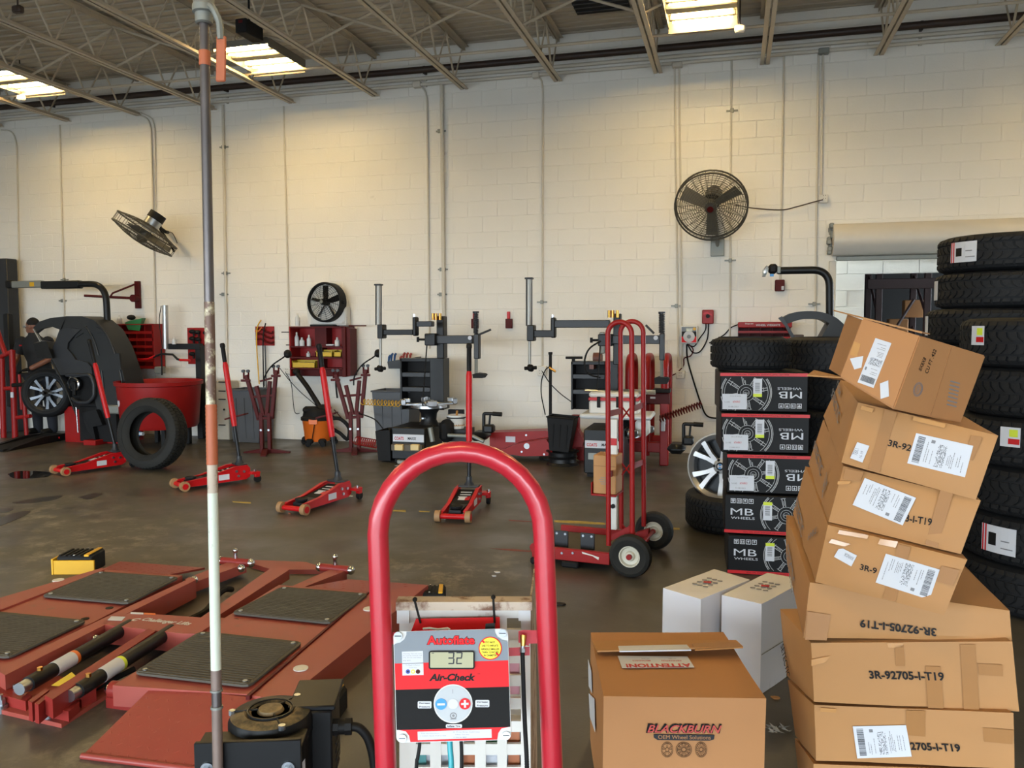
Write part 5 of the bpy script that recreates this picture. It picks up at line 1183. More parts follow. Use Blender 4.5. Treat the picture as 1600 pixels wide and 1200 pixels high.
for y in (597, 611, 624, 664):
    mb = MB(); p = W(347, y, 10.245); mb.box(p, (.11, .02, .014), b=.003); wpart('hinge', mb, m_ink, lk)
mb = MB(); mb.cyl(W(350, 640, 10.22), W(350, 640, 10.26), .015); wpart('knob', mb, m_ink, lk)

# red plate with bent rods, spoons below
rp2 = wthing('hook_plate', 'square red wall plate with hooked tyre levers left of the red shelf cabinet', 'wall plate', 413, 540)
RC(rp2, 'plate', m_red, 399, 510, 428, 540, YW-.025, .02)
for k in range(3):
    y = 512+k*8; TB(rp2, 'hook', m_dred, [(400, y+2), (408, y+1), (413, y+5), (424, y+9), (427, y+6)], YW-.045, .014, 8, fl=.03)
TB(rp2, 'hook', mat('yellow_hook', '#c96a2c', .5), [(399, 517), (404, 518), (409, 512)], YW-.05, .012, 8, fl=.03)
for p, m, l in (([(408, 500), (402, 512), (401, 540), (405, 600)], m_yellow, 'yellow rod hung on the red hook plate'), ([(415, 505), (411, 530), (412, 606)], m_ink, 'left black tyre lever hung on the red hook plate'), ([(414, 540), (416, 606)], m_dgrey, 'right grey tyre lever hung on the red hook plate')):
    mb = MB(); mb.tube(curve([W(x, y, YW-.065) for x, y in p], 6), .009, 8); one('tyre_lever', l, 'lever', mb, m)

# ---- red shelf cabinet with the small fan
sc = wthing('shelf_cabinet', 'open red wall cabinet of shelves with bottles and yellow bins', 'cabinet', 500, 588)
YS = YW-.3
RC(sc, 'back', m_red, 453, 511, 536, 576, YW-.03, .025)
RC(sc, 'side_panel', m_dred, 534, 510, 540, 589, YS, .29); RC(sc, 'side_panel', m_red, 452, 510, 454, 588, YS, .29)
PG(sc, 'side_panel', m_dred, [(540, 511), (547, 514), (548, 587), (540, 589)], YS+.03, .2)
for y in (511, 542, 559, 576): RC(sc, 'shelf', m_dred, 453, y-1, 536, y+1.2, YS, .29, 0)
RC(sc, 'divider', m_dred, 492, 512, 510, 541, YS+.1, .19, 0); RC(sc, 'divider', m_dred, 496, 542, 498, 576, YS+.02, .26, 0)
RC(sc, 'kick_panel', m_dred, 455, 577, 540, 588, YS+.1, .15, .01)
for x, y0, y1, r_, l in ((464, 519, 541, .03, 'tall white bottle at the left of the top shelf'), (472, 527, 541, .036, 'squat white jug on the top shelf'), (483, 523, 541, .03, 'white bottle standing alone on the top shelf left of the divider'), (482, 549, 558, .028, 'white bottle alone on the middle shelf'), (527, 527, 541, .034, 'white can at the right end of the top shelf'), (465, 489, 509, .035, 'clear hooped bottle on top of the cabinet')):
    bottle(x, y0, y1, r_, l+' of the red cabinet' if 'cabinet' not in l else l+' left of the round fan', Y=YW-.2, grp='bottles in the red shelf cabinet')
def ybin(x0, y0, x1, y1, l):
    a, b = W(x0, y1, YS+.02), W(x1, y0, YS+.02); w_, h = b.x-a.x, b.z-a.z; t = thing('parts_bin', l, 'parts bin', ((a.x+b.x)/2, YS+.1, a.z))
    mb = MB(); mb.box((0, -.07, h*.35), (w_, .01, h*.7)); mb.box((0, .07, h/2), (w_, .01, h)); mb.box((0, 0, .005), (w_, .15, .01))
    for s in (-1, 1): mb.box((s*(w_/2-.005), 0, h*.45), (.01, .15, h*.9))
    part('bin_shell', mb, m_yelbin, t)
    mb = MB(); random.seed(x0)
    for k in range(8): mb.sphere((random.uniform(-.4, .4)*w_, random.uniform(-.04, .04), h*.6), .022, 6, sc=(1.5, 1, .7))
    part('wheel_weights', mb, m_gal, t, kind='stuff')
ybin(493, 547, 519, 558, 'yellow parts bin on the middle shelf right of the jack handle'); ybin(521, 547, 533, 558, 'small yellow parts bin at the right end of the middle shelf'); ybin(456, 563, 492, 575, 'long yellow parts bin on the bottom shelf')
mb = MB(); mb.box(W(517, 539, YW-.2), (.11, .09, .02), b=.005); one('tray', 'white and black tray on the top shelf of the red cabinet', 'tray', mb, m_paper)
for y, x in ((519, 440), (539, 447)):
    TB(sc, 'hanger_rod', m_ink, [(x, y), (454, y)], YS+.1, .007)
TB(sc, 'hanger_rod', m_dred, [(545, 509), (572, 509)], YS+.1, .008)
def grille_fan(t, c, n, Rf, dpt, m, blades, mb_m, hubm, rings=7, spokes=20, bw=.4, seed=0, bulge=.05):
    n = V(n).normalized(); x = V((0, 0, 1)).cross(n).normalized(); y = n.cross(x); FM = Matrix((x, y, n)).transposed().to_4x4(); FM.translation = V(c)
    mb = MB(); 
    for s in (0, 1):
        rr_ = Rf; q = [V((Rf*math.cos(2*math.pi*k/40), Rf*math.sin(2*math.pi*k/40), -s*dpt)) for k in range(40)]
        mb.tube(q, .011, 6, closed=True, M=FM)
    wpart('guard_rim', mb, m, t)
    mb = MB()
    for s in (1, -1):
        for k in range(1, rings+1):
            r_ = Rf*(.2+.8*k/(rings+1)); zz = -dpt/2+s*(dpt/2)+s*bulge*(1-(r_/Rf)**2)
            mb.tube([V((r_*math.cos(2*math.pi*j/28), r_*math.sin(2*math.pi*j/28), zz)) for j in range(28)], .0028, 4, closed=True, M=FM)
        for k in range(spokes):
            a = 2*math.pi*(k+.5*(s > 0))/spokes; pp = []
            for f in (.12, .5, .8, 1): pp.append(V((Rf*f*math.cos(a+.25*(1-f)), Rf*f*math.sin(a+.25*(1-f)), -dpt/2+s*(dpt/2)+s*bulge*(1-f*f))))
            mb.tube(pp, .003, 4, M=FM)
    for k in range(spokes):
        a = 2*math.pi*(k+.25)/spokes; mb.cyl(V((Rf*math.cos(a), Rf*math.sin(a), 0)), V((Rf*math.cos(a), Rf*math.sin(a), -dpt)), .0035, n=4, M=FM)
    wpart('guard_wire', mb, m, t)
    for k in range(blades):
        a = 2*math.pi*k/blades+seed; mb = MB(); vs = []
        for f in (.14, .45, .88):
            wd_ = Rf*bw*(.5+.5*min(1, f*1.4)) 
            for g in (-1, 1):
                a2 = a; vs += [V((Rf*f*math.cos(a2)-g*wd_/2*math.sin(a2), Rf*f*math.sin(a2)+g*wd_/2*math.cos(a2), -dpt/2+g*.035)), V((Rf*f*math.cos(a2)-g*wd_/2*math.sin(a2), Rf*f*math.sin(a2)+g*wd_/2*math.cos(a2), -dpt/2+g*.035+.006))]
        fs = []
        for i in range(2):
            b = i*4; fs += [(b, b+4, b+6, b+2), (b+1, b+3, b+7, b+5), (b, b+1, b+5, b+4), (b+2, b+6, b+7, b+3)]
        fs += [(0, 2, 3, 1), (8, 9, 11, 10)]
        mb.add([FM @ p for p in vs], fs); wpart('blade', mb, mb_m, t, label=None)
    mb = MB(); mb.lathe([(Rf*.17, -dpt*.9), (Rf*.17, .03), (Rf*.10, .055), (0, .06)], 20, FM); hb = wpart('hub', mb, m, t)
    mb = MB(); mb.cyl(FM @ V((0, 0, .058)), FM @ V((0, 0, .066)), Rf*.09, n=16); wpart('badge', mb, hubm, hb)
    return FM
fb = thing('fan', 'round black fan in a white housing on top of the red shelf cabinet', 'fan', W(515, 510, YW-.2))
RC(fb, 'housing', m_dirtywhite, 483, 478, 541, 509, YW-.17, .15, .03)
PG(fb, 'housing_back', m_dirtywhite, [(478, 470), (485, 450), (505, 443), (530, 452), (538, 470), (541, 508), (482, 508)], YW-.16, .12)
c = W(506, 472, YW-.24); FM = grille_fan(fb, c, V((-.12, -1, .05)), 29.5*dep(c)/FPX, .12, m_black, 5, m_ink, m_gal, 7, 16, .28, .3)
mb = MB(); mb.lathe([(.275, -.14), (.275, 0), (.262, .01), (.25, 0), (.255, -.14)], 40, FM, closed=True); wpart('shroud', mb, m_ink, fb)
for s in (-1, 1): mb = MB(); p = FM @ V((s*.285, 0, -.06)); mb.cyl(p-V((.012, 0, 0)), p+V((.012, 0, 0)), .025, n=12); wpart('pivot_knob', mb, m_ink, fb)
RC(fb, 'base_foot', m_ink, 484, 507, 520, 510, YW-.27, .2, .004)

# ---- two big wall fans
def mount(t, p, wp):
    mb = MB(); mb.box((wp.x, YW-.012, wp.z), (.12, .02, .26), b=.004); wpart('wall_plate', mb, m_dgrey, t)
wf = wthing('fan', 'large round black wall fan facing the viewer on the right of the wall', 'fan', 1122, 400)
c = W(1110.5, 324, YW-.55); nn = (EYE-c).normalized()+V((0.0, 0, -.46))-RGT*.10
FM = grille_fan(wf, c, nn, 55.5*dep(c)/FPX, .09, m_fan, 3, mat('blade_grey', '#5c584c', .5), m_dred, 12, 26, .36, R(-90), .07)
mb = MB(); mb.cyl(FM @ V((0, 0, -.18)), FM @ V((0, 0, -.42)), .10, n=20); wpart('motor', mb, m_dgrey, wf)
mb = MB(); q = W(1121, 385, YW-.03); mb.tube([FM @ V((0, 0, -.36)), V((q.x, YW-.2, q.z+.12)), V((q.x, YW-.02, q.z))], .022, 8); mb.box(q, (.16, .03, .24), b=.005); wpart('wall_bracket', mb, m_gal, wf)
mb = MB(); mb.tube(curve([W(1150, 320, YW-.45), W(1175, 325, YW-.1), W(1220, 328, YW-.06), W(1245, 323, YW-.06), W(1270, 316, YW-.06), W(1286, 312, YW-.07)], 8), .007, 6); wpart('power_cord', mb, m_pipe_dark, wf)
wf2 = wthing('fan', 'large black wall fan tilted down and seen edge-on, on the left of the wall', 'fan', 262, 385)
c = W(226, 366, YW-.75); aa, bb = D(181, 335, dep(c)), D(266, 394, dep(c)); ex = (bb-aa).normalized(); nn = ex.cross(-FWD).normalized()
if nn.z > 0: nn = -nn
nn = (nn+ray(226, 366).normalized()*-.15).normalized()
FM = grille_fan(wf2, c+nn*.06, nn, (bb-aa).length/2*.96, .13, m_fan, 3, mat('blade_grey', '#56544c', .5), m_dred, 9, 22, .36, .4, .08)
mb = MB(); mb.cyl(FM @ V((0, 0, -.14)), FM @ V((0, 0, -.36)), .11, n=20); wpart('motor', mb, m_zinc, wf2); mb = MB(); mb.cyl(FM @ V((0, 0, -.3)), FM @ V((0, 0, -.40)), .115, n=20); wpart('motor_cap', mb, m_ink, wf2)
q = W(262, 363, YW-.02); mb = MB(); mb.tube([FM @ V((.0, 0, -.38)), W(250, 356, YW-.4), W(258, 362, YW-.3), q], .025, 8); mb.tube([W(250, 358, YW-.35), W(262, 375, YW-.2), W(272, 393, YW-.03)], .016, 6); wpart('wall_bracket', mb, m_ink, wf2)
mb = MB(); mb.tube(curve([W(262, 362, YW-.25), W(270, 365, YW-.05), W(277, 380, YW-.03)], 6), .006, 6); wpart('cord', mb, m_ink, wf2)

# ---- tyre spreaders
def spreader(label, M):
    t = thing('tyre_spreader', label, 'tyre spreader', M=M, group='dark red tyre spreader stands near the wall')
    def B(name, a, b, w_, d_, m=m_dred, par=None):
        a, b = V(a), V(b); fr = frame((a+b)/2, b-a, V((0, 1, 0)) if abs((b-a).normalized().y) < .9 else V((1, 0, 0))); mb = MB(); mb.box((0, 0, 0), ((b-a).length, d_, w_), M=fr, b=.004); return part(name, mb, m, par or t)
    for s in (-1, 1): B('column', (s*.05, 0, .02), (s*.05, 0, .52), .045, .06)
    for a in (R(10), R(170), R(-80)):
        mb = MB(); mb.prism([V((-.02, -.04, 0)), V((.3, -.025, 0)), V((.3, -.025, .012)), V((.05, -.04, .06)), V((-.02, -.04, .06))][::-1], (0, .07, 0)); mb.v = [Matrix.Rotation(a, 4, 'Z') @ p for p in mb.v]; part('foot', mb, m_dred, t)
    for s, tx, tz in ((-1, -.235, 1.0), (1, .155, 1.06)):
        b = (s*.085, 0, .44); e = V((tx, 0, tz)); B('spreader_arm', b, e, .045, .05)
        B('spreader_arm', (s*.02, 0, .48), V((tx*.45, .0, tz-.14)), .045, .05)
        for q in (-.03, .03):
            mb = MB(); mb.tube([e+V((q, 0, -.05)), e+V((q, 0, .03)), e+V((q, -.02, .06))], .012, 8); fk = part('fork', mb, m_dred, t); mb = MB(); mb.cyl(e+V((q, -.035, .05)), e+V((q, .005, .05)), .02, n=10); part('roller', mb, m_dgrey, fk)
        B('clamp_bar', e+V((-.06, -.02, -.07)), e+V((.06, -.02, -.07)), .03, .03)
    B('cross_bar', (-.15, 0, .72), (.12, 0, .74), .03, .03); B('cross_bar', (-.11, 0, .44), (.11, 0, .46), .035, .05); B('cross_bar', (-.05, -.02, .92), (.1, -.02, .96), .025, .03)
    mb = MB(); mb.box((-.2, -.12, .60), (.26, .16, .02), M=Matrix.Rotation(R(-14), 4, 'Y') @ Matrix.Translation(V((0, 0, -.05))), b=.004); part('tray', mb, m_dred, t)
    for s in (-1, 1): mb = MB(); mb.cyl((s*.05, -.04, .3), (s*.05, -.03, .3), .014); part('bolt', mb, m_zinc, t)
    mb = MB(); mb.tube(curve([V((0, -.02, .86)), V((.02, -.04, .98)), V((.12, -.06, 1.12)), V((.27, -.08, 1.22)), V((.31, -.1, 1.25))], 6), .009, 8); part('gooseneck', mb, m_ink, t)
    mb = MB(); mb.lathe([(.02, .05), (.045, .03), (.05, -.02), (.03, -.03), (0, -.03)], 14, TM((.34, -.1, 1.27), 0, R(60), R(20))); part('lamp_head', mb, m_ink, t)
    return t
s1 = F(416, 708); s2 = F(555, 706)
sp = spreader('dark red tyre spreader stand left of the orange vacuum', TM(s1, R(12))); sp2 = dup(sp, TM(s2, R(12)), 'dark red tyre spreader stand right of the orange vacuum')

# ---- orange vacuum
vc = F(486, 698); vc.y += .2; va = thing('shop_vacuum', 'orange shop vacuum with a black lid under the red shelf cabinet', 'vacuum', vc, R(14)); k_ = dep(vc)/FPX
mb = MB(); mb.lathe([(.165, .06), (.175, .08), (.205, .33), (.215, .345), (.215, .36), (0, .36)], 28); part('drum', mb, m_orange, va)
mb = MB(); mb.lathe([(.225, .345), (.225, .385), (.2, .40), (.19, .46), (.16, .5), (.1, .52), (0, .52)], 28); lid = part('lid', mb, m_blackm, va)
mb = MB(); mb.box((-.06, -.1, .49), (.22, .12, .09), b=.03); mb.box((.09, 0, .5), (.18, .2, .1), b=.04); part('motor_head', mb, m_blackm, lid)
mb = MB(); mb.box((-.01, -.21, .335), (.12, .03, .07), b=.006); part('latch', mb, m_orange, va)
for a in (20, 160, 250, 300):
    mb = MB(); x, y = .2*math.cos(R(a)), .2*math.sin(R(a)); mb.box((x, y, .07), (.1, .08, .07), b=.02); mb.cyl((x*1.15, y*1.15-.02, .035), (x*1.15, y*1.15+.02, .035), .035, n=14); part('caster', mb, m_blackm, va)
mb = MB(); mb.tube(curve([V((.02, -.212, .37)), V((.0, -.215, .25)), V((-.03, -.2, .1))], 6), .006, 6); part('cord', mb, m_ink, va)
mb = MB(); mb.tube(fillet([W(463, 582, YW-.35), W(480, 604, YW-.4), W(506, 646, YW-.45), W(500, 655, YW-.45)], .05), .034, 12); mb.sphere(W(463, 581, YW-.35), .05, 10); one('vacuum_wand', 'black vacuum wand leaning up to the red shelf cabinet', 'vacuum wand', mb, m_ink)
mb = MB(); mb.tube(curve([W(511, 656, YW-.45), W(530, 654, YW-.4), W(545, 668, YW-.35), W(543, 686, YW-.32), W(530, 676, YW-.3), W(515, 668, YW-.4)], 8), .026, 10); one('vacuum_hose', 'looped black vacuum hose between the vacuum and the right spreader', 'hose', mb, m_blackm)
for p, l, m, r_ in (([(446, 582), (455, 600), (460, 642), (468, 646)], 'thin black wire hanging from the wall outlet to the vacuum', m_ink, .005), ([(437, 575), (452, 594), (470, 613), (492, 632), (503, 644)], 'thin black wire sloping across the wall to the vacuum', m_ink, .005), ([(525, 584), (525, 602), (527, 622)], 'short black strap hanging below the red shelf cabinet', m_ink, .012), ([(522, 640), (535, 655), (549, 672)], 'thin red air line on the wall behind the right spreader', m_dred, .006)):
    mb = MB(); mb.tube(curve([W(x, y, YW-.1) for x, y in p], 6), r_, 6); one('wire', l, 'wire', mb, m)
for a, b, m, l, r_ in (((566, 628), (626, 631), m_yellow, 'coiled yellow air hose stretched in front of the grey bin', .03), ((556, 688), (590, 694), m_red, 'coiled red air hose lying at the foot of the right spreader', .045)):
    mb = MB(); mb.tube(helix(W(*a, 9.55), W(*b, 9.4), r_*1.2, 11, 9), .0055, 5); one('coiled_hose', l, 'hose', mb, m)
mb = MB(); mb.tube(curve([s2+V((.05, 0, .5)), W(585, 655, 9.3), W(600, 672, 9.25), W(616, 686, 9.2)], 5), .008, 6); wpart('lamp_cable', mb, m_ink, sp2)
# ============================================================ TYRE CHANGERS
def knob(par, x, y, Y, s=1):
    c = W(x, y, Y); mb = MB()
    for k in range(4): a = R(90*k+10); mb.cyl(c, c+V((math.cos(a)*.07*s, -math.sin(a)*.03*s, math.sin(a)*.03*s)), .02*s, n=8)
    mb.sphere(c, .042*s, 10); wpart('clamp_knob', mb, m_ink, par)
def changer(label, tube, joint, rod, kn, lower, elbow, upper, col, main, colblk, vert, spring, foot, lever, dot, tower, shelves, base, sign, Yt, Yb):
    t = thing('tyre_changer', label, 'tyre changer', (W((base[0]+base[2])/2, base[3], Yb).x, Yb, 0))
    Ya = Yt-.12
    mb = MB(); x = (tube[0]+tube[2])/2; mb.cyl(W(x, tube[1], Ya-.3), W(x, tube[3], Ya-.3), (tube[2]-tube[0])/2*dep(W(x, 500, Ya-.3))/FPX*.95, n=16); cy = wpart('air_cylinder', mb, m_satin, t)
    mb = MB(); c = W(x, tube[1]-1, Ya-.3); mb.box(c, (.085, .085, .02), b=.004); wpart('cylinder_cap', mb, m_dgrey, cy)
    for s in (-1, 1): mb = MB(); mb.cyl(W(x+s*4.3, tube[1], Ya-.33), W(x+s*4.3, tube[3], Ya-.33), .006, n=6); wpart('tie_rod', mb, m_dgrey, cy)
    RC(t, 'joint_block', m_black, *joint, Ya-.36, .12, .008)
    mb = MB(); x = (rod[0]+rod[2])/2; mb.cyl(W(x, rod[1], Ya-.3), W(x, rod[3], Ya-.3), .017, n=12); wpart('piston_rod', mb, m_satin, t)
    knob(t, *kn, Ya-.3)
    RC(t, 'helper_arm', m_black, *lower, Ya-.34, .09, .008); RC(t, 'elbow_post', m_black, *elbow, Ya-.34, .1, .012)
    mb = MB(); q = W((elbow[0]+elbow[2])/2, elbow[1]-2, Ya-.29); mb.cyl(q-V((0, 0, .03)), q+V((0, 0, .015)), .016); wpart('pivot_pin', mb, m_chrome, t)
    RC(t, 'helper_arm', m_dgrey, *upper, Ya-.33, .09, .008)
    RC(t, 'column', m_black, *col, Ya-.03, .14, .008)
    mb = MB(); q = W((col[0]+col[2])/2-6, col[1]+2, Ya-.05)
    for dx in (-.04, .0, .05): mb.cyl(q+V((dx, 0, -.03)), q+V((dx, 0, .05)), .018)
    wpart('pneumatic_fitting', mb, m_brass, t)
    RC(t, 'swing_arm', m_dgrey, *main, Ya-.07, .1, .008); RC(t, 'arm_block', m_black, *colblk, Ya-.12, .2, .01)
    TB(t, 'lock_handle', m_ink, [(colblk[0], (colblk[1]+colblk[3])/2), (colblk[0]-10, (colblk[1]+colblk[3])/2)], Ya-.1, .014); TB(t, 'lock_grip', m_ink, [(colblk[0]-10, (colblk[1]+colblk[3])/2-4), (colblk[0]-10, (colblk[1]+colblk[3])/2+4)], Ya-.1, .016)
    RC(t, 'mount_post', m_dgrey, *vert, Ya-.08, .09, .008)
    x = (spring[0]+spring[2])/2; mb = MB(); a, b = W(x, spring[1], Ya-.04), W(x, spring[3], Ya-.04); mb.tube(helix(a, b, .028, 12, 8), .007, 5); mb.cyl(a, b, .018); mb.cyl(a, a+V((0, 0, .02)), .038); wpart('return_spring', mb, m_dgrey, t, angle=80)
    x = (vert[0]+vert[2])/2; mb = MB(); mb.cyl(W(x, vert[3], Ya-.04), W(x, foot[1]+2, Ya-.04), .02, n=6); wpart('hex_shaft', mb, m_gal, t)
    PG(t, 'mount_head', m_ink, [(foot[0], foot[1]+2), (foot[0]+6, foot[1]), (foot[2]-3, foot[1]+1), (foot[2], foot[1]+3), (foot[2]-4, foot[3]), (foot[0]+1, foot[3])], Ya-.12, .14)
    TB(t, 'lock_lever', m_dgrey, list(lever), Ya-.06, .013)
    mb = MB(); c = W(*dot, Ya-.085); mb.cyl(c, c+V((0, .02, 0)), .024, n=16); wpart('cap_nut', mb, m_paper, t)
    # tower with recessed shelves
    x0, y0, x1, y1 = tower; RC(t, 'tower_back', m_ink, x0, y0, x1, y1, Yt+.2, .03); xr = shelves[0]
    RC(t, 'tower_side', m_black, xr, y0, x1, y1, Yt, .22); RC(t, 'tower_side', m_black, x0, y0, x0+3, y1, Yt, .22); RC(t, 'tower_top', m_black, x0, y0, xr, y0+5, Yt, .22)
    for y in shelves[1:]: RC(t, 'tower_shelf', m_dgrey, x0+2, y-3, xr, y+4, Yt+.01, .2)
    TB(t, 'air_line', m_ink, [(colblk[0]+4, colblk[3]), (colblk[0]+1, colblk[3]+40), (colblk[0]-3, y1-4)], Ya-.15, .008, fl=.1)
    # base cabinet
    a, b = W(base[0], base[3], Yb), W(base[2], base[1], Yb); mb = MB(); zt = b.z; dd = .6
    mb.box(((a.x+b.x)/2, Yb+dd/2, zt/2+.02), (b.x-a.x, dd, zt-.04), b=.012); wpart('base_cabinet', mb, m_black, t)
    mb = MB(); mb.box(((a.x+b.x)/2, Yb+dd/2, .02), (b.x-a.x-.06, dd-.06, .04)); wpart('plinth', mb, m_ink, t)
    x0, y0, x1, y1 = sign; mb = MB(); mb.rect(x0, y0, x1, y1, Yb-.012, .012); sg = wpart('name_plate', mb, m_paper, t, label='white name plate reading COATS MAXX')
    hz = lambda x, y: W(x, y, Yb-.0125)
    for txt, xa, xb, m in (('COATS', .05, .35, m_redj), ('MAXX', .48, .76, m_ink)):
        mb = MB(); o = hz(x0+(x1-x0)*xa, y1-(y1-y0)*.28); mb.text(txt, o, (1, 0, 0), (0, 0, 1), hz(x0+(x1-x0)*xb, y1).x-o.x, hz(x0, y0+(y1-y0)*.26).z-o.z, bold=.03, shear=.1 if m is m_ink else 0); wpart('lettering', mb, m, sg)
    # turntable
    cx = (a.x+b.x)/2+.12; cy_ = Yb+.38
    return t, V((cx, cy_, zt))
def table(t, c, zt, r_=.33):
    mb = MB(); mb.lathe([(.13, c.z-.02), (.09, c.z+.06), (.10, zt-.1), (.14, zt-.04), (0, zt-.03)], 20, Matrix.Translation(V((c.x, c.y, 0)))); wpart('table_pedestal', mb, m_black, t)
    mb = MB(); mb.cyl((c.x-.02, c.y-.14, zt-.14), (c.x-.02, c.y-.14, c.z+.08), .035, n=12); wpart('drive_cylinder', mb, m_zinc, t)
    mb = MB()
    mb.lathe([(.12, zt-.035), (.22, zt-.03), (.22, zt), (.1, zt+.005), (0, zt+.005)], 20, Matrix.Translation(V((c.x, c.y, 0)))); tt = wpart('turntable', mb, m_steel, t, angle=25)
    for k in range(4):
        a = R(90*k+28); M_ = Matrix.Translation(V((c.x, c.y, 0))) @ Matrix.Rotation(a, 4, 'Z'); mb = MB(); mb.box((r_*.62, 0, zt+.012), (r_*.76, .09, .03), M=M_, b=.006); mb.box((r_*.95, 0, zt+.04), (.06, .12, .07), M=M_, b=.008); mb.box((r_*.8, 0, zt+.06), (.08, .05, .05), M=M_, b=.006); wpart('clamp_jaw', mb, m_steel, t)
    mb = MB(); mb.cyl((c.x, c.y, zt), (c.x, c.y, zt+.05), .03, n=12); wpart('centre_nut', mb, m_brass, tt)
t1, c1 = changer('black tyre changer with a silver turntable, left of the middle of the wall', (587, 446, 596, 508), (589, 507, 598, 529), (592, 529, 597, 572), (594, 576), (597, 515, 645, 523.5), (644, 495, 650, 525), (650, 502, 675, 510.5), (682, 494, 693, 560), (678, 524, 738, 537), (663, 521, 680, 540), (740, 522, 748, 561), (740, 489, 747, 522), (738, 583, 757, 591), ((748, 523), (767, 515)), (734, 528), (625, 560, 693, 640), (672, 585, 608), (612, 669, 664, 722), (614, 679, 662, 690.5), 9.55, 9.0)
zt1 = W(650, 632, c1.y).z; table(t1, c1, zt1)
RC(t1, 'pedal_plate', mat('brown_plate', '#4d4231', .5), 611, 695, 659, 705, 8.9, .08)
for x in (616, 641): 
    RC(t1, 'pedal', mat('tan_pedal', '#d8bd84', .6), x, 695, x+13, 704, 8.86, .06, .006)
mb = MB(); a, b = W(589, 673, 9.0), W(612, 724, 9.0); h = a.z; cx = (a.x+b.x)/2
mb = MB(); mb.add([V((a.x+.02, 8.98, .02)), V((b.x-.005, 8.98, .02)), V((b.x-.005, 9.3, .02)), V((a.x+.02, 9.3, .02)), V((a.x, 8.95, h)), V((b.x, 8.95, h+.02)), V((b.x, 9.32, h+.02)), V((a.x, 9.32, h)), V((a.x+.02, 8.97, h-.03)), V((b.x-.02, 8.97, h-.01)), V((b.x-.02, 9.3, h-.01)), V((a.x+.02, 9.3, h-.03))], [(3, 2, 1, 0), (0, 1, 5, 4), (1, 2, 6, 5), (2, 3, 7, 6), (3, 0, 4, 7), (4, 5, 9, 8), (5, 6, 10, 9), (6, 7, 11, 10), (7, 4, 8, 11), (8, 9, 10, 11)]); wpart('side_bin', mb, m_ink, t1)
def bead(t, x0, y0, s, Y):
    k = lambda dx, dy: (x0+dx*s, y0+dy*s)
    TB(t, 'pedal_lever', m_black, [k(2, 32), k(2, 2), k(29, 3)], Y, .02, fl=.02); TB(t, 'pedal_link', m_black, [k(12, 3), k(10, 24)], Y, .012)
    RC(t, 'valve_block', m_black, *k(0, 20), *k(16, 33), Y-.05, .12, .02); TB(t, 'foot_pad', m_ink, [k(16, 2.5), k(30, 3.5)], Y, .026)
    RC(t, 'bead_breaker', m_black, *k(-22, 32), *k(4, 46), Y-.02, .3, .05)
bead(t1, 754, 644, 1, 9.25)
RC(t1, 'side_cylinder', m_blackm, 684, 657, 703, 692, 9.2, .25, .05)
TB(t1, 'bead_arm', m_gal, [(672, 668), (676, 690)], 8.98, .03); TB(t1, 'bead_arm', m_gal, [(700, 680), (740, 682), (756, 690)], 9.15, .022)
mb = MB(); c = W(642, 727, 8.9); mb.box((c.x-.12, 8.9, .03), (.09, .06, .05), b=.01); wpart('air_regulator', mb, m_gal, t1)
t2, c2 = changer('black tyre changer behind the red hand truck', (822, 436, 831.5, 509), (823, 508, 834, 533), (825, 533, 830, 570), (829, 575), (832, 516, 866, 527), (860, 496, 867, 528), (866, 500, 952, 512), (958, 490, 969, 570), (955, 524, 1031, 537.5), (934, 522, 956, 541), (1030, 521, 1038, 563), (1030, 490, 1038, 521), (1022, 589, 1046, 600), ((1022, 521), (1009, 508)), (1024.5, 528), (892, 565, 965, 640), (945, 588, 612), (912, 672, 975, 748), (914, 689, 968, 700.5), 9.3, 8.6)
mb = MB(); q = W(941, 540, 9.1); mb.box((q.x, q.y, q.z+.03), (.06, .06, .24), b=.01); wpart('handle_mount', mb, m_gal, t2)
TB(t2, 'air_hose', m_ink, [W(938, 533, 9.05), W(918, 545, 9.0), W(912, 568, 9.0), W(918, 585, 9.0), W(938, 590, 9.1)], 0, .01, fl=.15)
TB(t2, 't_handle', m_ink, [(896, 565), (896, 557)], 9.35, .02); TB(t2, 't_handle', m_ink, [(884, 559), (910, 559)], 9.35, .016)
RC(t2, 'vent_grille', m_gal, 919, 708, 932, 718, 8.595, .01, 0)
bead(t2, 1066, 660, 1.1, 9.0)
zt2 = W(965, 678, c2.y).z; table(t2, c2+V((0, .05, 0)), zt2, .36)
mb = MB(); mb.rect(905, 648, 1018, 656, 8.75, .5, .02); ttray = one('tray', 'wide white plastic tray under the white tool case', 'tray', mb, m_white)
RC(t2, 'side_bucket', m_dirtywhite, 992, 656, 1014, 682, 8.9, .2, .03)
# white tool case with a red band
wc = thing('tool_case', 'white plastic tool case with a red band and black latches behind the hand truck', 'case', W(958, 650, 8.95))
RC(wc, 'case_body', m_dirtywhite, 920, 626, 997, 648, 8.85, .28, .02); RC(wc, 'lid', m_dirtywhite, 920, 613, 998, 622, 8.85, .28, .02); RC(wc, 'red_band', m_redj, 919.5, 622, 998, 626.5, 8.84, .3, .004)
for x in (935, 965, 990): RC(wc, 'latch', m_ink, x-2.5, 620, x+2.5, 637, 8.825, .03, .004)
mb = MB(); mb.tube([W(914, 610, 8.95), W(965, 612, 8.95), W(968, 611, 8.95), W(1024, 613, 8.95)], [.014, .012, .022, .026], 8); one('torque_wrench', 'long chrome wrench with a dark blue grip lying on the white tool case', 'wrench', mb, m_steel)
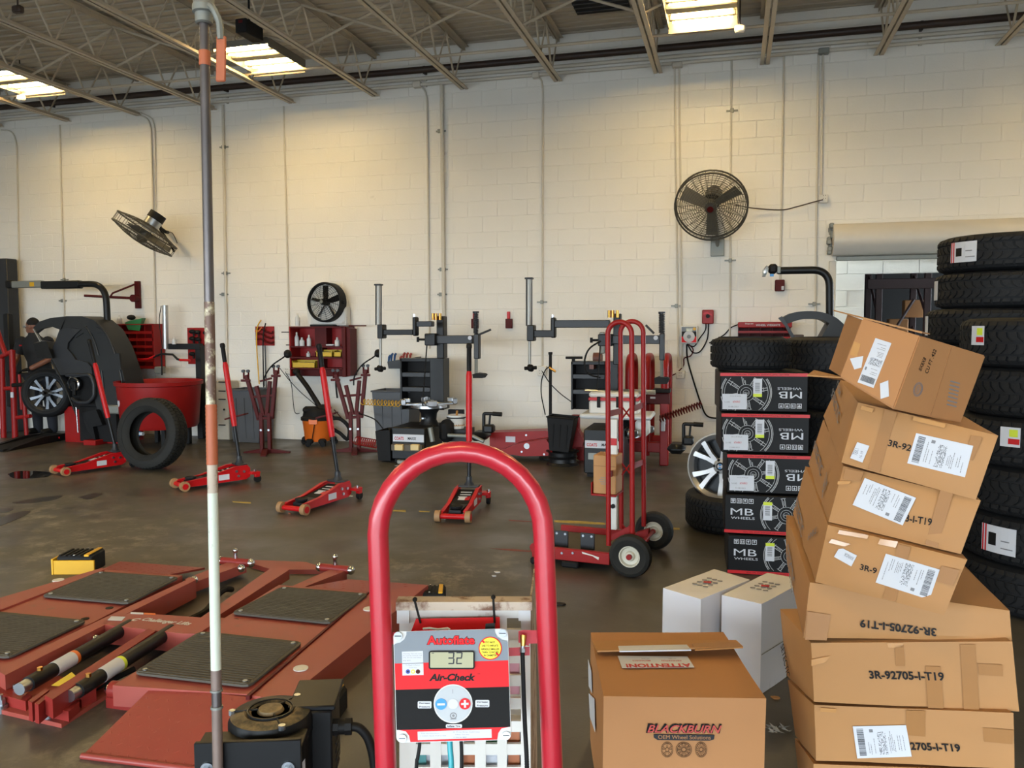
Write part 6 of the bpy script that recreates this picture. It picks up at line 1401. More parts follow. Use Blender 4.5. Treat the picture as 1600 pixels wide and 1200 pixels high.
# tool shelf with coloured handles
ts = wthing('tool_shelf', 'small black wall shelf of blue and red handled tools behind the left tyre changer', 'shelf', 628, 576)
PG(ts, 'shelf', m_dgrey, [(605, 565), (650, 558), (650, 562), (645, 576), (607, 576)], YW-.2, .19)
for x, y, m in ((608, 558, m_blue), (612, 555, m_blue), (617, 555, m_blue), (626, 559, m_redj), (631, 554, m_redj), (636, 554, m_redj), (641, 555, m_redj)):
    mm = mat('blue_handle', '#27507e', .45) if m is m_blue else mat('faded_red_handle', '#9c4038', .5)
    mb = MB(); mb.tube([W(x-1, y+10, YW-.15), W(x, y, YW-.17), W(x+2, y-3, YW-.17)], [.012, .018, .014], 8); one('hand_tool', ['first blue handled tool from the left', 'second blue handled tool from the left', 'third blue handled tool, next to the red ones', 'first red handled tool, next to the blue ones', 'second red handled tool', 'third red handled tool', 'last red handled tool at the right end'][(608, 612, 617, 626, 631, 636, 641).index(x)]+' on the small wall shelf', 'tool', mb, mm, group='coloured hand tools on the small wall shelf')
for x, l in ((794.5, 'dark red wall hook bracket between the two tyre changers'), (741, 'dark red wall hook bracket half hidden behind the left tyre changer spring')):
    h_ = wthing('wall_hook', l, 'hook', x, 513); RC(h_, 'plate', m_dred, x-5, 498, x+5, 513, YW-.06, .055); RC(h_, 'tab', m_redj, x-2.5, 487, x+2, 498, YW-.03, .025)
# white bucket
bk = W(713, 671, 9.45); bu = thing('bucket', 'dirty white bucket of tyre soap with a brush beside the left tyre changer', 'bucket', bk); hb_ = W(713, 648, 9.45).z-bk.z
mb = MB(); mb.lathe([(.075, 0), (.095, .02), (.11, hb_*.9), (.118, hb_*.9), (.118, hb_), (.104, hb_), (.09, .03), (0, .03)], 24); part('pail', mb, m_dirtywhite, bu)
mb = MB(); mb.lathe([(.113, hb_*.78), (.118, hb_*.8), (.118, hb_*.84), (.113, hb_*.86)], 24, closed=True); part('band', mb, m_ink, bu)
mb = MB(); mb.cyl((0, 0, .05), (0, 0, hb_-.02), .1, n=20); part('paste', mb, mat('soap_paste', '#b48d5f', .5), bu)
mb = MB(); mb.cyl((.0, 0, hb_-.05), (.02, -.02, hb_+.05), .014); part('brush', mb, mat('brush_wood', '#b3803c', .6), bu)
RC(t1, 'shelf_bracket', m_ink, 700, 640, 724, 652, 9.62, .05); RC(t1, 'bucket_stand', m_black, 698, 671, 730, 690, 9.35, .3)

# ---- long red service jack by the wall
lj = thing('service_jack', 'long low red truck jack lying between the two tyre changers', 'service jack', F(840, 720))
YJ = 9.5
PG(lj, 'rear_body', m_red, [(765, 676), (852, 673), (906, 680), (910, 700), (870, 704), (765, 705)], YJ+.15, .25)
PG(lj, 'front_body', m_red, [(780, 705), (806, 694), (853, 686), (862, 700), (862, 712), (820, 713), (775, 708)], YJ-.1, .22)
RC(lj, 'side_label', m_paper, 790, 682, 805, 691, YJ+.145, .006, 0)
mb = MB(); c = W(823, 697, YJ-.105); mb.cyl(c, c+V((0, .03, 0)), .035, n=16); wpart('pivot_bolt', mb, m_chrome, lj)
for x, y in ((815, 706), (822, 680), (850, 710)): mb = MB(); c = W(x, y, YJ-.105 if y > 690 else YJ+.145); mb.cyl(c, c+V((0, .03, 0)), .012, n=10); wpart('bolt', mb, m_zinc, lj)
mb = MB(); mb.lathe([(.09, 0), (.09, .05)], 18, TM(V((W(905, 700, YJ).x, YJ+.2, .09)), 0, R(90))); wpart('wheel', mb, m_red, lj)
PG(lj, 'jack_tail', m_red, [(888, 668), (902, 668), (906, 678), (912, 688), (910, 698), (884, 698)], YJ+.05, .15)
TB(lj, 'tail_post', m_red, [(900, 648), (900, 676)], YJ+.1, .05)
# black open bin on a black steel rim
rimc = F(873, 730); rimc.y += .22; rs = thing('steel_wheel', 'black steel wheel rim lying flat under the black bin', 'wheel', rimc); hR = W(873, 702, rimc.y).z*.92; rR = 26*dep(rimc)/FPX
mb = MB(); mb.lathe([(rR, 0), (rR*.96, .015), (rR*.86, .03), (rR*.82, hR*.45), (rR*.88, hR*.55), (rR*.9, hR*.6), (rR*.84, hR*.65), (rR*.85, hR*.9), (rR*.98, hR*.94), (rR, hR), (rR*.94, hR), (rR*.8, hR*.85), (rR*.78, .05), (rR*.9, 0)], 32, closed=True); part('rim_barrel', mb, m_black, rs)
mb = MB(); mb.cyl((0, 0, hR*.6), (0, 0, hR*.66), rR*.8, n=24); part('centre_disc', mb, m_black, rs)
bb = bin_('black bin tilted on top of the black steel wheel', 855, 652, 897, 703, rimc.y-.14, m_ink, .3, .72)
zB = hR+.005; Hh = W(873, 652, rimc.y-.14).z
for ch in bb.children: pass
bb.matrix_world = Matrix.Translation(V((rimc.x-.02, rimc.y-.02, zB))) @ Matrix.Rotation(R(4), 4, 'Y') @ Matrix.Diagonal((1, 1, (Hh-zB)/Hh, 1)); WM[bb] = bb.matrix_world.copy()
ps = thing('pedestal_post', 'slim black post with an air hose standing behind the black bin', 'post', (W(860, 600, 9.75).x, 9.75, 0))
mb = MB(); a = W(860, 554, 9.75); mb.cyl((a.x, 9.75, 0), (a.x, 9.75, a.z), .019, n=12); mb.cyl((a.x, 9.75, a.z), (a.x, 9.75, a.z+.03), .026, n=12); wpart('post', mb, m_ink, ps)
mb = MB(); mb.cyl((a.x, 9.75, 0), (a.x, 9.75, .015), .14, n=24); wpart('base', mb, m_ink, ps)
mb = MB(); c = W(862, 577, 9.7); mb.cyl(c+V((-.03, 0, .02)), c+V((.05, 0, -.03)), .014); wpart('coupler', mb, m_brass, ps)
TB(ps, 'air_hose', m_ink, [(861, 572), (853, 576), (846, 592), (845, 615), (852, 648)], 9.7, .007, fl=.2); TB(ps, 'air_hose', m_ink, [(847, 580), (858, 598), (875, 615), (893, 628)], 9.7, .006, fl=.2)

# ---- red tyre inflation cage behind the hand truck
cg = thing('inflation_cage', 'red tyre inflation cage of upright hoops behind the hand truck', 'inflation cage', (W(1012, 710, 9.85).x, 9.85, 0))
for x, m in ((985, m_red), (1012, m_red), (1040.5, m_red)):
    p = W(x, 558, 9.75); mb = MB(); mb.tube(fillet([V((p.x, 9.62, .1)), V((p.x, 9.62, p.z)), V((p.x, 10.2, p.z)), V((p.x, 10.2, .1))], .2, 8), .045, 12); wpart('hoop', mb, m, cg)
for z, y in ((.2, 9.62), (.2, 10.2)):
    a, b = W(980, 600, y), W(1046, 600, y); mb = MB(); mb.box(((a.x+b.x)/2, y, z), (b.x-a.x, .07, .12), b=.01); wpart('base_rail', mb, m_red, cg)
mb = MB(); mb.rect(1003, 614, 1046, 632, 9.52, .1, .01); wpart('front_plate', mb, m_dred, cg); RC(cg, 'top_plate', m_ink, 1020, 608, 1047, 614, 9.48, .2); RC(cg, 'sticker', m_paper, 1016, 620, 1024, 623, 9.515, .006, 0)
mb = MB(); p = W(1038, 630, 9.52); mb.box((p.x, 9.56, p.z/2), (.1, .08, p.z), b=.01); wpart('post', mb, m_red, cg)
c = W(934, 560, 9.75); mb = MB(); mb.cyl(c-V((.05, 0, 0)), c+V((.05, 0, 0)), .07, n=20); mb.box(c+V((0, -.2, -.08)), (.05, .5, .05)); wpart('hose_drum', mb, mat('brown_red', '#6b3f33', .5), t2)

# ---- control box, switch, wires
cb = wthing('inflator_box', 'red and white inflator control box mounted on the wall right of the cage', 'control box', 1077, 537)
RC(cb, 'casing', m_white, 1063, 509, 1090, 537, YW-.12, .11, .01); RC(cb, 'red_face', m_gred, 1065, 526, 1088, 535, YW-.123, .004, 0); RC(cb, 'grey_face', m_grey, 1065, 511, 1088, 518, YW-.123, .004, 0); RC(cb, 'black_face', m_ink, 1065, 518, 1088, 526, YW-.123, .004, 0)
mb = MB(); c = W(1076.5, 526, YW-.125); mb.cyl(c, c+V((0, .003, 0)), .07, n=24); dlb = wpart('dial', mb, m_paper, cb); mb = MB(); mb.cyl(c-V((0, .004, 0)), c, .025, n=16); wpart('dial_button', mb, m_grey, dlb)
RC(cb, 'display', mat('lcd_green', '#a6a586', .25), 1072, 513, 1082, 518, YW-.126, .004, 0)
mb = MB(); c = W(1085, 514, YW-.126); mb.cyl(c, c+V((0, .003, 0)), .02, n=14); wpart('warning_disc', mb, m_yellow, cb)
sw = wthing('switch_box', 'small red switch box on the wall above the control box', 'switch box', 1106, 506)
RC(sw, 'casing', m_red, 1097, 484, 1115, 506, YW-.1, .09, .01); mb = MB(); c = W(1106, 494, YW-.105); mb.cyl(c, c+V((0, .02, 0)), .025, n=12); wpart('switch_knob', mb, m_ink, sw)
PG(sw, 'cover_lip', m_redj, [(1099, 489), (1105, 487), (1113, 492), (1113, 494), (1105, 490), (1099, 492)], YW-.104, .006)
for p, m, r_, l in (([(1103, 506), (1102, 516), (1093, 529), (1085, 541), (1078, 540)], m_ink, .008, 'left black wire from the red switch box'), ([(1107, 506), (1105, 530), (1094, 549), (1083, 551), (1077, 543), (1074, 537)], m_ink, .009, 'right black wire curving from the red switch box to the control box'),
        ([(1076, 538), (1083, 546), (1079, 556), (1069, 560), (1068, 571), (1057, 583), (1046, 588)], m_dred, .008, 'thin red air line zigzagging down from the control box'), ([(1073, 538), (1074, 560), (1082, 590), (1095, 630), (1105, 650), (1125, 654)], m_ink, .011, 'black hose curving down the wall from the control box'), ([(1108, 536), (1130, 524), (1142, 512), (1154, 507)], m_ink, .008, 'black wire rising to the red wheel-weight cabinet')):
    mb = MB(); mb.tube(curve([W(x, y, YW-.018) for x, y in p], 6), r_, 6); one('wire', l, 'wire', mb, m)
mb = MB(); mb.tube(helix(W(1030, 655, 9.4), W(1096, 632, 9.5), .035, 16, 8), .008, 5); one('coiled_hose', 'coiled dark red air hose hanging right of the inflation cage', 'hose', mb, m_dred)
mb = MB(); p = W(1036, 663, 9.45); mb.box(p, (.05, .02, .16), b=.008); one('tag', 'crumpled white tag hanging on the red cage', 'tag', mb, m_paper)
# wheel-weight cabinet
ww = wthing('weight_cabinet', 'red wall cabinet lettered WHEEL WEIGHTS beyond the tyre on the black boxes', 'cabinet', 1190, 545)
RC(ww, 'header', m_red, 1153, 503, 1238, 512, YW-.3, .29, .008); RC(ww, 'back', m_dred, 1153, 511, 1235, 560, YW-.05, .045)
for y in (520, 529, 538, 548): RC(ww, 'shelf', m_dred, 1153, y, 1235, y+1.5, YW-.26, .25, 0); RC(ww, 'bin_front', m_red, 1153, y-3, 1235, y, YW-.262, .008, 0)
for x in (1153, 1170, 1188, 1206, 1224): RC(ww, 'divider', m_dred, x, 511, x+1, 560, YW-.25, .22, 0)
mb = MB(); o = W(1181, 509.4, YW-.305); mb.text('WHEEL WEIGHTS', o, (1, 0, 0), (0, 0, 1), W(1219, 509, YW-.305).x-o.x, .022, bold=.02); o = W(1164, 507.2, YW-.305); mb.text('Snap-on', o, (1, 0, 0), (0, 0, 1), W(1177, 507, YW-.305).x-o.x, .018, bold=.02); wpart('lettering', mb, m_paper, ww)
# right balancer: arm and hood above the tyres
Y2 = 8.3
b2 = thing('wheel_balancer', 'black wheel balancer on the right, its hood and lamp arm rising above the tyres', 'wheel balancer', (W(1275, 600, Y2).x, Y2, 0))
mb = MB(); mb.tube(fillet([W(1297, 560, Y2+.15), W(1296, 421.5, Y2+.15), W(1215, 423, Y2+.15)], .16, 10), .036, 14); am = wpart('overhead_arm', mb, m_black, b2)
RC(am, 'lamp_head', m_ink, 1201, 412, 1215, 427, Y2+.08, .14, .02); RC(am, 'collar', m_gal, 1214, 416, 1220, 427, Y2+.1, .1, .005)
mb = MB(); c = W(1199, 425, Y2+.14); mb.lathe([(.05, 0), (.06, .03), (.0, .05)], 16, TM(c, 0, R(0), R(-70))); wpart('lamp_lens', mb, m_glass, am)
RC(am, 'sticker', m_blue, 1203, 428, 1209, 432, Y2+.07, .005, 0)
mb = MB(); ar = curve([W(x, y, Y2) for x, y in ((1222, 497), (1238, 489), (1262, 486), (1285, 488), (1306, 496), (1322, 510))], 5); ai = curve([W(x, y, Y2) for x, y in ((1230, 506), (1248, 500), (1265, 498), (1283, 499), (1292, 503), (1296, 506))], 5)
n = len(ar); lo = [p+V((0, 0, 0)) for p in ai]
mb.add(ar+ai+[p+V((0, .4, 0)) for p in ar+ai], [(i, i+1, n+i+1, n+i) for i in range(n-1)]+[(2*n+i+1, 2*n+i, 3*n+i, 3*n+i+1) for i in range(n-1)]+[(i+1, i, 2*n+i, 2*n+i+1) for i in range(n-1)]+[(n+i, n+i+1, 3*n+i+1, 3*n+i) for i in range(n-1)]); wpart('hood_shell', mb, m_hood, b2)
PG(b2, 'hood_side', m_hood, [(1296, 505), (1322, 509), (1330, 540), (1330, 560), (1275, 560), (1282, 530)], Y2-.02, .42)
PG(b2, 'hood_edge', m_dgrey, [(1216, 497), (1222, 494), (1228, 503), (1243, 528), (1238, 530), (1226, 508)], Y2-.04, .06)
mb = MB(); a = W(1235, 545, Y2); b = W(1335, 545, Y2); mb.box(((a.x+b.x)/2, Y2+.3, a.z/2), (b.x-a.x, .5, a.z), b=.03); wpart('cabinet', mb, m_blackm, b2)
RC(b2, 'weight_tray', mat('brown_tray', '#4a3b33', .6), 1240, 523, 1256, 532, Y2-.03, .2)
# ============================================================ HAND TRUCK (red tyre dolly)
nw = F(985, 901); fw_ = F(1022, 858); wd = (fw_-nw); wd.z = 0; Wt = wd.length; wd.normalize(); hx = V((wd.y, -wd.x, 0))
if hx.dot(RGT) > 0: hx = -hx                                          # hx: towards the toe plate (left in the picture)
TMx = Matrix((hx, wd, hx.cross(wd))).transposed().to_4x4()
if TMx.to_3x3().determinant() < 0 or hx.cross(wd).z < 0:
    TMx = Matrix((hx, -wd, V((0, 0, 1)))).transposed().to_4x4(); TMx.translation = fw_; 
else: TMx.translation = nw
TMx.translation.z = 0
ht = thing('hand_truck', 'red two-wheeled tyre hand truck with tall hoop handles and a toe platform', 'hand truck', M=TMx)
NEAR = 0 if TMx.translation.x == nw.x else Wt; FAR = Wt-NEAR if NEAR == 0 else 0
if NEAR == 0: FAR = Wt
sgn = 1 if FAR > NEAR else -1
rW = 33.5*dep(nw)/FPX
for y, nm in ((NEAR, 'near'), (FAR, 'far')):
    mb = MB(); Mw = TM((0, y, rW), 0, R(90)); mb.lathe([(rW*.5, -.03), (rW*.8, -.045), (rW*.95, -.035), (rW, -.012), (rW, .012), (rW*.95, .035), (rW*.8, .045), (rW*.5, .03)], 30, Mw, closed=True); w = part('wheel', mb, m_rubberd, ht)
    mb = MB(); mb.lathe([(0, -.03), (rW*.2, -.03), (rW*.25, -.012), (rW*.4, -.016), (rW*.46, -.036), (rW*.5, -.036), (rW*.5, .036), (rW*.46, .036), (rW*.4, .016), (rW*.25, .012), (rW*.2, .03), (0, .03)], 24, Mw); part('wheel_rim', mb, mat('cream_rim', '#c9c5b4', .4, dirt=('#7d7566', .2, 30)), w)
    mb = MB(); mb.cyl((0, y-sgn*.05, rW), (0, y+sgn*.0, rW), .018, n=12); part('axle_nut', mb, m_red, w)
mb = MB(); mb.cyl((0, 0, rW), (0, Wt, rW), .014); part('axle', mb, m_red, ht)
def LQ(x, y, z): return TMx @ V((x, y, z))
inv = TMx.inverted()
def onframe(x, y, ly):                                                # pixel -> point of the vertical plane at local y
    n = (TMx.to_3x3() @ V((0, 1, 0))); return inv @ PL(x, y, TMx @ V((0, ly, 0)), n)
ya, yb = NEAR+sgn*.09, FAR-sgn*.07
for (xa, ybot, xb, ybot2, ly, top, m) in ((951, 852, 988, 838, ya, 503, m_red), (971, 826, 1006, 822, yb, 502, m_red)):
    pl_ = [onframe(xa, ybot, ly), onframe(xa-1.5, 540, ly), onframe((xa+xb)/2-1, top, ly), onframe(xb-1, 540, ly), onframe(xb, ybot2, ly)]
    tz = pl_[2].z; a, b = pl_[1], pl_[3]; w_ = abs(a.x-b.x)/2; cx = (a.x+b.x)/2; cz = tz-w_
    arc = [V((cx+(a.x-cx)*math.cos(math.pi*k/14)*1.0, ly, cz+w_*math.sin(math.pi*k/14))) for k in range(15)]
    mb = MB(); mb.tube([pl_[0]]+arc+[pl_[4]], .017, 12); part('hoop_upright', mb, m, ht)
L1, L2 = [(onframe(951, y, ya), onframe(971, y2, yb)) for y, y2 in ((647, 642), (742, 735))], [(onframe(987, y, ya), onframe(1005, y2, yb)) for y, y2 in ((640, 633), (730, 722))]
for a, b in L1+L2+[(onframe(952, 842, ya), onframe(986, 826, ya))]:
    mb = MB(); d = (b-a); mb.hexa([a-V((0, 0, .02)), a-V((0, 0, .02))+V((.006, 0, 0)), b-V((0, 0, .02))+V((.006, 0, 0)), b-V((0, 0, .02)), a+V((0, 0, .02)), a+V((0, 0, .02))+V((.006, 0, 0)), b+V((0, 0, .02))+V((.006, 0, 0)), b+V((0, 0, .02))]); part('cross_brace', mb, m_red, ht)
for y0 in (632, 720, 815):
    a, b = onframe(972, y0+4, (ya+yb)/2), onframe(986, y0+22, (ya+yb)/2); c_, e_ = onframe(972, y0+22, (ya+yb)/2), onframe(984, y0+6, (ya+yb)/2)
    for p, q in ((a, b), (c_, e_)): mb = MB(); mb.cyl(p, q, .006, n=6); part('brace_rod', mb, m_red, ht)
# platform
xt = onframe(832, 870, NEAR+sgn*.06).x; xr = onframe(953, 870, NEAR+sgn*.06).x
zr0, zr1 = .045, .125
for ly in (NEAR+sgn*.06, FAR-sgn*.03):
    mb = MB(); mb.box(((xt+xr)/2, ly, (zr0+zr1)/2), (abs(xt-xr), .03, zr1-zr0), b=.004); part('side_rail', mb, m_red, ht)
mb = MB(); mb.box(((xt+xr)/2, Wt/2, zr0+.03), (abs(xt-xr)-.04, Wt-.12, .02)); part('deck', mb, m_mat, ht)
mb = MB(); mb.box((xr-.03, Wt/2, (zr0+zr1)/2), (.03, Wt-.1, zr1-zr0), b=.004); part('rear_rail', mb, m_red, ht)
mb = MB(); mb.hexa([V((xr-.04, NEAR+sgn*.05, .05)), V((.02, NEAR+sgn*.05, .08)), V((.02, NEAR+sgn*.11, .08)), V((xr-.04, NEAR+sgn*.11, .05)), V((xr-.04, NEAR+sgn*.05, .13)), V((.02, NEAR+sgn*.05, .17)), V((.02, NEAR+sgn*.11, .17)), V((xr-.04, NEAR+sgn*.11, .13))]); part('axle_bracket', mb, m_red, ht)
mb = MB(); mb.hexa([V((xr-.04, FAR-sgn*.05, .05)), V((.02, FAR-sgn*.05, .08)), V((.02, FAR-sgn*.11, .08)), V((xr-.04, FAR-sgn*.11, .05)), V((xr-.04, FAR-sgn*.05, .13)), V((.02, FAR-sgn*.05, .17)), V((.02, FAR-sgn*.11, .17)), V((xr-.04, FAR-sgn*.11, .13))]); part('axle_bracket', mb, m_red, ht)
for x in (onframe(877, 850, NEAR+sgn*.2).x, onframe(918, 850, NEAR+sgn*.2).x):
    mb = MB(); mb.box((x, NEAR+sgn*.2, zr0+.10), (.10, .012, .12), b=.004); mb.box((x, NEAR+sgn*.17, zr0+.045), (.10, .06, .008)); k = part('tyre_stop', mb, m_dgrey, ht)
    for dx in (-.03, .03): mb = MB(); mb.cyl((x+dx, NEAR+sgn*.19, zr0+.14), (x+dx, NEAR+sgn*.198, zr0+.14), .008); part('bolt', mb, m_zinc, k)
for x in (onframe(887, 880, NEAR).x, onframe(838, 880, NEAR).x):
    mb = MB(); mb.box((x, NEAR+sgn*.06, .022), (.12, .05, .044), b=.01); part('skid_foot', mb, m_blackm, ht)
for x in (878, 895): mb = MB(); q = onframe(x, 864, NEAR+sgn*.043); mb.cyl(q-V((0, sgn*.006, 0)), q, .008); part('bolt', mb, m_zinc, ht)
mb = MB(); q = onframe(835, 855, NEAR+sgn*.05); mb.cyl(q+V((0, -sgn*.01, 0)), q+V((0, sgn*.04, 0)), .03, n=14); part('toe_roller', mb, m_red, ht)
mb = MB(); pp = [onframe(x, y, NEAR+sgn*.044) for x, y in ((909, 862), (925, 867), (936, 871), (935, 875), (926, 869), (910, 865))]; mb.prism(pp, (0, -sgn*.001, 0)); part('paint_scrape', mb, m_dirtywhite, ht)
# white centre post with a red shelf (carries a carton)
a, b = onframe(959, 827, Wt/2), onframe(959, 655, Wt/2); mb = MB(); mb.box((a.x, Wt/2, (a.z+b.z)/2), (.045, .03, b.z-a.z), b=.003); part('centre_post', mb, m_dirtywhite, ht)
mb = MB(); q = onframe(959, 690, Wt/2); mb.box((q.x, Wt/2, q.z), (.05, .034, .05), b=.003); part('red_band', mb, m_redj, ht)
q = onframe(949, 770, Wt/2); mb = MB(); mb.box((q.x, Wt/2, q.z), (.17, .2, .014), b=.003); mb.box((q.x+.085, Wt/2, q.z+.04), (.008, .2, .09), b=.003); part('shelf', mb, m_red, ht)
mb = MB(); q2 = onframe(959, 790, Wt/2); mb.cyl(q2-V((0, .03, 0)), q2+V((0, .03, 0)), .015); part('post_bolt', mb, m_ink, ht)
c1_, c2_ = onframe(932, 768, Wt/2), onframe(968, 711, Wt/2)
Mc = TMx @ Matrix.Translation(V(((c1_.x+c2_.x)/2, Wt/2, q.z+.008)))
ct = thing('carton', 'small brown carton standing on the red shelf of the hand truck', 'carton', M=Mc)
w_, h_ = abs(c1_.x-c2_.x)*.98, abs(c2_.z-c1_.z)
mb = MB(); mb.box((0, 0, h_/2), (w_, .17, h_), b=.004); part('box', mb, m_card, ct)
s_ = -1 if (TMx.to_3x3() @ V((0, -1, 0))).dot(EYE-Mc.translation) > 0 else 1
mb = MB()
for k, l in enumerate((.5, .7, .6, .45)): mb.box((-.02*0+.2*w_*(1 if hx.dot(RGT) < 0 else -1)*0, s_*.0855, h_*.42-k*.014), (w_*l*.7, .0008, .004))
part('print', mb, m_inkgrey, ct, kind='stuff'); mb = MB(); mb.box((0, s_*.0853, h_*.72), (w_*1.001, .001, .006)); part('flap_seam', mb, m_cardin, ct)

# ============================================================ WHEEL + TYRE LEFT OF THE BLACK BOXES
tc_ = F(1118, 838); tc_.y += .33; tc_.x += .09
flat = tyre('worn black tyre lying flat under the silver alloy wheel', TM((tc_.x, tc_.y, .012), 0, R(2.5)), .335, .28, .21, rows=4, nb=56)
zt_ = .31
c = D(1124, 729, dep(tc_)-.02); n = (-ray(1124, 729).normalized()*math.cos(R(24))-RGT*math.sin(R(24))); n.z = .12
rwx = 50*dep(c)/FPX
aw = thing('wheel', 'silver five-spoke alloy wheel leaning on the tyre beside the black boxes', 'wheel', M=axis_M(c-n*.08, n, 0))
alloy(aw, rwx+.02, rwx, .2, 5, m_alu, m_alu, twin=True)
mb = MB(); mb.cyl((0, 0, -.06), (0, 0, .0), rwx*.9, n=32); part('dark_recess', mb, m_alud, aw)
for q in range(4):
    mb = MB(); a0 = R(90*q+45); mb.prism([V((0, 0, .0745))]+[V((.022*math.cos(a0+R(90)*k/6), .022*math.sin(a0+R(90)*k/6), .0745)) for k in range(7)], (0, 0, .001)); part('roundel_quarter', mb, m_paper if q % 2 else mat('roundel_blue', '#3a7fc0', .3), aw)

# ============================================================ BLACK PRINTED WHEEL BOXES
def mbbox(label, c, rz, z, flip, lab_x, size=(.545, .50, .255), seedv=0, roll=0):
    w_, d_, h_ = size; t = thing('wheel_box', label, 'box', M=TM((c[0], c[1], z), rz), group='stacked black wheel boxes')
    mb = MB(); mb.box((0, 0, h_/2), (w_, d_, h_), b=.006); part('carton', mb, m_mbblack, t)
    f = -d_/2-.0004
    P = (lambda u, v: V((-w_/2+u*w_, f, v*h_))) if not flip else (lambda u, v: V((w_/2-u*w_, f, (1-v)*h_)))   # u,v of the print
    ex = P(1, 0)-P(0, 0); ey = P(0, 1)-P(0, 0); exn, eyn = ex.normalized(), ey.normalized()
    mb = MB(); mb.quad([P(0, .02), P(1, .02), P(1, .10), P(0, .10)], .0008); part('red_band', mb, mat('box_red', '#c21a20', .4), t)
    mb = MB(); o = P(.22, .04); mb.text('REAL LIFE. CRAFTSMANSHIP. MB WHEELS. PRECISION', o, ex, ey, w_*.6, h_*.035, lift=.001); part('lettering', mb, m_dred, t)
    mb = MB(); mb.text('MB', P(.07, .48), ex, ey, w_*.26, h_*.17, bold=.0); mb.text('WHEELS', P(.075, .375), ex, ey, w_*.27, h_*.06, bold=.0); part('lettering', mb, m_paper, t, label='white MB WHEELS lettering')
    for k in range(4):
        u = .07+k*.068; mb = MB(); a, b, c_, e = P(u, .78), P(u+.055, .78), P(u+.055, .90), P(u, .90); mb.quad([a, b, c_, e], .0006); q = part('handling_icon', mb, m_paper, t)
        mb = MB(); mb.quad([P(u+.006, .795), P(u+.049, .795), P(u+.049, .885), P(u+.006, .885)], .0009); mb2 = MB()
        part('icon_field', mb, m_mbblack, q)
        if k == 0: mb2.quad([P(u+.015, .81), P(u+.04, .81), P(u+.028, .84), P(u+.027, .84)], .0012); mb2.quad([P(u+.012, .84), P(u+.043, .84), P(u+.043, .87), P(u+.012, .87)], .0012)
        elif k == 1: mb2.quad([P(u+.014, .81), P(u+.022, .81), P(u+.022, .87), P(u+.014, .87)], .0012); mb2.quad([P(u+.033, .81), P(u+.041, .81), P(u+.041, .87), P(u+.033, .87)], .0012)
        else: mb2.quad([P(u+.024, .81), P(u+.031, .81), P(u+.031, .86), P(u+.024, .86)], .0012); mb2.quad([P(u+.012, .84), P(u+.043, .84), P(u+.030, .875), P(u+.026, .875)], .0012)
        part('icon_mark', mb2, m_paper, q)
    # line drawing of a wheel, running off the box's upper and lower edges
    cu, cv, Rv = .70, .52, .62*h_; cen = P(cu, cv); mb = MB(); m_line = mat('print_white', '#a9abad', .5)
    def pt_(r_, a): return cen+exn*(r_*math.cos(a))+eyn*(r_*math.sin(a))
    def inside(p): q = (p-P(0, 0)).dot(eyn); q2 = (p-P(0, 0)).dot(exn); return .11*h_ < q < h_*.985 and .01*w_ < q2 < w_*.99
    def ln(p, q, wd_=.0022):
        if not (inside(p) and inside(q)): return
        d = (q-p).normalized(); s = V((0, -1, 0)).cross(d)*wd_; mb.quad([p-s, q-s, q+s, p+s] if (q-p).cross(s).y < 0 else [p+s, q+s, q-s, p-s], .0007)
    for rr_ in (1, .95, .86, .34, .22, .12):
        for k in range(40): ln(pt_(Rv*rr_, 2*math.pi*k/40), pt_(Rv*rr_, 2*math.pi*(k+1)/40), .0012 if rr_ < .9 else .002)
    for k in range(8):
        a = 2*math.pi*k/8+.2
        for s in (-.16, .16):
            for k2 in range(3): ln(pt_(Rv*(.34+.17*k2), a+s*(1-.2*k2)*.8), pt_(Rv*(.34+.17*(k2+1)), a+s*(1-.2*(k2+1))*.8), .002)
        for k2 in range(4): ln(pt_(Rv*.7, a-.14+.07*k2), pt_(Rv*.7, a-.14+.07*(k2+1)), .0016)
        ln(pt_(Rv*.4, a), pt_(Rv*.6, a), .0014)
    mb.text('MB', pt_(0, 0)-exn*.013-eyn*.006, ex, ey, .026, .012, lift=.0008); part('wheel_drawing', mb, m_line, t)
    # stickers (always upright on the stack)
    Q = lambda u, v: V((-w_/2+u*w_, f, v*h_))
    u0 = lab_x; mb = MB(); mb.quad([Q(u0, .38), Q(u0+.10, .38), Q(u0+.10, .84), Q(u0, .84)], .0012); s1_ = part('barcode_sticker', mb, m_paper, t)
    yy = (.38, .46) if flip else (.76, .84)
    mb = MB(); mb.quad([Q(u0-.0, yy[0]), Q(u0+.10, yy[0]), Q(u0+.10, yy[1]), Q(u0, yy[1])], .0016); part('lime_strip', mb, m_lime, s1_)
    mb = MB(); random.seed(seedv)
    for k in range(9): v = .50+k*.028; mb.quad([Q(u0+.02, v), Q(u0+.075, v), Q(u0+.075, v+.012+.008*(k % 2)), Q(u0+.02, v+.012+.008*(k % 2))], .0015)
    part('barcode', mb, m_inkgrey, s1_)
    if flip: l = (.03, .06, .31, .45)
    else: l = (.83, .60, 1.0, .93)
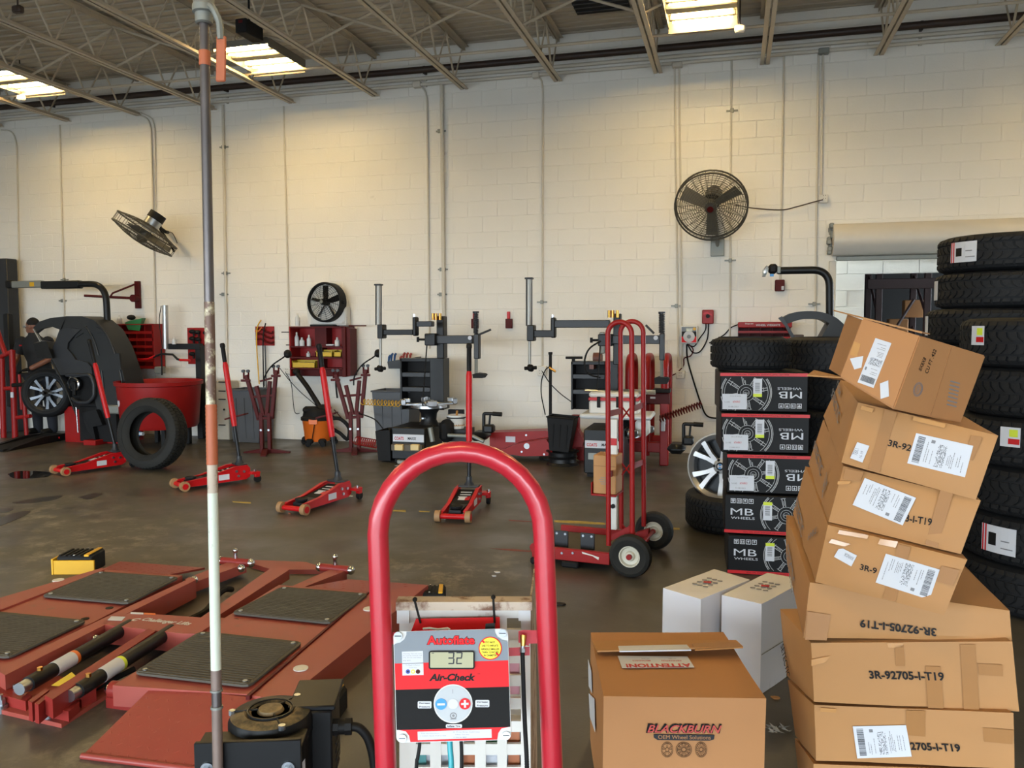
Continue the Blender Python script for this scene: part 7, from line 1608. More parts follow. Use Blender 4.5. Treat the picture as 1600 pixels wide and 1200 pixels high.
    if seedv != 5:
        mb = MB(); mb.quad([Q(l[0], l[1]), Q(l[2], l[1]), Q(l[2], l[3]), Q(l[0], l[3])], .0012); s2_ = part('address_label', mb, m_paper, t); ww_, hh_ = l[2]-l[0], l[3]-l[1]
        mb = MB(); mb.text('#56863', Q(l[0]+ww_*.42, l[1]+hh_*.42), (1, 0, 0), (0, 0, 1), w_*ww_*.3, h_*hh_*.14, lift=.0016); part('lettering', mb, m_redj, s2_)
        mb = MB(); mb.text('33-12-54 RC20', Q(l[0]+ww_*.3, l[1]+hh_*.82), (1, 0, 0), (0, 0, 1), w_*ww_*.45, h_*hh_*.08, lift=.0016); mb.text('S-185', Q(l[0]+ww_*.08, l[1]+hh_*.42), (1, 0, 0), (0, 0, 1), w_*ww_*.22, h_*hh_*.1, lift=.0016)
        mb.text('13-08-2021', Q(l[0]+ww_*.25, l[1]+hh_*.12), (1, 0, 0), (0, 0, 1), w_*ww_*.4, h_*hh_*.09, lift=.0016); part('lettering', mb, m_inkgrey, s2_)
    return t
b0 = F(1134, 897); hh = .262
fr = V((RGT.x, RGT.y, 0)).normalized()
def mbpos(xl, z, ang, y):                                             # left front corner at pixel column xl
    p = D(xl, y, 5.34); ex = V((math.cos(ang), math.sin(ang), 0)); ey = V((-ex.y, ex.x, 0)); q = p+ex*.2725+ey*.25; return (q.x, q.y)
z = 0
for k, (xl, yy, ang, flip, labx, nm) in enumerate(((1137, 865, R(3), False, .43, 'bottom black MB wheel box of the stack, print upright'), (1132, 800, R(2), False, .44, 'black MB wheel box second from the bottom, print upright, address label at its corner'), (1136, 742, R(4), True, .44, 'middle black MB wheel box, print upside down and set further right'), (1127, 675, R(5), True, .39, 'black MB wheel box second from the top, print upside down'), (1125, 612, R(5), True, .38, 'top black MB wheel box under the single tyre, print upside down'))):
    mbbox(nm, mbpos(xl, z, ang, yy), ang, z, flip, labx, seedv=k+5); z += hh
tt_c = mbpos(1125, 0, R(5), 612)
tyre('black tyre lying alone on top of the black wheel boxes', TM((tt_c[0]-.06, tt_c[1]+.03, z), .3), .262, .215, .165, rows=4, nb=46)

# ============================================================ TYRE STACKS
def sticker(t, Ro, w, ang, kind):
    a = ang; h0, h1 = (w*.25, w*.80) if kind != 2 else (w*.45, w*.84); Rr = Ro+.003; mb = MB(); n = 5; wd_ = (.10, .20, .10)[kind]
    def arcq(a0, a1, z0, z1, d=0):
        for k in range(n):
            b0_, b1_ = a0+(a1-a0)*k/n, a0+(a1-a0)*(k+1)/n
            mb.quad([V((Rr*math.cos(b0_), Rr*math.sin(b0_), z0))*1, V((Rr*math.cos(b1_), Rr*math.sin(b1_), z0)), V((Rr*math.cos(b1_), Rr*math.sin(b1_), z1)), V((Rr*math.cos(b0_), Rr*math.sin(b0_), z1))], .001+d)
    arcq(a, a+wd_/Ro, h0, h1); s = part('label_sticker', mb, m_paper, t)
    if kind == 1:
        mb = MB(); arcq(a+.01, a+.03, h0, h1, .0006); arcq(a+.05, a+.07, h0, h1, .0006); part('red_stripe', mb, m_redj, s); mb = MB(); arcq(a+.10, a+.2, h0+.04, h1-.04, .0006); part('black_emblem', mb, m_ink, s)
        mb = MB(); arcq(a+.26, a+.4, h0+.03, h0+.036, .0006); arcq(a+.26, a+.36, h0+.07, h0+.076, .0006); part('print', mb, m_inkgrey, s)
    elif kind == 2:
        mb = MB(); arcq(a+.09, a+.21, h0+.015, h0+.045, .0006); part('red_block', mb, m_redj, s); mb = MB(); arcq(a+.10, a+.19, h0+.055, h1-.012, .0006); part('lime_block', mb, m_lime, s)
m_at = m_rubber
proto = None
def stack(cx, cy, zs, Ro, w, Ri, labels, nm, rots=None, offs=None):
    global proto
    for k, (z, l) in enumerate(zip(zs, labels)):
        o = offs[k] if offs else (0, 0)
        Mx = TM((cx+o[0], cy+o[1], z), .37*k)
        key = (Ro, w)
        if key in PROTO: t = dup(PROTO[key], Mx, l, nm)
        else: PROTO[key] = t = tyre(l, Mx, Ro, w, Ri, rows=4, nb=52, group=nm); 
        yield t
PROTO = {}
# the far tall stack on the right: top at pixel row 356
d1_ = 5.75; ctr = D(1573, 700, d1_); Ro1, w1_ = .47, .262
ztop = D(1560, 361, d1_-.45).z
n1 = 9; lab = ['top', 'second', 'third', 'fourth', 'fifth', 'sixth', 'seventh', 'eighth', 'ninth']
w1_ = ztop/n1
f_off = [(0, 0), (-.01, .0), (-.06, .0), (-.085, .0), (-.03, 0), (-.02, 0), (-.04, 0), (0, 0), (-.02, 0)]
S1 = list(stack(ctr.x, ctr.y, [ztop-w1_*(k+1) for k in range(n1)], Ro1, w1_, .24, [('%s tyre of the tall far stack on the right' % q if q != 'top' else 'topmost tyre of the tall far stack on the right, white label on its tread') for q in lab], 'tall far stack of chunky tyres on the right', offs=f_off))
def facing(t, px, py):                                                # angle on the tyre facing a pixel's ray
    c = WM[t].translation; p = ray(px, py); o = V((0, 0)); 
    dd = V((p.x, p.y)).normalized(); ec = V((c.x, c.y)); tt = ec.dot(dd); perp_ = ec-dd*tt; b = math.sqrt(max(0, Ro1**2-perp_.length_squared)); q = dd*(tt-b)-ec
    return math.atan2(q.y, q.x)-WM[t].to_euler().z
sticker(S1[0], Ro1, w1_, facing(S1[0], 1487, 382), 1)
for k, px in ((1, 1470), (2, 1456)): sticker(S1[k], Ro1, w1_, facing(S1[k], px, 440)-.30, 0)
# the near stack at the right edge
d2_ = 4.75; c2_ = D(1632, 800, d2_); Ro2 = .46; zt2_ = D(1600, 496, d2_-.4).z; n2 = 6; w2_ = zt2_/n2
S2 = list(stack(c2_.x, c2_.y, [zt2_-w2_*(k+1) for k in range(n2)], Ro2, w2_, .235, ['%s tyre of the near stack at the right edge' % q for q in ('topmost', 'second', 'third', 'fourth', 'fifth', 'lowest')], 'near stack of chunky tyres at the right edge', offs=[(0, 0), (.02, 0), (-.01, .02), (.03, 0), (.04, 0), (.02, 0)]))
Ro1 = Ro2; sticker(S2[0], Ro2, w2_, facing(S2[0], 1519, 528), 2); sticker(S2[2], Ro2, w2_, facing(S2[2], 1563, 690), 2); sticker(S2[4], Ro2, w2_, facing(S2[4], 1535, 835), 1)
# stack behind the cartons, right of the black boxes
d3_ = 5.95; c3 = D(1304, 650, d3_); z3 = D(1290, 528, d3_-.36).z; n3 = 6; w3 = z3/n3; Ro3 = .365
S3 = list(stack(c3.x, c3.y, [z3-w3*(k+1) for k in range(n3)], Ro3, w3, .21, ['%s tyre of the stack between the black boxes and the brown cartons' % q for q in ('topmost', 'second', 'third', 'fourth', 'fifth', 'lowest')], 'stack of tyres between the black boxes and the brown cartons', offs=[(0, 0), (.08, -.02), (.06, -.06), (.06, -.06), (.05, -.02), (.03, 0)]))

# ============================================================ CARDBOARD CARTONS
def carton_mesh(P, seed=0, amp=.006, nn=7, rnd=.03, crush=None):      # P: FTL FTR FBR FBL then the same corners at the back
    FTL, FTR, FBR, FBL, BTL, BTR, BBR, BBL = P
    def tri(u, v, w_): 
        f = (FBL.lerp(FBR, u)).lerp(FTL.lerp(FTR, u), v); b = (BBL.lerp(BBR, u)).lerp(BTL.lerp(BTR, u), v); return f.lerp(b, w_)
    mb = MB(); cen = sum(P, V())/8
    def pt(u, v, w_):
        q = [u, v, w_]; e = sum(1 for k in q if k < 1e-6 or k > 1-1e-6)
        if e >= 2:
            q = [(k*(1-2*rnd*.3)+rnd*.3) for k in q]
        p = tri(*q); d = noise.noise(p*3.2+V((seed*7.1, 0, 0)))*amp+noise.noise(p*9+V((0, seed*3.3, 0)))*amp*.4
        nrm = (p-cen).normalized(); p = p+nrm*d
        if crush: p = crush(p, u, v, w_)
        return p
    for ax, side in ((2, 0), (2, 1), (0, 0), (0, 1), (1, 0), (1, 1)):
        vs = []; fs = []
        for i in range(nn+1):
            for j in range(nn+1):
                q = [0, 0, 0]; o = [k for k in range(3) if k != ax]; q[o[0]] = i/nn; q[o[1]] = j/nn; q[ax] = side; vs.append(pt(*q))
        for i in range(nn):
            for j in range(nn): fs.append((i*(nn+1)+j, (i+1)*(nn+1)+j, (i+1)*(nn+1)+j+1, i*(nn+1)+j+1))
        a, b, c = fs[0][0], fs[0][1], fs[0][2]; nr = (vs[b]-vs[a]).cross(vs[c]-vs[b])
        if nr.dot(vs[0]+vs[-1]-2*cen) < 0: fs = [tuple(reversed(f)) for f in fs]
        mb.add(vs, fs)
    return mb
def carton(label, FT, zl, zr, back, zb, m=m_card, seed=0, amp=.006, name='cardboard_box', group='leaning stack of brown cartons', crush=None):
    P = [D(*FT[0], zl), D(*FT[1], zr), D(*FT[2], zr), D(*FT[3], zl)]
    bt, bb = D(*back[0], zb), D(*back[1], zb); P += [bt, P[1]+(bt-P[0]), P[2]+(bb-P[3]), bb]
    lo = min(P, key=lambda p: p.z); t = thing(name, label, 'carton', (sum(p.x for p in P)/8, sum(p.y for p in P)/8, lo.z), group=group)
    wpart('box', carton_mesh(P, seed, amp, crush=crush), m, t, angle=30)
    n = (P[1]-P[0]).cross(P[3]-P[0]).normalized(); c = (P[0]+P[1]+P[2]+P[3])/4
    if n.dot(EYE-c) < 0: n = -n
    n2 = (P[4]-P[0]).cross(P[3]-P[0]).normalized(); c2 = (P[0]+P[3]+P[4]+P[7])/4
    if n2.dot(EYE-c2) < 0: n2 = -n2
    return t, (c, n, P), (c2, n2, P)
def onp(pl, x, y, o=.004): p = PL(x, y, pl[0], pl[1]); return p+pl[1]*o
def plate(par, name, m, pl, px, o=.005, th=.0006, **kw):
    mb = MB(); p = [onp(pl, x, y, o) for x, y in px]
    if (p[1]-p[0]).cross(p[2]-p[1]).dot(pl[1]) < 0: p.reverse()
    mb.prism(p, pl[1]*th); return wpart(name, mb, m, par, **kw)
def stamp(par, pl, txts, m=None, name='lettering', o=.0055):          # (text, LL, LR, UL) pixel corners
    mb = MB()
    for t, ll, lr, ul, *r in txts:
        a, b, c = onp(pl, *ll, o), onp(pl, *lr, o), onp(pl, *ul, o); ex = b-a; ey = (c-a)-ex.normalized()*(c-a).dot(ex.normalized())
        q = len(mb.v); mb.text(t, a, ex, ey, ex.length, ey.length, bold=r[0] if r else .02, shear=r[1] if len(r) > 1 else 0, lift=0)
    return wpart(name, mb, m or m_ink, par)
def shiplabel(par, pl, q, seed, rot=0):                               # q: 4 pixel corners TL TR BR BL; rot=1 turns the print upside down
    s = plate(par, 'shipping_label', m_paper, pl, q, .0052, .0006); a, b, c, d = [onp(pl, x, y, .0061) for x, y in q]
    if rot: a, b, c, d = c, d, a, b
    up = (a-d); ex = b-a
    def U(u, v): return (d.lerp(c, u)).lerp(a.lerp(b, u), v)
    mb = MB(); random.seed(seed)
    def r4(u0, v0, u1, v1):
        p = [U(u0, v0), U(u1, v0), U(u1, v1), U(u0, v1)]
        if (p[1]-p[0]).cross(p[2]-p[1]).dot(pl[1]) < 0: p.reverse()
        mb.add(p, [(0, 1, 2, 3)])
    v = .08
    while v < .92:                                                    # bar code along one edge
        h = random.choice((.008, .014, .022)); r4(.06, v, .19, v+h); v += h+random.choice((.008, .013))
    for i in range(12):
        for j in range(18):
            if random.random() < .6: r4(.44+i*.013, .1+j*.04, .44+i*.013+.010, .1+j*.04+random.choice((.018, .032)))
    wpart('barcode', mb, m_dgrey, s, kind='stuff'); mb = MB()
    for u in (.25, .29, .36, .64, .67, .70, .73, .80, .84, .90):
        v = .1+random.random()*.15; v2 = v
        while v2 < min(.9, v+random.choice((.3, .5, .6))): h = random.choice((.02, .04, .06)); r4(u, v2, u+.012, v2+h); v2 += h+.014
    r4(.30, .80, .37, .90)
    wpart('print', mb, m_inkgrey, s, kind='stuff'); return s
def tapestrip(par, pl, px, m=None, o=.0046): return plate(par, 'packing_tape', m or m_ptape, pl, px, o, .0003)
ZS = 2.62
# bottom to top; front corners TL TR BR BL
CB = {}
CB[8], f8, l8 = carton('lowest brown carton of the leaning stack, cut off at the picture edge', [(1268, 1193), (1587, 1205), (1584, 1297), (1270, 1280)], ZS+.02, ZS-.28, [(1240, 1153), (1247, 1225)], ZS+.33, seed=8)
CB[7], f7, l7 = carton('brown carton second from the bottom of the leaning stack, part number half covered', [(1270, 1101), (1586, 1114), (1588, 1202), (1272, 1190)], ZS+.02, ZS-.28, [(1228, 1061), (1240, 1149)], ZS+.33, seed=7)
CB[6], f6, l6 = carton('brown carton third from the bottom of the leaning stack, part number printed upright', [(1264, 1004), (1585, 1002), (1596, 1113), (1269, 1098)], ZS, ZS-.26, [(1216, 950), (1228, 1056)], ZS+.33, seed=6)
CB[5], f5, l5 = carton('wide brown carton in the middle of the leaning stack, part number printed upside down', [(1264, 910), (1583, 956), (1586, 1003), (1253, 999)], ZS, ZS-.24, [(1226, 803), (1226, 868)], ZS+.95, seed=5)
CB[4], f4, l4 = carton('brown carton with a crumpled taped left corner and two labels, fourth from the top', [(1293, 820), (1516, 876), (1479, 965), (1273, 910)], ZS-.04, ZS-.30, [(1258, 728), (1238, 802)], ZS+.95, seed=4, amp=.012)
CB[3], f3, l3 = carton('brown carton with a slanted label over its part number, third from the top', [(1317, 728), (1536, 783), (1504, 868), (1293, 817)], ZS-.02, ZS-.27, [(1285, 654), (1262, 724)], ZS+1.05, seed=3)
CB[2], f2, l2 = carton('brown carton with a large and a small label, second from the top', [(1340, 628), (1563, 681), (1527, 783), (1313, 724)], ZS-.04, ZS-.27, [(1312, 592), (1285, 650)], ZS+1.0, seed=2)
# stencils and labels
stamp(CB[2], f2, [('3R-92', (1387, 697), (1423, 706), (1390, 687))]); shiplabel(CB[2], f2, [(1432, 677), (1521, 697), (1508, 746), (1418, 724)], 2)
stl = plate(CB[2], 'paper_tag', m_paper, f2, [(1340, 691), (1359, 697), (1348, 723), (1329, 716)]); stamp(stl, f2, [('7BK1', (1340, 712), (1343, 702), (1333, 709), 0), ('16 19', (1347, 716), (1350, 706), (1343, 714), 0)], m_inkgrey, o=.0065)
stamp(CB[3], f3, [('3-I-T19', (1415, 815), (1456, 822), (1418, 804))]); shiplabel(CB[3], f3, [(1352, 747), (1432, 778), (1411, 821), (1333, 789)], 3, 1)
stamp(CB[4], f4, [('3R-9', (1344, 890), (1370, 897), (1346, 881))]); shiplabel(CB[4], f4, [(1385, 865), (1469, 890), (1453, 937), (1369, 910)], 4, 1)
stl = plate(CB[4], 'paper_tag', m_paper, f4, [(1311, 858), (1318, 857), (1340, 868), (1331, 885), (1304, 870)]); stamp(stl, f4, [('XWNOA', (1336, 871), (1322, 863), (1333, 876), 0)], m_inkgrey, o=.0065)
stamp(CB[5], f5, [('3R-92705-I-T19', (1463, 981), (1344, 967), (1462, 994), .03)]); stamp(CB[6], f6, [('3R-92705-I-T19', (1359, 1060), (1476, 1063), (1359, 1047), .03)])
stamp(CB[7], f7, [('2705-I-T19', (1424, 1171), (1502, 1174), (1425, 1159), .03)]); shiplabel(CB[7], f7, [(1333, 1134), (1416, 1132), (1425, 1181), (1340, 1184)], 7)
for b, f, q in ((2, f2, [(1383, 640), (1402, 645), (1375, 738), (1357, 733)]), (2, f2, [(1518, 680), (1535, 684), (1520, 720), (1506, 716)]), (3, f3, [(1470, 765), (1490, 770), (1466, 855), (1446, 850)]), (3, f3, [(1322, 732), (1350, 738), (1345, 752), (1318, 748)]),
        (4, f4, [(1404, 850), (1424, 855), (1400, 940), (1380, 934)]), (4, f4, [(1472, 884), (1500, 891), (1490, 915), (1463, 908)]), (5, f5, [(1262, 955), (1298, 960), (1292, 1000), (1258, 999)]), (6, f6, [(1398, 1006), (1412, 1006), (1414, 1040), (1400, 1040)]), (6, f6, [(1446, 1040), (1470, 1041), (1474, 1106), (1450, 1105)]),
        (6, f6, [(1500, 1006), (1524, 1006), (1530, 1108), (1506, 1107)]), (6, f6, [(1528, 1036), (1566, 1038), (1567, 1056), (1530, 1054)]), (7, f7, [(1416, 1109), (1446, 1110), (1446, 1150), (1417, 1148)]), (7, f7, [(1536, 1136), (1584, 1140), (1582, 1162), (1538, 1158)])):
    tapestrip(CB[b], f, q)
for b, f, q in ((2, f2, [(1347, 634), (1366, 639), (1363, 645), (1345, 640)]), (2, f2, [(1428, 651), (1478, 663), (1476, 669), (1426, 657)]), (3, f3, [(1310, 752), (1330, 752), (1328, 756), (1309, 757)]), (4, f4, [(1312, 828), (1358, 836), (1356, 842), (1310, 834)]), (4, f4, [(1376, 842), (1404, 846), (1400, 856), (1372, 850)]), (6, f6, [(1268, 1030), (1298, 1024), (1290, 1034), (1268, 1040)]),
        (6, f6, [(1386, 1004), (1412, 1004), (1410, 1011), (1388, 1011)]), (7, f7, [(1282, 1105), (1308, 1107), (1306, 1113), (1282, 1111)]), (4, f4, [(1300, 842), (1330, 850), (1320, 854), (1296, 848)])):
    tapestrip(CB[b], f, q, m_film)
# stencil marks on the left faces
for b, l, q in ((2, l2, [('SETECTIC', (1300, 618), (1311, 664), (1306, 613)), ('ITEM', (1309, 602), (1313, 622), (1313, 600))]), (3, l3, [('SETECTIC', (1272, 700), (1284, 746), (1277, 692)), ('PART', (1287, 760), (1295, 735), (1292, 765))]), (4, l4, [('SETECTIC', (1244, 790), (1254, 842), (1249, 782)), ('PART', (1266, 835), (1280, 822), (1268, 842))]), (5, l5, [('SETECTIC', (1230, 870), (1240, 930), (1236, 862))]), (6, l6, [('SETECTIC', (1222, 1010), (1232, 1060), (1227, 1005))])):
    stamp(CB[b], l, [(t, ll, lr, ul, .01) for t, ll, lr, ul in q], m_inkgrey if b != 6 else m_ink)
mb = MB(); 
# top carton: lies on its side, open to the left; corner edge towards the viewer
zc = 2.40
E1, E2 = D(1436, 527, zc), D(1396, 637, zc); LT, LB_ = D(1348, 500, zc+.13), D(1314, 588, zc+.13); RT, RB = D(1537, 557, zc+.17), D(1499, 660, zc+.17)
tcar = thing('cardboard_box', 'open brown box tipped on its side on top of the leaning stack, flaps out', 'carton', ((E2.x+RB.x)/2, E2.y+.1, RB.z), group='leaning stack of brown cartons')
BT, BB_ = LT+(RT-E1), LB_+(RB-E2)
mb = MB(); th = .004
def sheet(a, b, c, d, m, nm, tk=.004, **kw):
    mb = MB(); n = (b-a).cross(d-a).normalized()*tk; mb.prism([a, b, c, d], n); return wpart(nm, mb, m, tcar, **kw)
sheet(LB_, E2, E1, LT, m_card2, 'side_panel'); sheet(E2, RB, RT, E1, m_card2, 'bottom_panel'); sheet(RB, BB_, BT, RT, m_card2, 'side_panel'); sheet(LT, E1, RT, BT, m_card2, 'side_panel'); sheet(E2, LB_, BB_, RB, m_card2, 'side_panel')
sheet(LB_+(BB_-LB_)*.02, LT+(BT-LT)*.02, LT+(BT-LT)*.98, LB_+(BB_-LB_)*.98, m_cardin, 'inner_shadow_liner') if False else None
# flaps
q = D(1326, 492, zc+.24); q2 = D(1297, 577, zc+.24); sheet(LT, q, q2, LB_, m_cardin, 'flap', label='brown end flap bent back'); 
sheet(LB_+V((0, 0, -.002)), D(1261, 586, zc+.22), D(1272, 578, zc+.34), LB_+(BB_-LB_)*.7, m_card, 'flap', label='lower flap sticking out to the left')
sheet(LT+V((0, 0, .004)), D(1440, 521, zc+.05), D(1453, 523, zc+.25), D(1302, 486, zc+.30), m_card, 'flap', label='upper flap folded over the top')
nL = (E1-E2).cross(LT-E2).normalized(); nL = nL if nL.dot(EYE-E1) > 0 else -nL; fL = ((E1+LB_)/2, nL, None)
nR = (E1-E2).cross(RT-E2).normalized(); nR = nR if nR.dot(EYE-E1) > 0 else -nR; fR = ((E1+RB)/2, nR, None)
shiplabel(tcar, fL, [(1369, 529), (1394, 537), (1366, 607), (1341, 598)][1:]+[(1369, 529)] if False else [(1341, 598), (1369, 529), (1394, 537), (1366, 607)], 11)
for q in ([(1329, 561), (1350, 557), (1347, 575), (1336, 578)], [(1376, 600), (1389, 595), (1390, 620), (1377, 624)]): plate(tcar, 'paper_tag', m_paper, fL, q)
stamp(tcar, fR, [('8X8X8', (1437, 580), (1445, 560), (1432, 578), .01), ('CU FT .422', (1447, 584), (1461, 547), (1442, 582), .01)])
mb = MB(); c = onp(fR, 1432, 608, .005); u_ = (E1-E2).normalized(); v_ = nR.cross(u_).normalized(); Mx = Matrix((v_, u_, nR)).transposed().to_4x4(); Mx.translation = c; r_ = 11.5*zc/FPX
mb.lathe([(r_, 0), (r_*.93, 0), (r_*.93, .0006), (r_, .0006)], 32, Mx, closed=True); mb.lathe([(r_*.72, 0), (r_*.67, 0), (r_*.67, .0006), (r_*.72, .0006)], 32, Mx, closed=True)
for k in range(24): a = 2*math.pi*k/24; mb.box((r_*.82*math.cos(a), r_*.82*math.sin(a), .0003), (r_*.08, r_*.1, .0006), M=Mx)
for k in range(5): mb.box((0, r_*(.4-.2*k), .0003), (r_*(.7-.12*abs(k-2)), r_*.07, .0006), M=Mx)
wpart('box_certificate', mb, m_inkgrey, tcar, label='round grey box maker stamp')
mb = MB(); 
for k in range(7): 
    a, b = onp(fR, 1482-.9*k, 596+7*k*.0+6*k, .005), onp(fR, 1497-.9*k, 600+6*k, .005); w_ = (b-a); mb.quad([a, b, b+u_*.004, a+u_*.004] if (b-a).cross(u_).dot(nR) > 0 else [b, a, a+u_*.004, b+u_*.004], .0004)
wpart('print', mb, m_inkgrey, tcar, kind='stuff')
mb = MB(); a, b = onp(fR, 1484, 543, .0045), onp(fR, 1452, 648, .0045); mb.cyl(a, b, .0016, n=4); wpart('flap_seam', mb, m_cardin, tcar)
tapestrip(tcar, fL, [(1335, 534), (1346, 538), (1340, 558), (1329, 555)], m_film)

# ---- big carton at the front: BLACKBURN
hb = .43
c4 = [F(941, 1087, hb), F(1199, 1091, hb), F(1131, 986, hb), F(921, 986, hb)]
bt_ = [V((p.x, p.y, 0)) for p in c4]
P = [c4[0], c4[1], bt_[1], bt_[0], c4[3], c4[2], bt_[2], bt_[3]]
bb_ = thing('cardboard_box', 'large brown BLACKBURN carton at the front with an ATTENTION label on its lid', 'carton', (sum(p.x for p in c4)/4, sum(p.y for p in c4)/4, 0))
wpart('box', carton_mesh(P, 21, .004, 8, .02), m_card2, bb_, angle=30)
n = (P[1]-P[0]).cross(V((0, 0, 1))).normalized(); n = n if n.dot(EYE-P[0]) > 0 else -n; fB = ((P[0]+P[1]+P[2]+P[3])/4, n, P); tB = (V((c4[0].x, c4[0].y, hb)), V((0, 0, 1)), P)
stamp(bb_, fB, [('BLACKBURN', (1009, 1144), (1127, 1145), (1012, 1129), .05, .2)], m_ink); mb = MB()
o = onp(fB, 1011, 1143, .006); e = onp(fB, 1125, 1144, .006); u = onp(fB, 1013, 1131, .006); mb.text('BLACKBURN', o, e-o, u-o, (e-o).length, (u-o).length, bold=.015, shear=.2, lift=.0008); wpart('lettering', mb, mat('stencil_red', '#b8473f', .6), bb_)
plate(bb_, 'slogan_band', m_dgrey, fB, [(1021, 1146), (1116, 1147), (1115, 1154), (1108, 1156), (1027, 1155), (1021, 1151)], .005); stamp(bb_, fB, [('OEM Wheel Solutions', (1028, 1153), (1110, 1154), (1028, 1147), .0)], m_card2, o=.0062)
for k, x in enumerate((1042, 1068, 1095)):
    mb = MB(); c = onp(fB, x, 1170, .005); r_ = 12.5*dep(c)/FPX; u_ = V((0, 0, 1)); v_ = u_.cross(fB[1]).normalized(); Mx = Matrix((v_*(.75 if k != 1 else 1), u_, fB[1])).transposed().to_4x4(); Mx.translation = c
    for rr_ in (1, .84, .3): mb.lathe([(r_*rr_, 0), (r_*(rr_-.05), 0), (r_*(rr_-.05), .0006), (r_*rr_, .0006)], 30, Mx, closed=True)
    for j in range((5, 10, 8)[k]):
        a = 2*math.pi*j/(5, 10, 8)[k]+.3
        for s in (-.15, .15): mb.prism([Mx @ V((r_*q*math.cos(a+s*(.6+q)+w_), r_*q*math.sin(a+s*(.6+q)+w_), 0)) for q, w_ in ((.3, 0), (.82, 0), (.82, .07), (.3, .1))], fB[1]*.0006)
    wpart('wheel_drawing', mb, m_ink, bb_)
plate(bb_, 'attention_label', m_paper, tB, [(965, 1027), (1074, 1028), (1085, 1045), (972, 1046)], .005, .0006)
stamp(bb_, tB, [('ATTENTION!', (1078, 1039), (977, 1040), (1082, 1045), .045)], m_redj, o=.0062); stamp(bb_, tB, [('INSTALLATION', (1064, 1034), (1033, 1034), (1065, 1036), .01), ('MECHANICS', (1016, 1034), (988, 1034), (1017, 1036), .01)], m_redj, o=.0062)
stamp(bb_, tB, [('LIFT HERE', (1056, 1031), (1044, 1031), (1056, 1032.5), 0), ('LIFT HERE', (1014, 1031), (1002, 1031), (1014, 1032.5), 0)], m_inkgrey, o=.0062)
a_, b_ = F(932, 1012, hb+.004), F(1158, 1010, hb+.004); cf, df = F(931, 1017, hb+.03), F(1162, 1015, hb+.045)
mb = MB(); p = [F(925, 1003, hb+.004), F(1150, 1002, hb+.004), F(1161, 1012, hb+.03), F(933, 1019, hb+.018)]; mb.prism(p[::-1], (0, 0, .005)); fp = wpart('lid_flap', mb, m_card, bb_, label='lid flap slightly lifted')
mb = MB(); p = [F(966, 1011, hb+.02), F(1073, 1009, hb+.025), F(1080, 1017, hb+.026), F(968, 1019, hb+.021)]; mb.prism(p[::-1], (0, 0, .0045)); wpart('white_tape', mb, m_paper, fp)
mb = MB(); p = [F(1082, 1007, hb+.024), F(1150, 1005, hb+.028), F(1161, 1013, hb+.033), F(1086, 1017, hb+.026)]; mb.prism(p[::-1], (0, 0, .0045)); wpart('packing_tape', mb, m_ptape, fp)
n = (P[4]-P[0]).cross(V((0, 0, 1))).normalized(); n = n if n.dot(EYE-P[0]) > 0 else -n; sB = ((P[0]+P[4]+P[3]+P[7])/4, n, P)
plate(bb_, 'side_label', m_paper, sB, [(921, 1030), (926, 1048), (927, 1083), (922, 1072)]); plate(bb_, 'side_label', m_paper, sB, [(922, 1083), (931, 1092), (932, 1144), (924, 1120)])
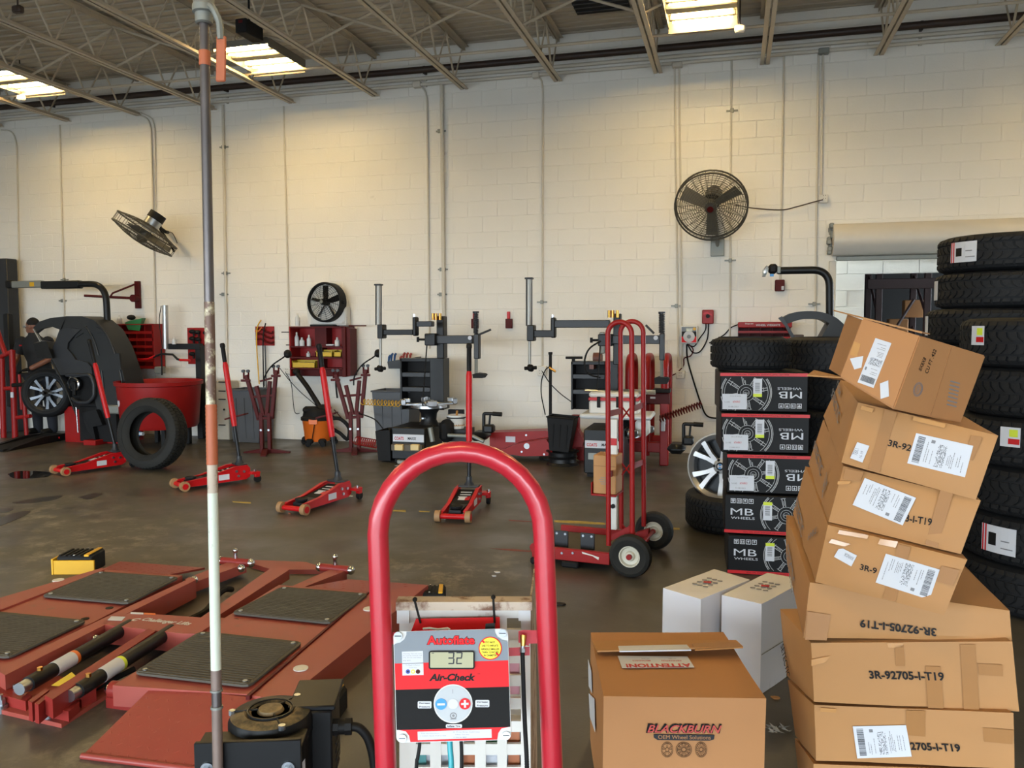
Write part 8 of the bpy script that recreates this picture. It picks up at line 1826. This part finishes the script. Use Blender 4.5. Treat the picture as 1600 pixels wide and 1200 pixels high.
# ---- two white cartons
def wbx(label, top, h, sd):
    c = [F(x, y, h) for x, y in top]; b = [V((p.x, p.y, 0)) for p in c]                # near-left, near, far-right... in order round the top
    t = thing('white_carton', label, 'carton', (sum(p.x for p in c)/4, sum(p.y for p in c)/4, 0)); P = [c[0], c[1], b[1], b[0], c[3], c[2], b[2], b[3]]
    wpart('box', carton_mesh(P, sd, .004, 7, .02), m_wbox, t, angle=30); tp = (V((c[0].x, c[0].y, h)), V((0, 0, 1)), P); 
    mb = MB(); c0 = (c[0]+c[1])/2; e = (c[2]-c[1]).normalized(); f_ = (c[0]-c[1]).normalized(); m0 = sum(c, V())/4
    for i in range(4):
        for j in range(3): q = m0+e*(-.06+i*.04)+f_*(-.03+j*.03)+V((0, 0, .004)); mb.box(q, (.022, .012, .0008), M=None)
    wpart('print', mb, m_inkgrey, t, kind='stuff'); mb = MB(); q = m0+V((0, 0, .0045)); mb.box(q, (.035, .025, .0008)); wpart('red_mark', mb, m_redj, t)
    for k in (.0,): 
        n = (c[2]-c[1]).cross(V((0, 0, 1))).normalized(); mb = MB(); a, d = c[1].lerp(b[1], .55)+n*.004, c[2].lerp(b[2], .55)+n*.004; mb.cyl(a, d, .002, n=4); wpart('fold_crease', mb, m_gal, t)
    return t
wbx('white carton standing on end, left of the two, behind the BLACKBURN carton', [(1035, 918), (1095, 936), (1172, 905), (1116, 888)], .41, 31)
wbx('white carton standing on end, right of the two, beside the brown stack', [(1127, 929), (1190, 943), (1262, 905), (1199, 894)], .41, 32)
# loose plastic film and scraps on the floor
mb = MB(); random.seed(4); m_clear = mat('clear_film', '#dfe3e2', .08, var=.02, trans=.6)
for k in range(14):
    p = F(1198+k*2.2, 1140+random.uniform(-4, 4), .004); q = p+V((random.uniform(-.02, .02), random.uniform(-.02, .02), random.uniform(.004, .02))); r_ = p+V((random.uniform(.01, .03), random.uniform(-.02, .02), .003)); mb.add([p, q, r_], [(0, 1, 2)])
one('plastic_scrap', 'crumpled clear plastic strip on the floor between the brown cartons', 'scrap', mb, m_clear)
for x, y, l, m, s in ((875, 945, 'small black offcut on the floor right of the red hoop', m_ink, .035), (777, 895, 'small white paper scrap on the floor inside the red hoop', m_paper, .02), (772, 901, 'second white paper scrap on the floor inside the red hoop', m_paper, .014), (1212, 1092, 'brown leaf-like scrap on the floor beside the white carton', m_card, .018), (620, 728, 'grey fitting dropped on the floor in front of the left tyre changer', m_gal, .03), (548, 776, 'pale scrap on the floor behind the third floor jack', m_dirtywhite, .025), (452, 803, 'tiny orange scrap in front of the third floor jack', m_tape, .012)):
    p = F(x, y); mb = MB(); mb.prism([p+V((s*math.cos(a)*(1+.3*math.sin(3*a)), s*.7*math.sin(a), .002)) for a in [2*math.pi*k/7 for k in range(7)]], (0, 0, .006)); one('floor_scrap', l, 'scrap', mb, m)
